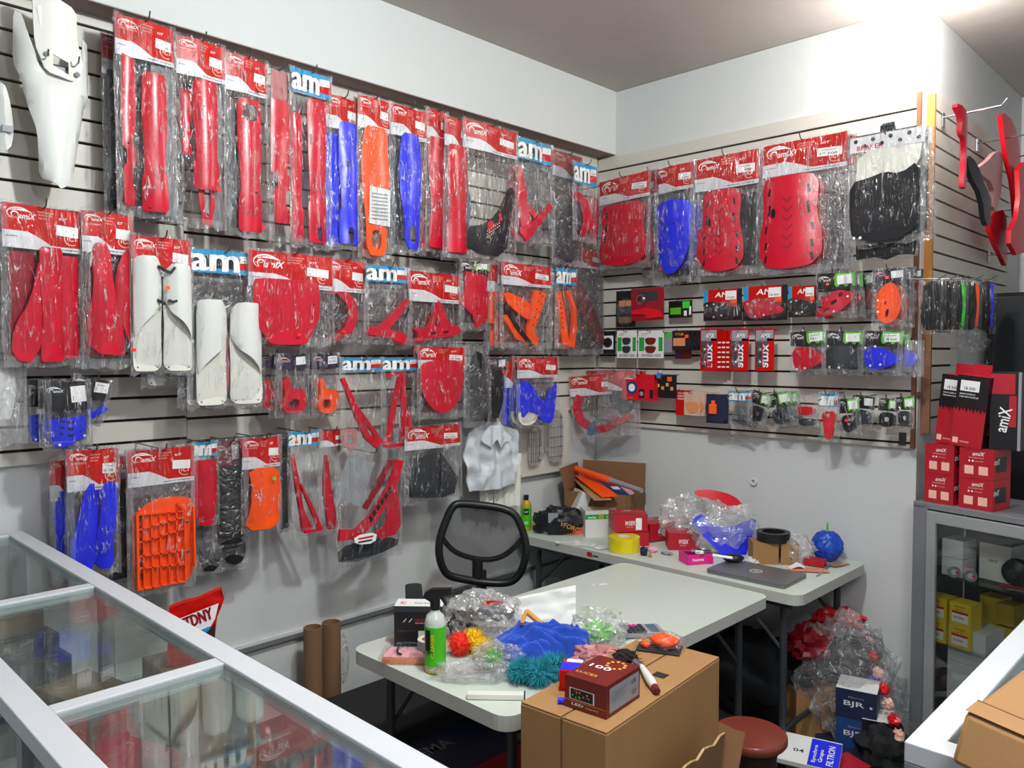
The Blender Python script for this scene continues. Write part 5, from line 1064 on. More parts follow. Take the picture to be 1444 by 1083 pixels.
b.add(vs_, fs, 'mesh_black'); b.build('backrest_mesh', t, smooth=180)
side = cn.cross(Vector((0, 0, 1))).normalized()*-1; 
b = MB(); M_ = Matrix((( side.x, cn.x, 0, 0), (side.y, cn.y, 0, 0), (0, 0, 1, 0), (0, 0, 0, 1)))
b.T = M_ @ Matrix.Translation((0, .06, 0)); b.prism(rrect(-.24, .24, -.24, .24, .1), .44, .50, 'fabric_black'); b.build('seat', t, bevel=.02, smooth=40)
b = MB(); b.T = M_; b.tube([(0, -.22, .72), (0, -.20, .5), (0, -.1, .42), (0, .06, .42)], .022, 'black', 8); b.build('back_bracket', t, smooth=60)
b = MB(); b.T = M_; b.tube([(0, .06, .44), (0, .06, .10)], .025, 'chrome', 12); b.build('gas_lift', t, smooth=60)
for s_ in (-1, 1):
    b = MB(); b.T = M_; b.tube([(s_*.24, -.06, .43), (s_*.29, -.08, .5), (s_*.30, -.07, .66)], .014, 'black', 8); 
    b.T = M_ @ Matrix.Translation((s_*.30, -.02, .665)); b.prism(rrect(-.035, .035, -.13, .13, .03), 0, .03, 'black'); b.build('armrest', t, smooth=40)
for k in range(5):
    a = 2*PI*k/5+.3; b = MB(); e_ = Vector((math.cos(a)*.28, math.sin(a)*.28, .07)); o_ = M_ @ Vector((0, .06, 0))
    b.tube([o_+Vector((0, 0, .10)), o_+e_], [.02, .013], 'black', 8); b.build('base_arm', t, smooth=40)
    b = MB(); b.lathe([(.0, -.012), (.028, -.012), (.028, .012), (0, .012)], 'black', o_+e_+Vector((0, 0, -.042)), 14, Matrix.Rotation(PI/2, 4, 'X') @ Matrix.Rotation(a, 4, 'Y')); b.build('caster', t, smooth=40)

# ---- cabinet on the right
CZ = 1.06; C0 = onz(1288, 706, CZ); C1 = onz(1444, 732, CZ); cx_ = (C1-C0).normalized(); cyv = Vector((-cx_.y, cx_.x, 0)); 
if cyv.y < 0: cyv = -cyv
MC = Matrix(((cx_.x, cyv.x, 0, C0.x), (cx_.y, cyv.y, 0, C0.y), (0, 0, 1, 0), (0, 0, 0, 1)))
def cpx(x, y):
    q = onplane(x, y, C0, -cyv); q = q-C0; return q.dot(cx_), q.z+C0.z-0
CWD = .95
t = thing('glass_cabinet', 'grey aluminium glass cabinet with shelves of parts on the right', 'cabinet', M=MC)
b = MB(); b.box((CWD/2, .2, CZ-.012), (CWD, .4, .024), 'alu_side')
x_l = cpx(1305, 850)[0]
b.box((x_l/2, .012, CZ/2), (x_l, .024, CZ-.024), 'alu_side'); b.box((CWD-.02, .02, CZ/2), (.04, .04, CZ), 'alu_side')
b.box((.0+.004, .2, CZ/2), (.008, .36, CZ-.03), 'alu_side'); b.box((CWD/2, .39, CZ/2), (CWD-.02, .01, CZ-.04), 'charcoal'); b.box((CWD/2, .2, .06), (CWD-.02, .36, .1), 'alu_side'); b.build('cabinet_body', t, bevel=.002)
x_i = cpx(1319, 850)[0]; zt = cpx(1319, 737)[1]; z_o = cpx(1306, 719)[1]
b = MB(); b.box(((x_l+x_i)/2+.003, -.004, (z_o+.1)/2), (x_i-x_l-.004, .02, z_o-.1), 'alu'); b.box(((x_i+CWD-.05)/2, -.004, (zt+z_o)/2), (CWD-.05-x_i, .02, z_o-zt), 'alu')
b.box(((x_i+CWD-.05)/2, -.004, .12), (CWD-.05-x_i, .02, .05), 'alu'); b.build('door', t, bevel=.002)
b = MB(); b.box(((x_i+CWD-.05)/2, -.002, (zt+.14)/2), (CWD-.05-x_i, .004, zt-.14), 'cabinet_glass'); b.build('door_glass', t)
s1 = cpx(1321, 812)[1]; s2 = cpx(1321, 910)[1]
for z in (s1, s2):
    b = MB(); b.box((CWD/2, .2, z-.004), (CWD-.03, .34, .008), 'shelf_glass'); b.build('shelf', t)
b = MB(); b.tube([(x_l*.55, -.0008, CZ-.01), (x_l*.5, -.0008, CZ-.028), (x_l*.62, -.0008, CZ-.03)], .0016, 'sky_blue', 5); b.build('paint_mark', t)
def cin(x, y, z, w, d, ht, m, label, fn=None, name='carton', rz=0):
    q = thing(name, label, 'box', M=MC @ Matrix.Translation((x, y, z)) @ Matrix.Rotation(rz, 4, 'Z')); b = MB(); b.box((0, d/2, ht/2), (w, d, ht), m)
    if fn: fn(b, w, d, ht)
    b.build('carton_body', q); return q
mpc = F.dot(C0-CAM)/FPX
wx = cpx(1334, 850)[0]
for k in range(2): cin(cpx(1333, 790)[0], .05, s1+.001+.075*k, .085, .1, .073, 'card_white', 'plain white carton on the top cabinet shelf, %s of two' % ('lower', 'upper')[k])
cin(cpx(1380, 790)[0], .12, s1+.001, .12, .12, .15, 'cream_plastic', 'cream carton with dark lid on the top cabinet shelf', lambda b, w, d, ht: (b.box((0, d/2, ht+.012), (w*1.02, d*1.02, .03), 'charcoal'), ft(b, 'SKF', w, ht, .3, .5, .3, .06, 'grey')))
for k, x in enumerate((1340, 1356)):
    X_ = cpx(x, 800)[0]; q = thing('bearing_tube', 'clear roll of white parts on the top cabinet shelf, %s one' % ('left', 'right')[k], 'packet', M=MC @ Matrix.Translation((X_+.02*k, .03, s1+.024)) @ Matrix.Rotation(.6, 4, 'Z'))
    b = MB(); b.T = Matrix.Rotation(-PI/2, 4, 'X'); b.lathe([(.0, 0), (.023, .001), (.023, .11), (0, .11)], 'card_white', n=16); b.ring(.023, .012, .002, 'card_grey', (0, 0, -.002)); b.lathe([(.006, -.003), (0, -.004)], 'neon_red', (.01, 0, 0), 8); b.box((0, -.023, .05), (.016, .002, .02), 'neon_orange'); b.build('roll', q, smooth=50)
for k, x in enumerate((1412, 1440)):
    X_ = cpx(x, 800)[0]; q = thing('round_horn', 'black round horn on the top cabinet shelf, %s one' % ('left', 'right')[k], 'vehicle part', M=MC @ Matrix.Translation((X_, .12, s1+.056)))
    b = MB(); b.T = Matrix.Rotation(PI/2, 4, 'X'); b.lathe([(0, .04), (.02, .04), (.03, .03), (.05, .02), (.055, 0), (.05, -.02), (.02, -.04), (0, -.04)], 'black', n=24); b.lathe([(.018, .041), (0, .043)], 'charcoal', n=16); b.build('horn_body', q, smooth=40)
b = MB(); b.T = MC; q0 = cpx(1400, 815)[0]; b.tube([(q0, .05, s1+.008), (q0+.05, .06, s1+.012), (q0+.12, .05, s1+.008)], .006, 'dark_red', 8); tag(b.build('red_hose', smooth=50), 'short dark red hose on the top cabinet shelf', 'hose')
b = MB(); b.T = MC; b.tube([(q0+.04, .03, s1+.008), (q0+.09, .03, s1+.012), (q0+.16, .02, s1+.006)], .005, 'chrome', 8); tag(b.build('metal_wrench', smooth=50), 'silver tool lying on the cabinet shelf below the horns', 'tool')
yb_ = lambda b, w, d, ht: (fq(b, w, ht, .12, .14, .88, .52, 'sticker'), fq(b, w, ht, .12, .52, .88, .62, 'card_red'), ft(b, 'MOTOREX', w, ht, .25, .8, .5, .06, 'ink'), ft(b, '12 V', w, ht, .3, .66, .35, .06, 'ink'), ft(b, 'BATERIA', w, ht, .2, .3, .5, .1, 'box_red'))
for k, x in enumerate((1312, 1346)):
    for j in range(2): cin(cpx(x, 870)[0], .04, s2+.001+.093*j, .086, .08, .092, 'yellow', 'yellow battery carton in the cabinet, %s %s' % (('upper', 'lower')[1-j], ('left', 'right')[k]), yb_)
for j in range(2): cin(cpx(1346, 870)[0]+.02, .14+.09, s2+.001+.093*j, .086, .08, .092, 'yellow', 'yellow battery carton behind the front right pair, %s' % ('lower', 'upper')[j])
for j in range(2): cin(cpx(1372, 870)[0]+.02, .2, s2+.001+.093*j, .07, .08, .085, 'amber', 'dim yellow carton deeper in the cabinet, %s' % ('lower', 'upper')[j])
for j in range(2): cin(cpx(1350, 960)[0], .06, .121+.15*(j), .15, .16, .148, 'card_white', 'big white carton low in the cabinet, %s' % ('lower', 'upper')[j])
cin(cpx(1350, 960)[0], .06, .121+.30, .15, .16, .138, 'card_white', 'big white carton just under the yellow cartons')
cin(cpx(1400, 960)[0], .1, .121, .10, .12, .38, 'card_grey', 'pale grey carton at the right of the white ones in the cabinet')
# on the cabinet: red cartons
def redb(b, w, d, ht):
    b.text('amiX', (-.12*w, -.0012, .76*ht), (1, 0, 0), (0, 0, 1), .34*w, .13*ht, 'white_ink', .3)
    for u in (.16, .58): fq(b, w, ht, u, .14, u+.27, .42, 'logo_pink')
    for u in (.30, .40): b.add([((u-.5)*w+.03*w*math.cos(a*PI/5), -.001, .58*ht+.03*w*math.sin(a*PI/5)) for a in range(10)], [tuple(range(10))], 'white_ink')
    ft(b, 'amix_mexico', w, ht, .46, .56, .25, .04, 'logo_pink'); ft(b, 'GUARDS KIT', w, ht, .28, .67, .45, .04, 'logo_pink')
    sq(b, w, d, ht, 1, .15, .25, .75, .75, 'card_black'); b.text('amiX', (w/2+.0012, .02*d, .5*ht), (0, 1, 0), (0, 0, 1), .3*d, .2*ht, 'white_ink', .2)
fwd = [(1293, 1335), (1337, 1386)]
for j in range(2):
    for k, (a, c) in enumerate(fwd):
        xa, xc = cpx(a, 690)[0], cpx(c, 690)[0]
        cin((xa+xc)/2+.012+.012*k, .03, CZ+.001+.121*j, (xc-xa)*.97, .13, .12, 'box_red', 'red carton stacked on the cabinet, %s %s of four' % (('lower', 'upper')[j], ('left', 'right')[k]), redb)
def tallf(b, w, d, ht):
    fq(b, w, ht, 0, .55, 1, 1, 'card_black'); fq(b, w, ht, .12, .78, .72, .93, 'sticker', -.0014); ft(b, '18 500', w, ht, .25, .8, .35, .04, 'ink', -.002)
    for k in range(9): b.add([((k/9-.5)*w, -.0009, .55*ht), (((k+1)/9-.5)*w, -.0009, .55*ht), (((k+.6)/9-.5)*w, -.0009, (.50-.02*(k % 2))*ht)], [(0, 1, 2)], 'card_black')
    ft(b, 'SHOCK COVER KIT', w, ht, .12, .73, .5, .02); ft(b, 'PARA MOTOCROSS', w, ht, .12, .69, .6, .02); fq(b, w, ht, .06, .04, .24, .12, 'logo_pink'); ft(b, 'amix', w, ht, .3, .06, .3, .03, 'logo_pink')
    sq(b, w, d, ht, 1, 0, 0, 1, 1, 'card_black'); b.text('PLASTICS', (w/2+.0016, .7*d, .2*ht), (0, 0, 1), (0, -1, 0), .6*ht, .3*d, 'redb')
for k, (a, c) in enumerate(((1296, 1338), (1327, 1376))):
    xa, xc = cpx(a, 620)[0], cpx(c, 620)[0]
    q = thing('tall_carton', 'tall red and black carton with price label on the red ones, %s' % ('left', 'right')[k], 'box', M=MC @ Matrix.Translation(((xa+xc)/2+.015, .075-.05*k, CZ+.2435)) @ Matrix.Rotation(.10*1, 4, 'Y'))
    b = MB(); w_, d_, h_ = (xc-xa)*.9, .07, .285; b.box((0, d_/2, h_/2), (w_, d_, h_), 'box_red'); tallf(b, w_, d_, h_); b.build('carton_body', q)
    b = MB(); b.box((0, d_*.8, h_+.02), (w_*.6, .002, .05), 'box_red'); b.build('hang_flap', q)
xa, xc = cpx(1372, 620)[0], cpx(1412, 620)[0]
q = thing('black_carton', 'black carton with big white lettering beside the tall red ones', 'box', M=MC @ Matrix.Translation(((xa+xc)/2+.035, .06, CZ+.2435)) @ Matrix.Rotation(.22, 4, 'Z'))
b = MB(); w_, d_, h_ = (xc-xa), .14, .30; b.box((0, d_/2, h_/2), (w_, d_, h_), 'card_black'); fq(b, w_, h_, 0, .72, .8, .98, 'box_red'); fq(b, w_, h_, .62, .3, .85, .7, 'box_red', -.001); fq(b, w_, h_, .9, 0, 1, 1, 'card_grey', -.001)
b.text('amiX', (.05*w_, -.0015, .22*h_), (.2, 0, .98), (-.98, 0, .2), .32*h_, .4*w_, 'white_ink', 0); b.build('carton_body', q)
b = MB(); p, n = onx(1370, 480, PX+.1), 0; b.blob(p, (.06, .05, .05), 'bag_film', .5, 3, 10, 5); tag(b.build('clear_bag', smooth=40), 'crumpled clear bag tucked above the tall red cartons', 'plastic bag')
rhook(1392, 512, .22, 'long bright hook above the black carton')

# ---- card on the right counter
P0, P1, P2 = onz(1361, 1003, CH+.07), onz(1444, 940, CH+.07), onz(1436, 1036, CH+.07)
P1 = P0+(P1-P0)*1.6; P2 = P0+(P2-P0)*1.8; P3_ = P1+(P2-P0)
t = thing('cardboard_box', 'flat worn cardboard box lying on the lower right counter', 'box', P0)
b = MB(); lo = Vector((-.012, -.02, -.069)); top = [P0-P0, P1-P0, P3_-P0, P2-P0]; bot = [v+lo for v in top]
b.add(top+bot, [(3, 2, 1, 0), (4, 5, 6, 7), (0, 1, 5, 4), (1, 2, 6, 5), (2, 3, 7, 6), (3, 0, 4, 7)], 'cardboard'); b.build('box_body', t, bevel=.008, smooth=40)
b = MB(); fl = [(P0-P0)+Vector((0, 0, .002)), (P2-P0)+Vector((0, 0, .002))]; d_ = (P1-P0)*.12; b.add([fl[0]+d_, fl[1]+d_, fl[1]+d_*.0, fl[0]], [(0, 3, 2, 1)], 'cardboard'); b.tube([fl[0]+d_, fl[1]+d_], .0012, 'cardboard_edge', 5); b.build('top_flap', t)
# ================================================================ big cartons, stool, tubes, floor heap
zb = .85
Fp, Lp, Rp = onz(855.5, 1036, zb), onz(745, 986, zb), onz(1015, 928, zb)
ux = (Rp-Fp); uy = (Lp-Fp); uxn = ux.normalized(); uyn = Vector((-uxn.y, uxn.x, 0)); L1, L2 = ux.length, uy.length
MBX = Matrix(((uxn.x, uyn.x, 0, Fp.x), (uxn.y, uyn.y, 0, Fp.y), (0, 0, 1, 0), (0, 0, 0, 1)))
t = thing('shipping_carton', 'large brown cardboard carton carrying a red box and paintbrush', 'cardboard box', M=MBX)
b = MB(); b.box((L1/2, L2/2, zb/2+.07), (L1, L2, zb-.14), 'cardboard')
g = L2*.50
b.build('carton_body', t, bevel=.004)
b = MB(); b.box((L1/2, g, zb+.0003), (L1, .004, .001), 'cardboard_edge'); b.box((-.0003, g, zb-.2), (.001, .004, .4), 'cardboard_edge'); b.build('flap_seam', t)
for nm, y0_, y1_ in (('top_flap', .001, g-.003), ('top_flap', g+.003, L2-.001)):
    b = MB(); b.box((L1/2, (y0_+y1_)/2, zb+.002), (L1-.002, y1_-y0_, .003), 'cardboard'); b.build(nm, t, bevel=.001)
b = MB(); b.box((L1*.62, L2*.26, zb+.0042), (.03, .035, .001), 'dark_void'); b.build('hand_hole', t)
b = MB(); t2 = thing('open_carton', 'open cardboard carton with ragged flaps holding the large carton', 'cardboard box', M=MBX)
e = .035; oh = .52; T_ = .006
for (c, d) in (((L1/2, -e, oh/2), (L1+2*e, T_, oh)), ((L1/2, L2+e, oh/2), (L1+2*e, T_, oh)), ((-e, L2/2, oh/2), (T_, L2+2*e, oh)), ((L1+e, L2/2, oh/2), (T_, L2+2*e, oh))):
    b = MB(); b.box(c, d, 'cardboard_dark'); b.build('side_wall', t2)
b = MB(); b.box((L1/2, L2/2, .035), (L1+2*e-.02, L2+2*e-.02, .07), 'cardboard_dark'); b.build('bottom', t2)
def flapr(nm, a, c, up, n=9):
    b = MB(); vs_ = []; a, c, up = Vector(a), Vector(c), Vector(up)
    for k in range(n+1):
        q = a.lerp(c, k/n); w_ = 1+.10*noise.noise(Vector((k*.9, a.x*5, 3))); vs_ += [q, q+up*w_]
    fs = [(2*k, 2*k+2, 2*k+3, 2*k+1) for k in range(n)]; nn = up.cross(c-a).normalized()*T_; m = len(vs_)
    vs_ += [v+nn for v in vs_]; fs += [tuple(m+i for i in reversed(f)) for f in fs]; b.add(vs_, fs, 'cardboard_dark'); b.add([v.copy() for v in vs_], [(2*k+1, 2*k+3, 2*k+3+m, 2*k+1+m) for k in range(n)]+[(0, 1, 1+m, m), (2*n, 2*n+1, 2*n+1+m, 2*n+m)], 'tape'); b.build(nm, t2)
flapr('flap', (L1*.30, -e-.01, oh), (L1*.78, -e-.01, oh), (.0, -.03, .19)); flapr('flap', (-e-.01, L2+e, oh), (-e-.01, -e, oh), (-.06, 0, .06)); flapr('flap', (L1*.42, -e-.01, oh), (-e, -e-.01, oh), (-.01, -.14, .03)); flapr('flap', (L1+e+.01, -e, oh), (L1+e+.01, L2+e, oh), (.05, 0, .1))
ZB = zb+.0045
# LED box on the carton
def led(b, w, d, ht):
    fq(b, w, ht, .12, .30, .72, .66, 'card_white'); fq(b, w, ht, .15, .32, .69, .64, 'card_black', -.0012)
    for k in range(14): b.box(((random.uniform(.2, .64)-.5)*w, -.0016, random.uniform(.36, .6)*ht), (.003, .0006, .003), ('red', 'leaf_green', 'gold')[k % 3])
    ft(b, 'LED', w, ht, .18, .13, .28, .08); ft(b, 'LIGHTS', w, ht, .52, .13, .3, .04, 'logo_pink'); fq(b, w, ht, 0, .25, 1, .262, 'gold')
    sq(b, w, d, ht, 1, .08, .12, .96, .88, 'card_grey')
    for k in range(6): sq(b, w, d, ht, 1, .14, .70-.06*k, .60-.05*(k % 3), .715-.06*k, 'grey', .0014)
    b.text('CE', (w/2+.0016, .72*d, .62*ht), (0, 1, 0), (0, 0, 1), .14*d, .12*ht, 'ink'); sq(b, w, d, ht, 1, .74, .25, .88, .42, 'grey', .0014)
    tt(b, 'LUCES', w, d, ht, .1, .18, .5, .08, 'gold'); tt(b, '100', w, d, ht, .15, .5, .5, .12, 'white_ink')
    for k in range(10): a = 2*PI*k/10; b.lathe([(.005, 0), (0, .001)], 'gold', (.1*w+.022*math.cos(a), .78*d+.022*math.sin(a), ht+.0006), 6)
pf, s = place(856, 1013, ZB)
q0, q1, q2 = onz(818, 982, ZB), onz(855, 1015, ZB), onz(902, 983, ZB)
dv = (q2-q1).length; ang = math.atan2((q2-q1).y, (q2-q1).x)-PI/2; wv = abs((q1-q0).dot(Vector((math.cos(ang), math.sin(ang), 0)))); q0 = q1-Vector((math.cos(ang), math.sin(ang), 0))*wv
hb = 47*s
t = thing('light_box', 'dark red LED lights box with white side label on the big carton', 'box', M=Matrix.Translation((q0+q1)/2) @ Matrix.Rotation(ang, 4, 'Z'))
b = MB(); b.box((0, dv/2, hb/2), (wv, dv, hb), 'maroon'); led(b, wv, dv, hb); b.build('carton_body', t)
t, *_ = carton(803, 975, ZB, .05, .075, .05, 'small red and blue box with white 8 emblem on the carton', 'box_red', 'small_box', rz=-12, pix=False, fn=lambda b, w, d, ht: (fq(b, w, ht, .0, .0, 1, .99, 'card_red'), b.add([((.1)*w+.012*math.cos(a*PI/8), -.0014, .45*ht+.012*math.sin(a*PI/8)) for a in range(16)], [tuple(range(16))], 'white_ink'), ft(b, '8', w, ht, .52, .3, .16, .3, 'box_blue', -.002), tq(b, w, d, ht, .0, .1, 1, .7, 'blue'), tq(b, w, d, ht, .2, .75, 1, 1, 'sticker')))
p, s = place(800, 989, ZB+.007); b = MB(); b.T = Matrix.Translation(p) @ Matrix.Rotation(YAW-.3, 4, 'Z') @ Matrix.Rotation(PI/2, 4, 'Y'); b.lathe([(0, -.022), (.007, -.022), (.007, .015), (.005, .022), (0, .022)], 'blue', n=14); tag(b.build('pen_cap', smooth=40), 'small blue plastic cap beside the red and blue box', 'cap')
# paintbrush
pa, pb, pc_ = onz(875, 922, ZB+.012), onz(905, 940, ZB+.014), onz(927, 975, ZB+.010)
t = thing('paintbrush', 'paintbrush with white handle and bushy black bristles on the carton', 'brush', pb)
b = MB(); b.tube([pb-pb, (pc_-pb)*.6, (pc_-pb)*.86], [.007, .012, .009], 'white_plastic', 10); b.tube([(pc_-pb)*.84, (pc_-pb)], [.010, .008], 'maroon', 10); b.build('handle', t, smooth=50)
b = MB(); b.tube([(pa-pb)*.3, pb-pb], [.012, .009], 'chrome', 8); b.build('ferrule', t, smooth=50)
b = MB(); b.blob((pa-pb)*.75, (.034, .028, .016), 'brush_hair', .35, 5, 12, 4)
for k in range(90):
    a = random.uniform(0, 2*PI); st = (pa-pb)*random.uniform(.3, 1)+Vector((0, 0, random.uniform(-.004, .01))); en = st+Vector((math.cos(a)*.03, math.sin(a)*.03, random.uniform(-.008, .014))); b.tube([st, en], [.0016, .0004], 'brush_hair', 3)
b.build('bristles', t)
# orange item in a clear pack
p, s = place(930, 915, ZB+.001); t = thing('orange_part_packet', 'clear pack with rounded orange plastic part at the carton far end', 'packet', p)
b = MB(); b.T = Matrix.Rotation(YAW-.35, 4, 'Z'); b.box((0, 0, .002), (.12, .07, .003), 'charcoal'); b.build('card', t)
b = MB(); b.T = Matrix.Rotation(YAW-.35, 4, 'Z'); b.blob((.012, .01, .022), (.040, .026, .018), 'orange', .12, 1.5, 14, 2); b.blob((-.038, -.008, .012), (.014, .012, .009), 'orange', .2, 2, 10, 3); b.build('orange_part', t, smooth=60)
b = MB(); b.T = Matrix.Rotation(YAW-.35, 4, 'Z'); b.blob((.0, .005, .024), (.066, .042, .022), 'bag_film', .35, 3, 14, 7, flat=-.022); b.build('clear_wrap', t, smooth=30)
# stool
p = onz(1058, 1032, .43); r = .118
t = thing('wooden_stool', 'round dark red wooden stool with green paint spot', 'stool', (p.x, p.y, 0))
b = MB(); b.lathe([(0, .40), (r*.95, .40), (r, .408), (r, .424), (r*.96, .43), (0, .431)], 'stool_red', n=40); b.build('seat', t, smooth=40)
b = MB(); b.lathe([(r*.82, 0), (r*.8, .02), (r*.62, .2), (r*.72, .36), (r*.84, .40)], 'stool_dark', n=32); b.build('pedestal', t, smooth=60)
b = MB(); gp = onz(1033, 1045, .4315)-p; b.add([(gp.x+.014*math.cos(a*PI/5)*(1+.3*(a % 2)), gp.y+.009*math.sin(a*PI/5)*(1+.3*(a % 2)), .4318) for a in range(10)], [tuple(range(10))], 'green_paint'); b.build('paint_spot', t)
# cardboard tubes by the wall
for k, (x, yt, X_) in enumerate(((441, 884, -2.72), (467, 877, -2.74))):
    tp = onx(x, yt, X_); s = F.dot(tp-CAM)/FPX; r = 13*s
    b = MB(); b.lathe([(r, 0), (r, tp.z), (r*.86, tp.z), (r*.86, .01)], 'kraft', n=28); 
    o = b.build('cardboard_tube', smooth=40, M=Matrix.Translation((tp.x, tp.y, 0))); tag(o, 'tall brown cardboard tube standing by the left wall, %s' % ('nearer and shorter', 'farther with clear wrap beside it')[k], 'cardboard tube', 'cardboard tubes by the left wall')
b = MB(); q = onx(482, 930, -2.73); b.blob(q, (.02, .03, .10), 'bag_film', .4, 3, 10, 9); tag(b.build('clear_wrap', smooth=30), 'strip of clear wrap clinging to the farther cardboard tube', 'plastic wrap')
# red and white bag behind the counter
pp = onx(285, 870, -2.2); nn = (CAM-pp); nn.z = 0; nn.normalize()
out = [(238, 856), (262, 846), (274, 844), (312, 828), (316, 842), (306, 868), (303, 893), (298, 935), (236, 935)]
xl = Vector((0, 0, 1)).cross(nn); Mx = Matrix(((xl.x, 0, nn.x, pp.x), (xl.y, 0, nn.y, pp.y), (0, 1, 0, pp.z), (0, 0, 0, 1)))
def l2(x, y): v = onplane(x, y, pp, nn)-pp; return (v.dot(xl), v.z)
t = thing('snack_bag', 'glossy red and white bag lettered in red behind the counter', 'bag', M=Mx)
b = MB(); b.sheet([l2(*q) for q in out], [], lambda x, y: .02+.006*noise.noise(Vector((x*40, y*40, 1))), .03, 'card_red', .014); b.build('bag_body', t, smooth=60)
b = MB(); band_ = [l2(*q) for q in [(242, 872), (308, 846), (303, 868), (296, 880), (262, 892)]]; b.add([(x, y, .031) for x, y in band_], [(0, 4, 3, 2, 1)], 'white_ink'); e_ = [l2(*q) for q in ((256, 884), (300, 866))]; dx = Vector((e_[1][0]-e_[0][0], e_[1][1]-e_[0][1], 0)); dn = dx.normalized(); [b.text('ETDNY', (e_[0][0]+q, e_[0][1]-.002, .0325), dn, Vector((-dn.y, dn.x, 0)), dx.length*1.0, (l2(256, 870)[1]-l2(256, 885)[1])*1.1, 'box_red', .1) for q in (0, .0012, .0024)]
w2 = [l2(*q) for q in [(262, 892), (296, 878), (298, 884), (285, 890)]]; b.add([(x, y, .0325) for x, y in w2], [(3, 2, 1, 0)], 'sky_blue'); w3 = [l2(*q) for q in [(285, 893), (303, 874), (303, 893)]]; b.add([(x, y, .033) for x, y in w3], [(2, 1, 0)], 'stool_dark'); b.build('printed_band', t)
zz = onplane(270, 935, pp, nn).z
b = MB(); b.box((pp.x-.03, pp.y+.0, zz/2), (.26, .22, zz), 'kraft'); tag(b.build('carton', bevel=.003), 'tall brown carton hidden behind the counter under the red bag', 'box')

# under the left table
p, s = place(545, 1010, .0); 
b = MB(); b.box((0, 0, .17), (.9, .42, .34), 'fabric_black'); t = b.build('black_case', M=Matrix.Translation((-2.42, 1.72, 0)) @ Matrix.Rotation(PI/2, 4, 'Z'), bevel=.012); tag(t, 'long black case on the floor under the front table left side', 'case')
b = MB(); p = onz(620, 1050, .28); MM = Matrix.Translation((p.x, p.y, 0)) @ Matrix.Rotation(.0, 4, 'Z')
t = thing('floor_carton', 'blue topped red carton on the floor under the front table', 'box', M=MM)
b.box((0, 0, .15), (.40, .44, .28), 'box_red'); b.box((0, 0, .2905), (.402, .442, .004), 'navy'); b.text('CEMA', (.04, -.16, .2932), (.0, 1, 0), (-1, 0, 0), .2, .06, 'grey'); b.box((.201, .12, .15), (.002, .06, .06), 'green_paint'); b.quad((.2015, -.2, .06), (.2015, 0, .06), (.2015, 0, .2), (.2015, -.2, .2), 'dark_red')
for v in range(len(b.v)): b.v[v].z -= .009
b.build('carton_body', t)
for i, (x, y, w_, d_, h_) in enumerate(((-1.95, 2.5, .5, .4, .42), (-1.62, 2.62, .3, .3, .3), (-2.2, 3.3, .6, .35, .5), (-1.7, 3.35, .5, .3, .4))):
    b = MB(); b.blob((x, y, h_/2), (w_/2, d_/2, h_/2), 'fabric_black', .25, 2, 14, i, flat=-h_/2); tag(b.build('shade_filler', smooth=60), 'black stand-in for shaded boxes under the tables, %s' % ('nearest the front table middle', 'smaller one by the front table leg', 'below the back table left half', 'below the back table right half')[i], 'sack')  # black lumps added for the dark where boxes stand in shadow
b = MB(); p = onz(890, 1000, 0.05); b.box((0, 0, .1), (.3, .2, .2), 'cardboard'); tag(b.build('carton', M=Matrix.Translation((-1.36, 2.36, 0)) @ Matrix.Rotation(.3, 4, 'Z'), bevel=.003), 'plain carton on the floor between big carton and table leg', 'box')

# floor heap on the right
t, *_ = carton(1215, 1090, 0.001, .34, .26, .058, 'low dark carton under the blue black filter boxes', 'navy', 'carton', rz=-20, pix=False)
t, *_ = carton(1162, 1046, 0.02, .25, .22, .22, 'plain brown carton in the heap under the back table end', 'cardboard', 'carton', rz=6, pix=False)
BB = lambda b, w, d, ht: (ft(b, 'BJR', w, ht, .2, .4, .5, .22, 'card_white', -.0012, .0), b.add([((.36+.05*(1 if a % 2 else .45)*math.cos(a*PI/5))*w, -.0014, (.5)*ht+.05*w*(1 if a % 2 else .45)*math.sin(a*PI/5)) for a in range(10)], [tuple(range(10))], 'card_white'), ft(b, 'filtros', w, ht, .3, .72, .4, .06, 'card_grey'), b.text('BJR', (w/2+.0012, .2*d, .3*ht), (0, 1, 0), (0, 0, 1), .5*d, .2*ht, 'card_grey'))
t, *_ = carton(1206, 1058, 0.06, .15, .14, .125, 'blue black printed filter box, lower of the stacked pair', 'box_blue', 'filter_box', rz=-28, pix=False, fn=BB)
p_, s_ = place(1206, 1058, .06)
q = thing('filter_box', 'black filter box with white lid, upper of the stacked pair', 'box', M=Matrix.Translation(p_+Vector((0, .0, .1257))) @ Matrix.Rotation(YAW-math.radians(30), 4, 'Z'))
b = MB(); b.box((0, .075, .06), (.155, .15, .12), 'navy'); BB(b, .155, .15, .12); tq(b, .155, .15, .12, .0, .0, 1, 1, 'paper'); tq(b, .155, .15, .12, .3, .48, .7, .50, 'card_grey', .0012); b.build('carton_body', q)
t, *_ = carton(1236, 1066, 0.06, .11, .13, .14, 'small black box at the right of the filter boxes', 'card_black', 'small_box', rz=-28, pix=False, fn=lambda b, w, d, ht: tq(b, w, d, ht, 0, 0, 1, 1, 'paper'))
def heap(x, y, h, r, m, label, seed, amp=.3, fr=2.5, nm='plastic_bag', cat='plastic bag', sm=35, n=18):
    p = onz(x, y, h); b = MB(); b.blob((0, 0, 0), r, m, amp, fr, n, seed, flat=-min(r[2]*.95, h-.005)); o = b.build(nm, M=Matrix.Translation(p) @ Matrix.Rotation(YAW, 4, 'Z'), smooth=sm); return tag(o, label, cat)
heap(1195, 925, .34, (.15, .09, .15), 'fabric_black', 'heaped dark grey cloth inside the clear sack on the right', 3, .25, nm='dark_cloth', cat='cloth')
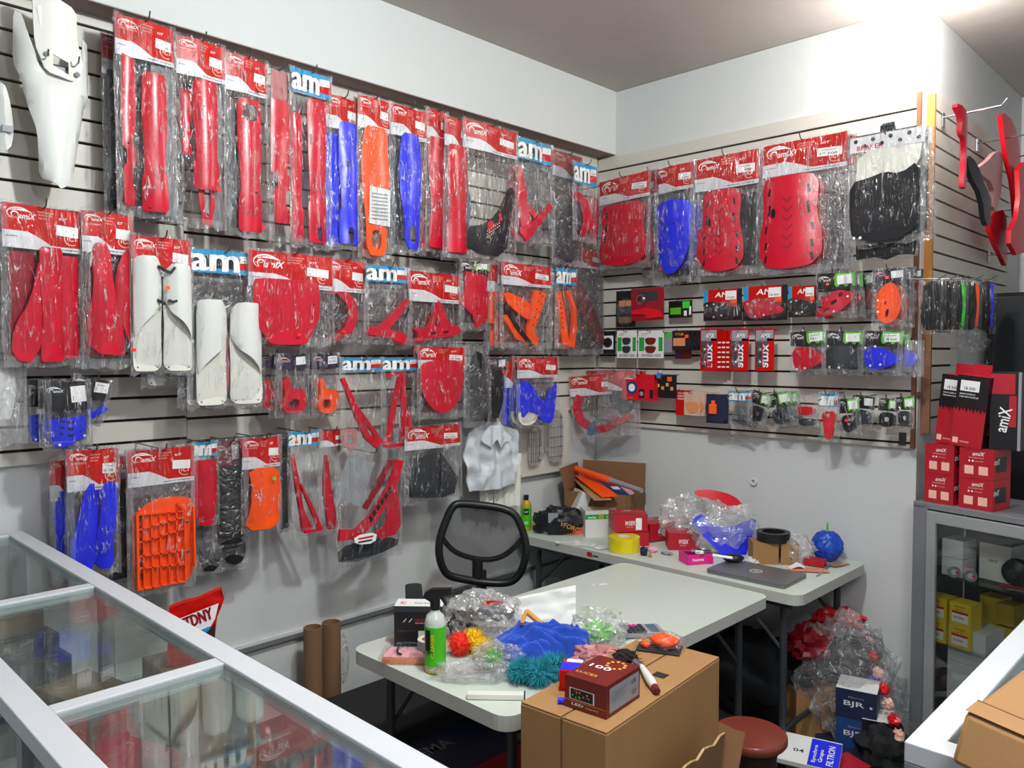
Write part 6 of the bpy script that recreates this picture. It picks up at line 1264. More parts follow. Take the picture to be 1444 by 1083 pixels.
heap(1140, 905, .45, (.09, .08, .07), 'dark_red', 'dark red bundle on top of the heap, left', 5, .4, nm='red_bundle', cat='cloth')
heap(1180, 872, .50, (.10, .07, .04), 'redb', 'red and pink crumpled sheet over the heap top', 8, .5, 3.5, nm='red_sheet', cat='cloth')
heap(1135, 985, .14, (.07, .07, .07), 'redb', 'red packet low in the heap beside the table leg', 9, .3, nm='red_packet', cat='packet')
heap(1228, 965, .24, (.05, .05, .05), 'blue', 'blue packet glimpsed through the clear sack', 10, .3, nm='blue_packet', cat='packet')
heap(1192, 955, .30, (.19, .11, .25), 'bag_film_grey', 'huge crumpled clear sack of the heap on the right', 12, .4, 2.6, nm='clear_sack', n=22)
heap(1245, 1000, .16, (.10, .12, .15), 'bag_film', 'clear bag drooping at the right of the heap', 14, .4)
heap(1245, 1050, .10, (.10, .12, .1), 'fabric_black', 'black rubbish bag low at the right of the heap', 15, .3, nm='rubbish_bag')
for k in range(7):
    p = onz(1225+7*k, 905+22*k, .42-.04*k); b = MB(); b.blob((0, 0, 0), (.022, .018, .022), 'redb' if k % 2 else 'logo_pink', .6, 3, 8, k); tag(b.build('red_scrap', M=Matrix.Translation(p), smooth=30), 'small red scrap of wrapping on the sack, %s from the top' % ('first', 'second', 'third', 'fourth', 'fifth', 'sixth', 'last')[k], 'scrap', 'red scraps on the clear sack')
p = onz(1270, 985, .1); b = MB(); b.T = Matrix.Translation(p) @ Matrix.Rotation(YAW+.5, 4, 'Z') @ Matrix.Rotation(.5, 4, 'Y'); b.box((0, 0, .03), (.16, .01, .16), 'cardboard'); tag(b.build('torn_cardboard', bevel=.003), 'torn bent cardboard piece between the heap and the cabinet', 'cardboard')
p = onz(1142, 1062, .12); b = MB(); b.T = Matrix.Translation(p) @ Matrix.Rotation(YAW-.5, 4, 'Z') @ Matrix.Rotation(.25, 4, 'X')
b.box((-.01, 0, 0), (.24, .16, .02), 'paper'); b.box((.055, -.002, .0105), (.11, .15, .002), 'blue'); b.text('FILTRON', (.09, -.06, .0118), (0, 1, 0), (-1, 0, 0), .11, .025, 'white_ink'); b.text('Grupo', (.055, -.05, .0118), (0, 1, 0), (-1, 0, 0), .07, .02, 'white_ink'); b.text('Synchro', (.03, -.06, .0118), (0, 1, 0), (-1, 0, 0), .1, .018, 'white_ink'); b.text('04', (-.06, -.02, .0105), (1, 0, 0), (0, 1, 0), .04, .02, 'ink')
tag(b.build('paper_pack', bevel=.001), 'white paper pack with blue printed band beside the stool', 'packet')
b = MB(); p = onz(1195, 1083, .05); b.T = Matrix.Translation(p) @ Matrix.Rotation(YAW+.4, 4, 'Z'); b.box((0, 0, 0), (.12, .12, .05), 'box_red'); tag(b.build('red_packet', bevel=.002), 'red box at the bottom of the heap, picture lower edge', 'box')

# ================================================================ on the back table
TB = T1+.005+.0008
# open carton in the corner with rolled papers
p = Vector((-2.60, 3.38, TB)); w_, d_, h_ = .36, .28, .20
t = thing('open_carton', 'open brown carton in the corner filled with rolls and envelopes', 'cardboard box', M=Matrix.Translation(p) @ Matrix.Rotation(math.radians(20), 4, 'Z'))
for c, d in (((0, -d_/2, h_/2), (w_, .005, h_)), ((0, d_/2, h_/2), (w_, .005, h_)), ((-w_/2, 0, h_/2), (.005, d_, h_)), ((w_/2, 0, h_/2), (.005, d_, h_)), ((0, 0, .003), (w_, d_, .005))):
    b = MB(); b.box(c, d, 'cardboard_dark'); b.build('side_wall' if d[2] > .01 else 'bottom', t)
b = MB(); b.T = Matrix.Translation((0, d_/2, h_)) @ Matrix.Rotation(-.15, 4, 'X'); b.box((0, 0, .065), (w_, .004, .13), 'cardboard_dark'); b.build('flap', t)
b = MB(); b.T = Matrix.Translation((-w_/2, 0, h_)) @ Matrix.Rotation(-.25, 4, 'Y'); b.box((0, 0, .06), (.004, d_, .12), 'cardboard_dark'); b.build('flap', t)
b = MB(); b.T = Matrix.Translation((0, -d_/2, h_)) @ Matrix.Rotation(2.9, 4, 'X'); b.box((.05, 0, .04), (w_*.6, .004, .08), 'cardboard_dark'); b.build('flap', t)
def along(nm, label, cat, x0, y0, x1, y1, z0, z1, r, m, m2=None):
    a, c = onz(x0, y0, z0), onz(x1, y1, z1); b = MB(); b.tube([a, a.lerp(c, .55)], [r*.95, r], m, 12); b.tube([a.lerp(c, .55), c], [r*.8, r*.7], m2 or m, 12); return tag(b.build(nm, smooth=50), label, cat)
along('air_pump', 'orange and grey tube lying across the corner carton', 'tube', 812, 661, 905, 692, 1.035, .99, .018, 'neon_orange', 'card_grey') 
for i, (x0, y0, x1, y1, m, l) in enumerate(((818, 668, 860, 700, 'orange', 'orange envelope sticking out of the corner carton'), (812, 668, 850, 705, 'tape', 'tan envelope sticking out of the corner carton'), (850, 675, 878, 700, 'box_blue', 'blue and red leaflet sticking out of the corner carton'), (862, 672, 885, 698, 'pink_paper', 'pinkish leaflet sticking out of the corner carton'))):
    a, c = onz(x0, y0, 1.0-.012*i), onz(x1, y1, .955-.012*i); d = (c-a); L_ = d.length; m_ = (a+c)/2
    b = MB(); b.T = Matrix.Translation(m_) @ d.to_track_quat('X', 'Z').to_matrix().to_4x4(); b.box((0, 0, 0), (L_, .09, .004), m)
    if m == 'box_blue': b.box((.02, .01, .0025), (.05, .04, .001), 'sticker'); b.box((-.04, .02, .0025), (.03, .04, .001), 'box_red')
    tag(b.build('envelope' if i < 2 else 'leaflet'), l, 'paper')
# white and green boxes
def wband(b, w, d, ht):
    fq(b, w, ht, .0, .68, .96, .86, 'green_paint'); ft(b, 'W', w, ht, .38, .62, .22, .28, 'gold', -.0014); tq(b, w, d, ht, .25, .3, .75, .5, 'gold'); ft(b, 'wiz', w, ht, .06, .71, .28, .1, 'white_ink', -.0018); ft(b, 'ion', w, ht, .66, .71, .24, .1, 'white_ink', -.0018)
    sq(b, w, d, ht, 1, .1, .62, .9, .8, 'green_paint'); tq(b, w, d, ht, .75, .05, .98, .9, 'card_grey')
carton(848, 757, TB, 46, 34, 37, 'white and green box standing upright, lower of two', 'white_plastic', 'white_box', rz=8, fn=wband)
p_, s_ = place(838, 738, TB+.10)
q = thing('white_box', 'white and green box tipped on its corner, upper of two', 'box', M=Matrix.Translation(onz(826, 742, TB+.03)) @ Matrix.Rotation(YAW+.25, 4, 'Z') @ Matrix.Rotation(.4, 4, 'Y') @ Matrix.Translation((0, .02, .02)))
b = MB(); b.box((0, .06, .07), (.16, .13, .14), 'white_plastic'); b.T = Matrix.Rotation(0, 4, 'Z'); wband(b, .16, .13, .14); b.build('carton_body', q)
for x, y, w_, h_, rz, l in ((893, 755, 48, 21, 8, 'red and white small box, upper left of the four'), ): pass
def wsk(b, w, d, ht): ft(b, 'WSEK', w, ht, .3, .38, .32, .26, 'white_ink', -.0012, .2); ft(b, 'PISTONS', w, ht, .36, .25, .2, .06, 'logo_pink'); tq(b, w, d, ht, .0, .48, 1, .54, 'card_grey'); tt(b, 'WSEK', w, d, ht, .35, .7, .3, .12)
carton(893, 772, TB, 44, 36, 21, 'dark red piston box at the left bottom under another', 'box_red', 'piston_box', rz=-4, fn=wsk)
p, s = place(888, 772, TB)
q = thing('piston_box', 'dark red piston box with white label, on top at the left', 'box', M=Matrix.Translation(p+Vector((0, .01, 21.2*s+.002))) @ Matrix.Rotation(YAW+.1, 4, 'Z')); b = MB(); W_, D_, H_ = 48*s, 38*s, 24*s; b.box((0, D_/2, H_/2), (W_, D_, H_), 'box_red'); wsk(b, W_, D_, H_); fq(b, W_, H_, .64, .1, .82, .8, 'sticker', -.0014); b.build('carton_body', q)
carton(934, 762, TB+.004, 44, 36, 25, 'dark red piston box turned aslant, second from right', 'box_red', 'piston_box', rz=28, fn=wsk)
carton(965, 776, TB, 44, 34, 24, 'dark red piston box at the right front', 'box_red', 'piston_box', rz=-3, fn=wsk)
carton(916, 735, TB, 36, 28, 40, 'black and blue printed carton behind the piston boxes', 'sky_blue', 'parts_box', rz=-6, fn=lambda b, w, d, ht: (fq(b, w, ht, 0, 0, 1, 1, 'card_black'), fq(b, w, ht, .05, .35, .98, .58, 'sticker', -.0014), ft(b, 'KITE', w, ht, .4, .7, .4, .16, 'white_ink', -.0014, .2), ft(b, '///', w, ht, .2, .7, .2, .16, 'red', -.0014), ft(b, 'CADENA', w, ht, .5, .12, .4, .08, 'sticker', -.0014), b.box((0, d/2, ht+.02), (w*.9, d*.9, .035), 'slate')))
carton(885, 735, TB, 32, 20, 22, 'small plain brown carton behind the piston boxes', 'cardboard', 'carton')
p, s = place(880, 776, TB); b = MB(); b.ring(22*s, 9*s, 20*s, 'yellow_tape', n=40, mi='paper'); tag(b.build('tape_roll', M=Matrix.Translation(p), smooth=40), 'fat roll of yellow packing tape lying on the back table', 'tape roll')
# bottles at left
p, s = place(742, 747, TB); t = thing('spray_bottle', 'green labelled bottle with black cap on the back table left end', 'bottle', p)
b = MB(); b.lathe([(.0, 0), (.026, .002), (.027, .13), (.02, .15), (.012, .16), (0, .161)], 'amber', n=24); b.build('bottle_body', t, smooth=50)
b = MB(); b.lathe([(.0276, .02), (.0276, .12)], 'green_label', n=24); b.T = Matrix.Rotation(YAW, 4, 'Z'); b.box((0, -.0275, .1), (.026, .002, .03), 'card_black'); b.text('GAP', (-.010, -.029, .095), (1, 0, 0), (0, 0, 1), .02, .01, 'white_ink'); b.text('072', (-.010, -.029, .035), (1, 0, 0), (0, 0, 1), .02, .014, 'white_ink'); b.build('label', t, smooth=50)
b = MB(); b.lathe([(.013, .158), (.013, .185), (0, .186)], 'black', n=18); b.build('cap', t, smooth=40)
p, s = place(755, 748, TB); t = thing('small_can', 'small dark blue can beside the green labelled bottle', 'can', p); b = MB(); b.lathe([(.0, 0), (.014, .001), (.014, .075), (.011, .08), (0, .08)], 'navy', n=20); b.lathe([(.0143, .03), (.0143, .05)], 'yellow', n=20); b.build('can_body', t, smooth=40); b = MB(); b.lathe([(.009, .08), (.009, .095), (0, .096)], 'charcoal', n=14); b.build('cap', t, smooth=40)
b = MB(); p = onz(790, 735, TB+.06); Mv = Matrix.Translation(p) @ Matrix.Rotation(YAW, 4, 'Z')
t = thing('black_bag', 'crumpled black bag lettered VFORC on the back table', 'bag', M=Mv)
b.blob((0, 0, 0), (.13, .07, .075), 'black', .28, 2.2, 18, 21, flat=-.058); b.build('bag_body', t, smooth=30)
b = MB(); b.T = Matrix.Translation((-.01, -.085, -.005)) @ Matrix.Rotation(.35, 4, 'Y'); b.text('VFORC', (0, 0, 0), (1, 0, 0), (0, 0, 1), .10, .025, 'wood_handle', .1); b.build('lettering', t)
b = MB(); b.box((-.04, -.06, .03), (.05, .004, .05), 'card_grey'); b.build('tag_label', t)
a = [onz(x, y, TB+.008) for x, y in ((757, 748), (775, 752), (795, 750), (812, 745))]; b = MB(); b.tube(a, .008, 'chrome', 8); tag(b.build('metal_lever', smooth=60), 'polished metal lever in front of the black bag', 'tool')
carton(806, 753, TB, 36, 12, 10, 'slim orange box with purple mark beside the white boxes', 'orange_paper', 'slim_box', rz=0, fn=lambda b, w, d, ht: (fq(b, w, ht, 0, 0, 1, 1, 'neon_orange'), fq(b, w, ht, .2, .2, .45, .8, 'card_purple', -.0014), ft(b, 'sparx', w, ht, .52, .3, .36, .4, 'ink', -.0014)))
# leaflets flat on the table
for i, (x, y, w_, d_, rz, m, l) in enumerate(((800, 764, .12, .05, 10, 'paper', 'white leaflet flat at the table front edge, left'), (825, 768, .1, .06, -20, 'paper', 'white leaflet flat at the table front edge, middle'), (850, 772, .08, .05, 30, 'sticker', 'crumpled receipt beside the yellow tape'), (1140, 803, .16, .07, -10, 'orange_paper', 'orange paper sheet beside the laptop'), (1180, 795, .10, .06, 30, 'tape', 'tan paper slip near the table right end'), (905, 770, .07, .05, 15, 'pink_paper', 'small pink paper behind the yellow tape'))):
    p = onz(x, y, TB+.001+.0012*i); b = MB(); b.box((0, 0, 0), (w_, d_, .0008), m)
    for k in range(3): b.box((0, -d_*.3+d_*.3*k, .0008), (w_*.6, .003, .0003), 'card_grey')
    tag(b.build('leaflet', M=Matrix.Translation(p) @ Matrix.Rotation(YAW+math.radians(rz), 4, 'Z')), l, 'paper')
# small clutter
for i, (x, y, r, m, l, nm) in enumerate(((908, 778, (.018, .014, .022), 'navy', 'small navy bundle right of the yellow tape', 'small_bundle'), (921, 775, (.022, .016, .014), 'pink_paper', 'clear pink packet beside the navy bundle', 'small_packet'), (917, 783, (.008, .008, .012), 'tape', 'tiny tan plug in front of the navy bundle', 'plug'), (940, 780, (.03, .02, .006), 'card_grey', 'little pile of grey screws by the red boxes', 'screw_pile'), (965, 783, (.015, .01, .006), 'redb', 'tiny red clip in front of right piston box', 'clip'), (1095, 788, (.02, .014, .012), 'pink_paper', 'small pale packet beside the brown open carton', 'small_packet'), (1060, 790, (.03, .02, .015), 'card_white', 'small white crumpled paper left of the brown carton', 'crumpled_paper'))):
    p = onz(x, y, TB+r[2]*.8); b = MB(); b.blob((0, 0, 0), r, m, .4, 3, 10, 30+i, flat=-r[2]*.8); tag(b.build(nm, M=Matrix.Translation(p), smooth=35), l, 'small item')
# pink tray
p, s = place(988, 796, TB); t = thing('pink_tray', 'bright pink open box full of scraps before the laptop', 'box', M=Matrix.Translation(p) @ Matrix.Rotation(YAW+.25, 4, 'Z')); w_, d_, h_ = .12, .09, .045
b = MB()
for c, d in (((0, 0, h_/2), (w_, .003, h_)), ((0, d_, h_/2), (w_, .003, h_)), ((-w_/2, d_/2, h_/2), (.003, d_, h_)), ((w_/2, d_/2, h_/2), (.003, d_, h_)), ((0, d_/2, .002), (w_, d_, .003))): b.box(c, d, 'magenta')
b.text('huawa', (-.04, -.0022, .016), (1, 0, 0), (0, 0, 1), .055, .014, 'white_ink', .1); b.build('box_body', t)
b = MB()
for k in range(16): b.T = Matrix.Translation((random.uniform(-.045, .05), random.uniform(.01, .08), .035+.02*random.random())) @ Matrix.Rotation(random.uniform(0, 3), 4, 'Z') @ Matrix.Rotation(random.uniform(-.5, .5), 4, 'X'); b.box((0, 0, 0), (.035, .02, .003), ('paper', 'maroon', 'charcoal', 'card_grey')[k % 4])
b.build('scraps', t)
a, c = onz(1005, 783, TB+.06), onz(1033, 787, TB+.055); b = MB(); b.tube([a, c], .006, 'white_ink', 10); tag(b.build('marker_pen', smooth=50), 'white marker pen lying over the pink box', 'pen')
# laptop
c4 = [onz(x, y, TB+.012) for x, y in ((990, 803), (1100, 826), (1140, 812), (1040, 790))]
ctr = sum(c4, Vector())/4; uxl = (c4[1]-c4[0]); Wl = uxl.length; al = math.atan2(uxl.y, uxl.x)
t = thing('laptop', 'closed grey laptop with round logo on the back table', 'laptop', M=Matrix.Translation((ctr.x, ctr.y, TB)) @ Matrix.Rotation(al, 4, 'Z'))
b = MB(); b.prism(rrect(-Wl/2, Wl/2, -.11, .11, .012), .001, .010, 'laptop'); b.build('keyboard_base', t, bevel=.001); b = MB(); b.prism(rrect(-Wl/2, Wl/2, -.11, .11, .012), .0115, .018, 'laptop'); b.build('lid', t, bevel=.001)
b = MB(); b.ring(.026, .022, .0006, 'card_white', (0, 0, .018)); b.text('hp', (-.012, -.012, .0186), (1, 0, 0), (0, 1, 0), .024, .026, 'card_white', .2); b.build('logo', t)
p, s = place(1034, 792, TB+.0188); b = MB(); b.blob((0, 0, .016), (.046, .032, .018), 'black', .05, 1.5, 14, 2, flat=-.016); tag(b.build('mouse', M=Matrix.Translation(p) @ Matrix.Rotation(YAW, 4, 'Z'), smooth=60), 'glossy black rounded mouse on the laptop corner', 'mouse')
# brown carton with black tape roll
p, s = place(1094, 796, TB); w_, d_, h_ = 62*s, 34*s, 30*s
t = thing('carton', 'small open brown carton with black tape roll on top', 'box', M=Matrix.Translation(p) @ Matrix.Rotation(YAW-.1, 4, 'Z')); b = MB()
for c, d in (((-w_*.22, 0, h_/2), (w_*.56, .004, h_)), ((w_*.30, .0, h_/2), (w_*.38, .004, h_)), ((0, d_, h_/2), (w_, .004, h_)), ((-w_/2, d_/2, h_/2), (.004, d_, h_)), ((w_/2, d_/2, h_/2), (.004, d_, h_)), ((0, d_/2, h_-.002), (w_, d_, .004))): b.box(c, d, 'cardboard')
b.build('carton_body', t)
p2 = p+Vector((0, 0, h_+.001))+(Matrix.Rotation(YAW-.1, 3, 'Z') @ Vector((0, d_/2, 0))); b = MB(); b.ring(23*s, 16*s, 13*s, 'black', n=40); tag(b.build('tape_roll', M=Matrix.Translation(p2), smooth=40), 'roll of black tape on the small brown carton', 'tape roll')
# blue ball with stem
p, s = place(1166, 790, TB); r = 21*s; t = thing('string_ball', 'blue wrinkled ball with green stem at the table right end', 'ball', p)
b = MB(); b.blob((0, 0, r*.98), (r, r, r), 'ball_blue', .10, 5, 30, 3); b.build('ball', t, smooth=60)
b = MB()
for k in range(26):
    a0 = random.uniform(0, 6.28); tl = random.uniform(-1.2, 1.2); M3 = Matrix.Rotation(a0, 4, 'Z') @ Matrix.Rotation(tl, 4, 'X'); b.tube([M3 @ Vector((r*1.02*math.cos(q*.35), r*1.02*math.sin(q*.35), .004*math.sin(q*2))) +Vector((0, 0, r)) for q in range(5)], .0022, 'ball_blue', 5)
b.build('ridges', t, smooth=60)
b = MB(); b.tube([(0, 0, r*1.95), (0, 0, r*2.1), (0, 0, r*2.55)], [.007, .006, .003], 'leaf_green', 8); b.build('stem', t, smooth=50); b = MB(); b.lathe([(0, .0), (.02, .0), (.012, .012), (0, .014)], 'yellow', n=16); b.build('foot', t, smooth=50)
carton(1146, 798, TB+.004, 30, 16, 9, 'slim red box beside the blue ball', 'box_red', 'slim_box', rz=-35)
p = onz(1126, 800, TB+.012); b = MB(); b.T = Matrix.Translation(p) @ Matrix.Rotation(YAW, 4, 'Z'); b.add([(-.04, 0, -.01), (0, -.01, .008), (.03, 0, -.008), (-.035, .03, -.006), (.005, .035, .014), (.035, .03, .0)], [(0, 1, 4, 3), (1, 2, 5, 4)], 'paper'); tag(b.build('folded_paper'), 'folded white paper in front of the slim red box', 'paper')
a, c = onz(1152, 812, TB+.004), onz(1170, 797, TB+.004); b = MB(); b.tube([a, a.lerp(c, .6)], .0045, 'card_grey', 6); b.tube([a.lerp(c, .6), c], .006, 'slate', 6); tag(b.build('box_cutter'), 'grey box cutter at the table right end', 'cutter')
# big plastic bags with blue and red parts
p = onz(1018, 752, TB+.09); t = thing('fairing_bag', 'large clear bag with blue forked fairing and red part', 'plastic bag', M=Matrix.Translation(p) @ Matrix.Rotation(YAW, 4, 'Z')); s = F.dot(p-CAM)/FPX
g = lambda x, y: ((x-1018)*s, -(y-752)*s)
def stand(t_, nm, pts, m, yoff, th=.008, tilt=-.25):
    b = MB(); b.sheet([g(*q) for q in chaikin(pts)], [], lambda x, y: .01*math.cos(x*14), th, m, .02); b.warp(lambda v: (v.x, yoff-v.z+v.y*math.sin(tilt)*-1, v.y*math.cos(tilt))); b.build(nm, t_, smooth=40)
stand(t, 'blue_fairing', [(974, 734), (992, 722), (1000, 738), (1020, 742), (1045, 738), (1067, 728), (1062, 750), (1050, 775), (1045, 790), (1020, 788), (1005, 770), (985, 750)], 'blue', -.02)
stand(t, 'red_part', [(984, 693), (1010, 692), (1040, 700), (1055, 716), (1045, 726), (1020, 718), (1005, 704), (986, 702)], 'redb', .03)
b = MB(); b.blob((.02, .02, .01), (.16, .07, .115), 'bag_film_milky', .35, 2.4, 20, 41, flat=-.095); b.build('clear_film', t, smooth=35)
p = onz(966, 730, TB+.12); b = MB(); b.blob((0, 0, 0), (.115, .06, .11), 'bag_film_milky', .38, 2.2, 20, 44, flat=-.118); tag(b.build('clear_bag', M=Matrix.Translation(p) @ Matrix.Rotation(YAW, 4, 'Z'), smooth=30), 'milky crumpled bag leaning right of the black blue carton', 'plastic bag')
p = onz(1125, 775, TB+.06); b = MB(); b.blob((0, 0, 0), (.07, .05, .065), 'bag_film_milky', .4, 2.5, 16, 46, flat=-.058); tag(b.build('clear_bag', M=Matrix.Translation(p) @ Matrix.Rotation(YAW, 4, 'Z'), smooth=30), 'small crumpled clear bag behind the black tape roll', 'plastic bag')

# ================================================================ on the front table
TF = T1+.0008
def blackbox(b, w, d, ht):
    tq(b, w, d, ht, 0, 0, 1, 1, 'paper'); fq(b, w, ht, 0, .86, 1, 1, 'charcoal'); ft(b, 'WOSSNER', w, ht, .42, .62, .5, .08, 'red', -.0014, .2); ft(b, '/ /', w, ht, .18, .61, .18, .09, 'white_ink', -.0014, .3); ft(b, 'PISTONS AND RODS', w, ht, .44, .575, .4, .025, 'white_ink', -.0014)
    ft(b, 'forged pistons kit', w, ht, .08, .38, .36, .03, 'grey', -.0014); fq(b, w, ht, .5, .0, .98, .40, 'paper', -.0014); ft(b, 'made in', w, ht, .06, .06, .3, .07, 'card_grey', -.0014)
    tt(b, 'Royal Racing', w, d, ht, .4, .3, .4, .2, 'ink'); tt(b, 'PRO', w, d, ht, .1, .2, .12, .4, 'red')
carton(590, 912, TF, .155, .075, .130, 'black piston carton with white lid behind the green spray bottle', 'card_black', 'piston_carton', rz=-2, pix=False, fn=blackbox)
p, s = place(598, 926, TF); b = MB(); b.ring(.036, .022, .05, 'card_grey', n=36, mi='orange_paper'); b.ring(.0355, .0225, .0012, 'paper', (0, 0, .05)); tag(b.build('tape_roll', M=Matrix.Translation(p+Vector((0, .02, 0))), smooth=40), 'grey tape roll between black carton and spray bottle', 'tape roll')
p, s = place(614, 946, TF); t = thing('spray_bottle', 'spray bottle with bright green label and black trigger head', 'spray bottle', M=Matrix.Translation(p) @ Matrix.Rotation(YAW, 4, 'Z')); k_ = s/.0023
b = MB(); b.lathe([(.0, 0), (.030, .002), (.031, .02)], 'amber', n=32); b.lathe([(.031, .02), (.031, .135), (.0305, .15), (.025, .168), (.014, .178), (.013, .19)], 'clear_bottle', n=32); b.build('bottle_body', t, smooth=50)
b = MB(); b.lathe([(.0316, .022), (.0316, .138)], 'green_label', n=32); b.box((-.019, -.026, .10), (.016, .002, .06), 'card_black', M=Matrix.Rotation(-.6, 4, 'Z')); b.text('300', (-.022, -.0275, .06), (.9, -.3, 0), (0, 0, 1), .02, .01, 'ink'); b.text('CLEANER', (-.0, -.0325, .05), (0, 0, 1), (-1, 0, 0), .07, .01, 'yellow'); b.build('label', t, smooth=50)
b = MB(); b.lathe([(.015, .185), (.015, .215), (0, .216)], 'black', n=18); b.sheet([(-.035, .222), (-.03, .235), (-.01, .246), (.05, .247), (.05, .232), (.022, .228), (.036, .20), (.032, .196), (.012, .224), (.008, .205), (-.008, .205)], [], lambda x, y: .01, .02, 'black', .012)
k0 = len(b.v)
for i in range(k0):
    pass
b2 = MB(); b2.lathe([(.015, .185), (.015, .215), (0, .216)], 'black', n=18); kk = len(b2.v)
b2.sheet([(-.035, .222), (-.03, .235), (-.01, .246), (.05, .247), (.05, .232), (.022, .228), (.036, .20), (.032, .196), (.012, .224), (.008, .205), (-.008, .205)], [], lambda x, y: .01, .02, 'black', .012); b2.warp(lambda v: (v.x, -v.z, v.y), kk); b2.build('trigger_head', t, smooth=40)
# pink and orange packet with cable
p, s = place(575, 934, TF); t = thing('paper_packet', 'plastic packet of pink and orange paper under the black carton', 'packet', M=Matrix.Translation(p) @ Matrix.Rotation(YAW-.05, 4, 'Z'))
b = MB(); b.box((0, .02, .008), (.15, .07, .016), 'orange_paper'); b.box((-.01, .03, .0185), (.13, .08, .004), 'pink_paper'); b.build('papers', t, bevel=.001); b = MB(); b.box((0, .025, .012), (.17, .10, .024), 'bag_film'); b.build('clear_sleeve', t)
b = MB(); p = onz(583, 915, TF+.03); b.tube([p+Vector((.05*math.cos(a*.4), .05*math.sin(a*.4), .004*math.sin(a))) for a in range(13)], .003, 'charcoal', 6); tag(b.build('cable', smooth=50), 'thin grey cable loop on the pink packet', 'cable')
# duster
def tuft(b, c, r, m, n=120, L_=.03):
    b.blob(c, tuple(q*.85 for q in r), m, .2, 4, 14, random.random()*9)
    for k in range(n*4):
        d = Vector((random.gauss(0, 1), random.gauss(0, 1), random.gauss(0, 1))).normalized(); st = c+Vector((d.x*r[0], d.y*r[1], d.z*r[2]))*.8; b.tube([st, st+d*L_*random.uniform(.4, 1)+Vector((random.gauss(0, .003),)*3)], [.0011, .0003], m, 3, cap=False)
t = thing('feather_duster', 'fluffy duster with red, yellow, green and teal sections under the cloth', 'duster', onz(720, 930, TF))
o_ = onz(720, 930, TF)
for x, y, r, m, nm in ((648, 908, (.034, .03, .034), 'red_fur', 'red_section'), (668, 903, (.038, .034, .032), 'yellow_fur', 'yellow_section'), (683, 915, (.028, .028, .025), 'yellow_fur', 'yellow_section'), (696, 928, (.02, .02, .022), 'green_fur', 'green_section')):
    q = onz(x, y, TF+.035)-o_; b = MB(); tuft(b, q, r, m, 130, .018); b.build(nm, t)
for x, y, r in ((735, 945, (.03, .03, .025)), (758, 948, (.04, .035, .032)), (782, 940, (.04, .035, .032))): q = onz(x, y, TF+.036)-o_; b = MB(); tuft(b, q, r, 'teal_fur', 220, .024); b.build('teal_section', t)
b = MB(); b.tube([onz(790, 942, TF+.03)-o_, onz(808, 946, TF+.02)-o_], .01, 'blue', 8); b.build('handle', t, smooth=50)
# bags
def fbag(x, y, h, r, m, l, seed, amp=.35, fr=2.6, nm='clear_bag'):
    p = onz(x, y, TF+h); b = MB(); b.blob((0, 0, 0), r, m, amp, fr, 20, seed, flat=-(h-.001)); tag(b.build(nm, M=Matrix.Translation(p) @ Matrix.Rotation(YAW, 4, 'Z'), smooth=28), l, 'plastic bag')
fbag(680, 868, .07, (.12, .09, .08), 'bag_film_milky', 'big crumpled milky bag heaped behind the blue cloth', 51)
fbag(660, 880, .05, (.06, .05, .045), 'fabric_black', 'dark grey lump showing through the milky bag', 52, .2, nm='dark_part')
fbag(700, 862, .075, (.06, .03, .03), 'charcoal', 'dark flat part under the red tag in the milky bag', 53, .2, nm='dark_part')
p = onz(694, 850, TF+.125); b = MB(); b.box((0, 0, 0), (.07, .003, .014), 'card_red', rz=YAW); b.T = Matrix.Translation((0, 0, 0)); tag(b.build('red_tag', M=Matrix.Translation(p)), 'small red tag strip on the milky bag', 'tag')
fbag(672, 945, .022, (.12, .05, .022), 'bag_film_grey', 'grey crumpled clear bag lying in front of the duster', 54, .4)
fbag(700, 925, .04, (.07, .05, .035), 'bag_film_grey', 'shiny grey bag between duster and blue cloth', 55, .45)
fbag(845, 885, .05, (.085, .07, .06), 'bag_film_milky', 'clear bag with pale green leaves left of calculator', 56, .4)
fbag(843, 890, .03, (.05, .04, .025), 'green_fur', 'pale green crumple inside the bag left of calculator', 57, .4, nm='green_wrap')
fbag(840, 925, .03, (.07, .05, .03), 'tinted_red', 'pinkish crumpled bag right of the blue cloth', 58, .4)
fbag(870, 920, .025, (.05, .04, .025), 'bag_film', 'small clear bag between pink bag and carton', 59, .4)
# paper sheet
pts = [(722, 842), (752, 832), (812, 826), (812, 872), (778, 878), (735, 872)]
pp = onz(770, 885, TF); vs_ = []; b = MB(); nn = Vector((.7, -.7, .5)).normalized(); g0 = pp+Vector((0, 0, .01))
def pl(x, y): return onplane(x, y, g0, nn)
b.T = Matrix.Translation(-g0)
nx = 14
for j in range(nx+1):
    for i in range(nx+1):
        u, v = i/nx, j/nx; tp = Vector((715, 845)).lerp(Vector((812, 825)), u); bt = Vector((735, 892)).lerp(Vector((812, 884)), u); q = tp.lerp(bt, v); P_ = pl(*q); P_ += nn*(.012*noise.noise(Vector((u*5, v*5, 2)))+.006*noise.noise(Vector((u*14, v*14, 5)))); vs_.append(P_)
b.add(vs_, [(j*(nx+1)+i, (j+1)*(nx+1)+i, (j+1)*(nx+1)+i+1, j*(nx+1)+i+1) for j in range(nx) for i in range(nx)], 'paper')
tag(b.build('paper_sheet', M=Matrix.Translation(g0), smooth=25), 'large wrinkled white paper propped behind the blue cloth', 'paper')
a = [onz(x, y, TF+z) for x, y, z in ((736, 880, .10), (742, 862, .12), (768, 884, .085))]; b = MB(); b.tube(a[:2], .006, 'wood_handle', 8); b.tube(a[1:], .0085, 'wood_handle', 8); tag(b.build('wooden_tool', smooth=50), 'bent orange wooden handle behind the blue cloth', 'handle')
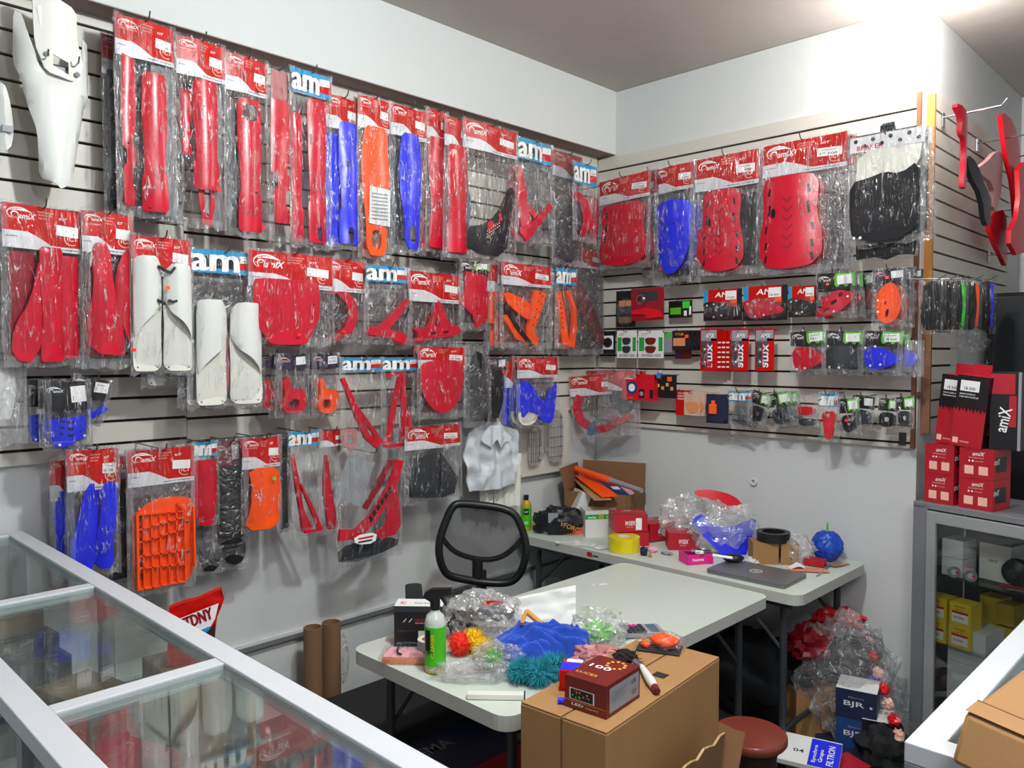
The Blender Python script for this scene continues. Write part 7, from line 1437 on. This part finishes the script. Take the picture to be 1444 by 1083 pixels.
# blue cloth
oc = onz(760, 925, TF); t = thing('blue_cloth', 'crumpled bright blue cloth piled on the front table', 'cloth', oc)
def clothfn(sx, sy, hgt, seed, z0, n=64, m=44):
    vs_ = []
    for j in range(m+1):
        for i in range(n+1):
            u, v = i/n*2-1, j/m*2-1; p_ = Vector((u*1.6, v*1.1, seed)); wv_ = noise.noise_vector(p_*.9)*.7; q = p_+wv_
            edge = 1+.16*noise.noise(Vector((math.atan2(v, u)*1.6, seed, 1))); rr = max(abs(u), abs(v)); 
            rid = 1-min(1, abs(noise.noise(Vector((q.x*.7, q.y*1.5, seed+2))))*2.6); rid2 = 1-min(1, abs(noise.noise(Vector((q.x*1.3, q.y*2.4, seed+5))))*2.4)
            dome = max(0, 1-(u*u*.9+v*v*.9)**1.5)
            z = z0+hgt*(dome**.5)*(.55+.32*rid**1.5+.13*rid2)
            k = 1-.12*rr*rr
            vs_.append((u*sx*edge*k+wv_.x*.01, v*sy*edge*k+wv_.y*.012, max(.003, z*min(1, (1.02-rr)*9))))
    return vs_, [(j*(n+1)+i, j*(n+1)+i+1, (j+1)*(n+1)+i+1, (j+1)*(n+1)+i) for j in range(m) for i in range(n)]
b = MB(); b.T = Matrix.Rotation(YAW, 4, 'Z'); b.add(*clothfn(.155, .085, .105, 3.7, .01), 'blue_cloth')
b.T = Matrix.Rotation(YAW+.25, 4, 'Z') @ Matrix.Translation((-.045, -.045, .0)); b.add(*clothfn(.095, .055, .075, 9.2, .012), 'blue_cloth')
b.T = Matrix.Rotation(YAW-.2, 4, 'Z') @ Matrix.Translation((.05, .0, .02)); b.add(*clothfn(.12, .05, .085, 14.1, .012), 'blue_cloth')
b.build('cloth', smooth=180, parent=t)
# steel bar / level
a, c = onz(659, 980, TF+.008), onz(740, 981, TF+.008); b = MB(); d = c-a; b.box((a+c)/2, (d.length, .026, .014), 'cream_plastic', rz=math.atan2(d.y, d.x)); b.box((c+a)/2+d*.497, (.004, .028, .016), 'charcoal', rz=math.atan2(d.y, d.x)); tag(b.build('plastic_bar', bevel=.001), 'white plastic bar lying near the table front corner', 'bar')
# calculator
p = onz(902, 892, TF+.004); t = thing('calculator', 'grey desk calculator with dark keys at the table edge', 'calculator', M=Matrix.Translation(p) @ Matrix.Rotation(YAW+.15, 4, 'Z'))
b = MB(); b.prism(rrect(-.075, .075, -.045, .045, .01), 0, .012, 'card_grey'); b.build('case', t, bevel=.001)
b = MB(); b.box((.045, 0, .0135), (.03, .07, .002), 'slate'); b.build('display', t)
for i in range(5):
    for j in range(4): b = MB(); b.box((-.06+.017*i, -.03+.02*j, .0145), (.013, .014, .005), 'magenta' if (i, j) in ((2, 3), (3, 3)) else 'charcoal'); b.build('key', t, bevel=.001)
p = onz(846, 824, T1+.0006); b = MB(); b.T = Matrix.Translation(p) @ Matrix.Rotation(YAW+.2, 4, 'Z'); b.box((0, 0, 0), (.06, .018, .0005), 'sticker'); b.box((-.012, 0, .0004), (.02, .006, .0004), 'box_red'); tag(b.build('sticker'), 'small white sticker on the bare end of the front table', 'sticker')
p = onz(833, 777, T1-.03)
b = MB(); q = ony(836, 775, 2.9115); b.box((q.x-.02, 2.9112, T1-.015), (.03, .001, .022), 'box_red'); b.box((q.x+.015, 2.9112, T1-.018), (.035, .001, .006), 'ink'); tag(b.build('edge_sticker'), 'small red sticker on the front edge of the back table', 'sticker')
p = onz(690, 960, TF+.0006)

# ================================================================ a second bag on the same hook, behind the front one
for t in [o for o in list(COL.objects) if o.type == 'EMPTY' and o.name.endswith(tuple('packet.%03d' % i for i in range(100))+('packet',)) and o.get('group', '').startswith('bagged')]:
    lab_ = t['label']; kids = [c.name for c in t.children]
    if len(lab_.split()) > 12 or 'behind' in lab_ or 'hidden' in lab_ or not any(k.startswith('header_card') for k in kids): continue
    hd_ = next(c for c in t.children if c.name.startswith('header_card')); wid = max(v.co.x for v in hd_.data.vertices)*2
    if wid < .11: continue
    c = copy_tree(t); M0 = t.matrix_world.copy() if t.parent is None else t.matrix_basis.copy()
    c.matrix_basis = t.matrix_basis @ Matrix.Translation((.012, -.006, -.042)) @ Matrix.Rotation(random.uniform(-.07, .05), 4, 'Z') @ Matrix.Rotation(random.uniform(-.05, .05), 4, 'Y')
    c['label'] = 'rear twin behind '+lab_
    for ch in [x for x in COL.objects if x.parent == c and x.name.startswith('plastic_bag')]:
        ch.material_slots[0].link = 'OBJECT'; ch.material_slots[0].material = MATS['bag_film_dark']  # dark film on the rear bags paints the shade between stacked bags
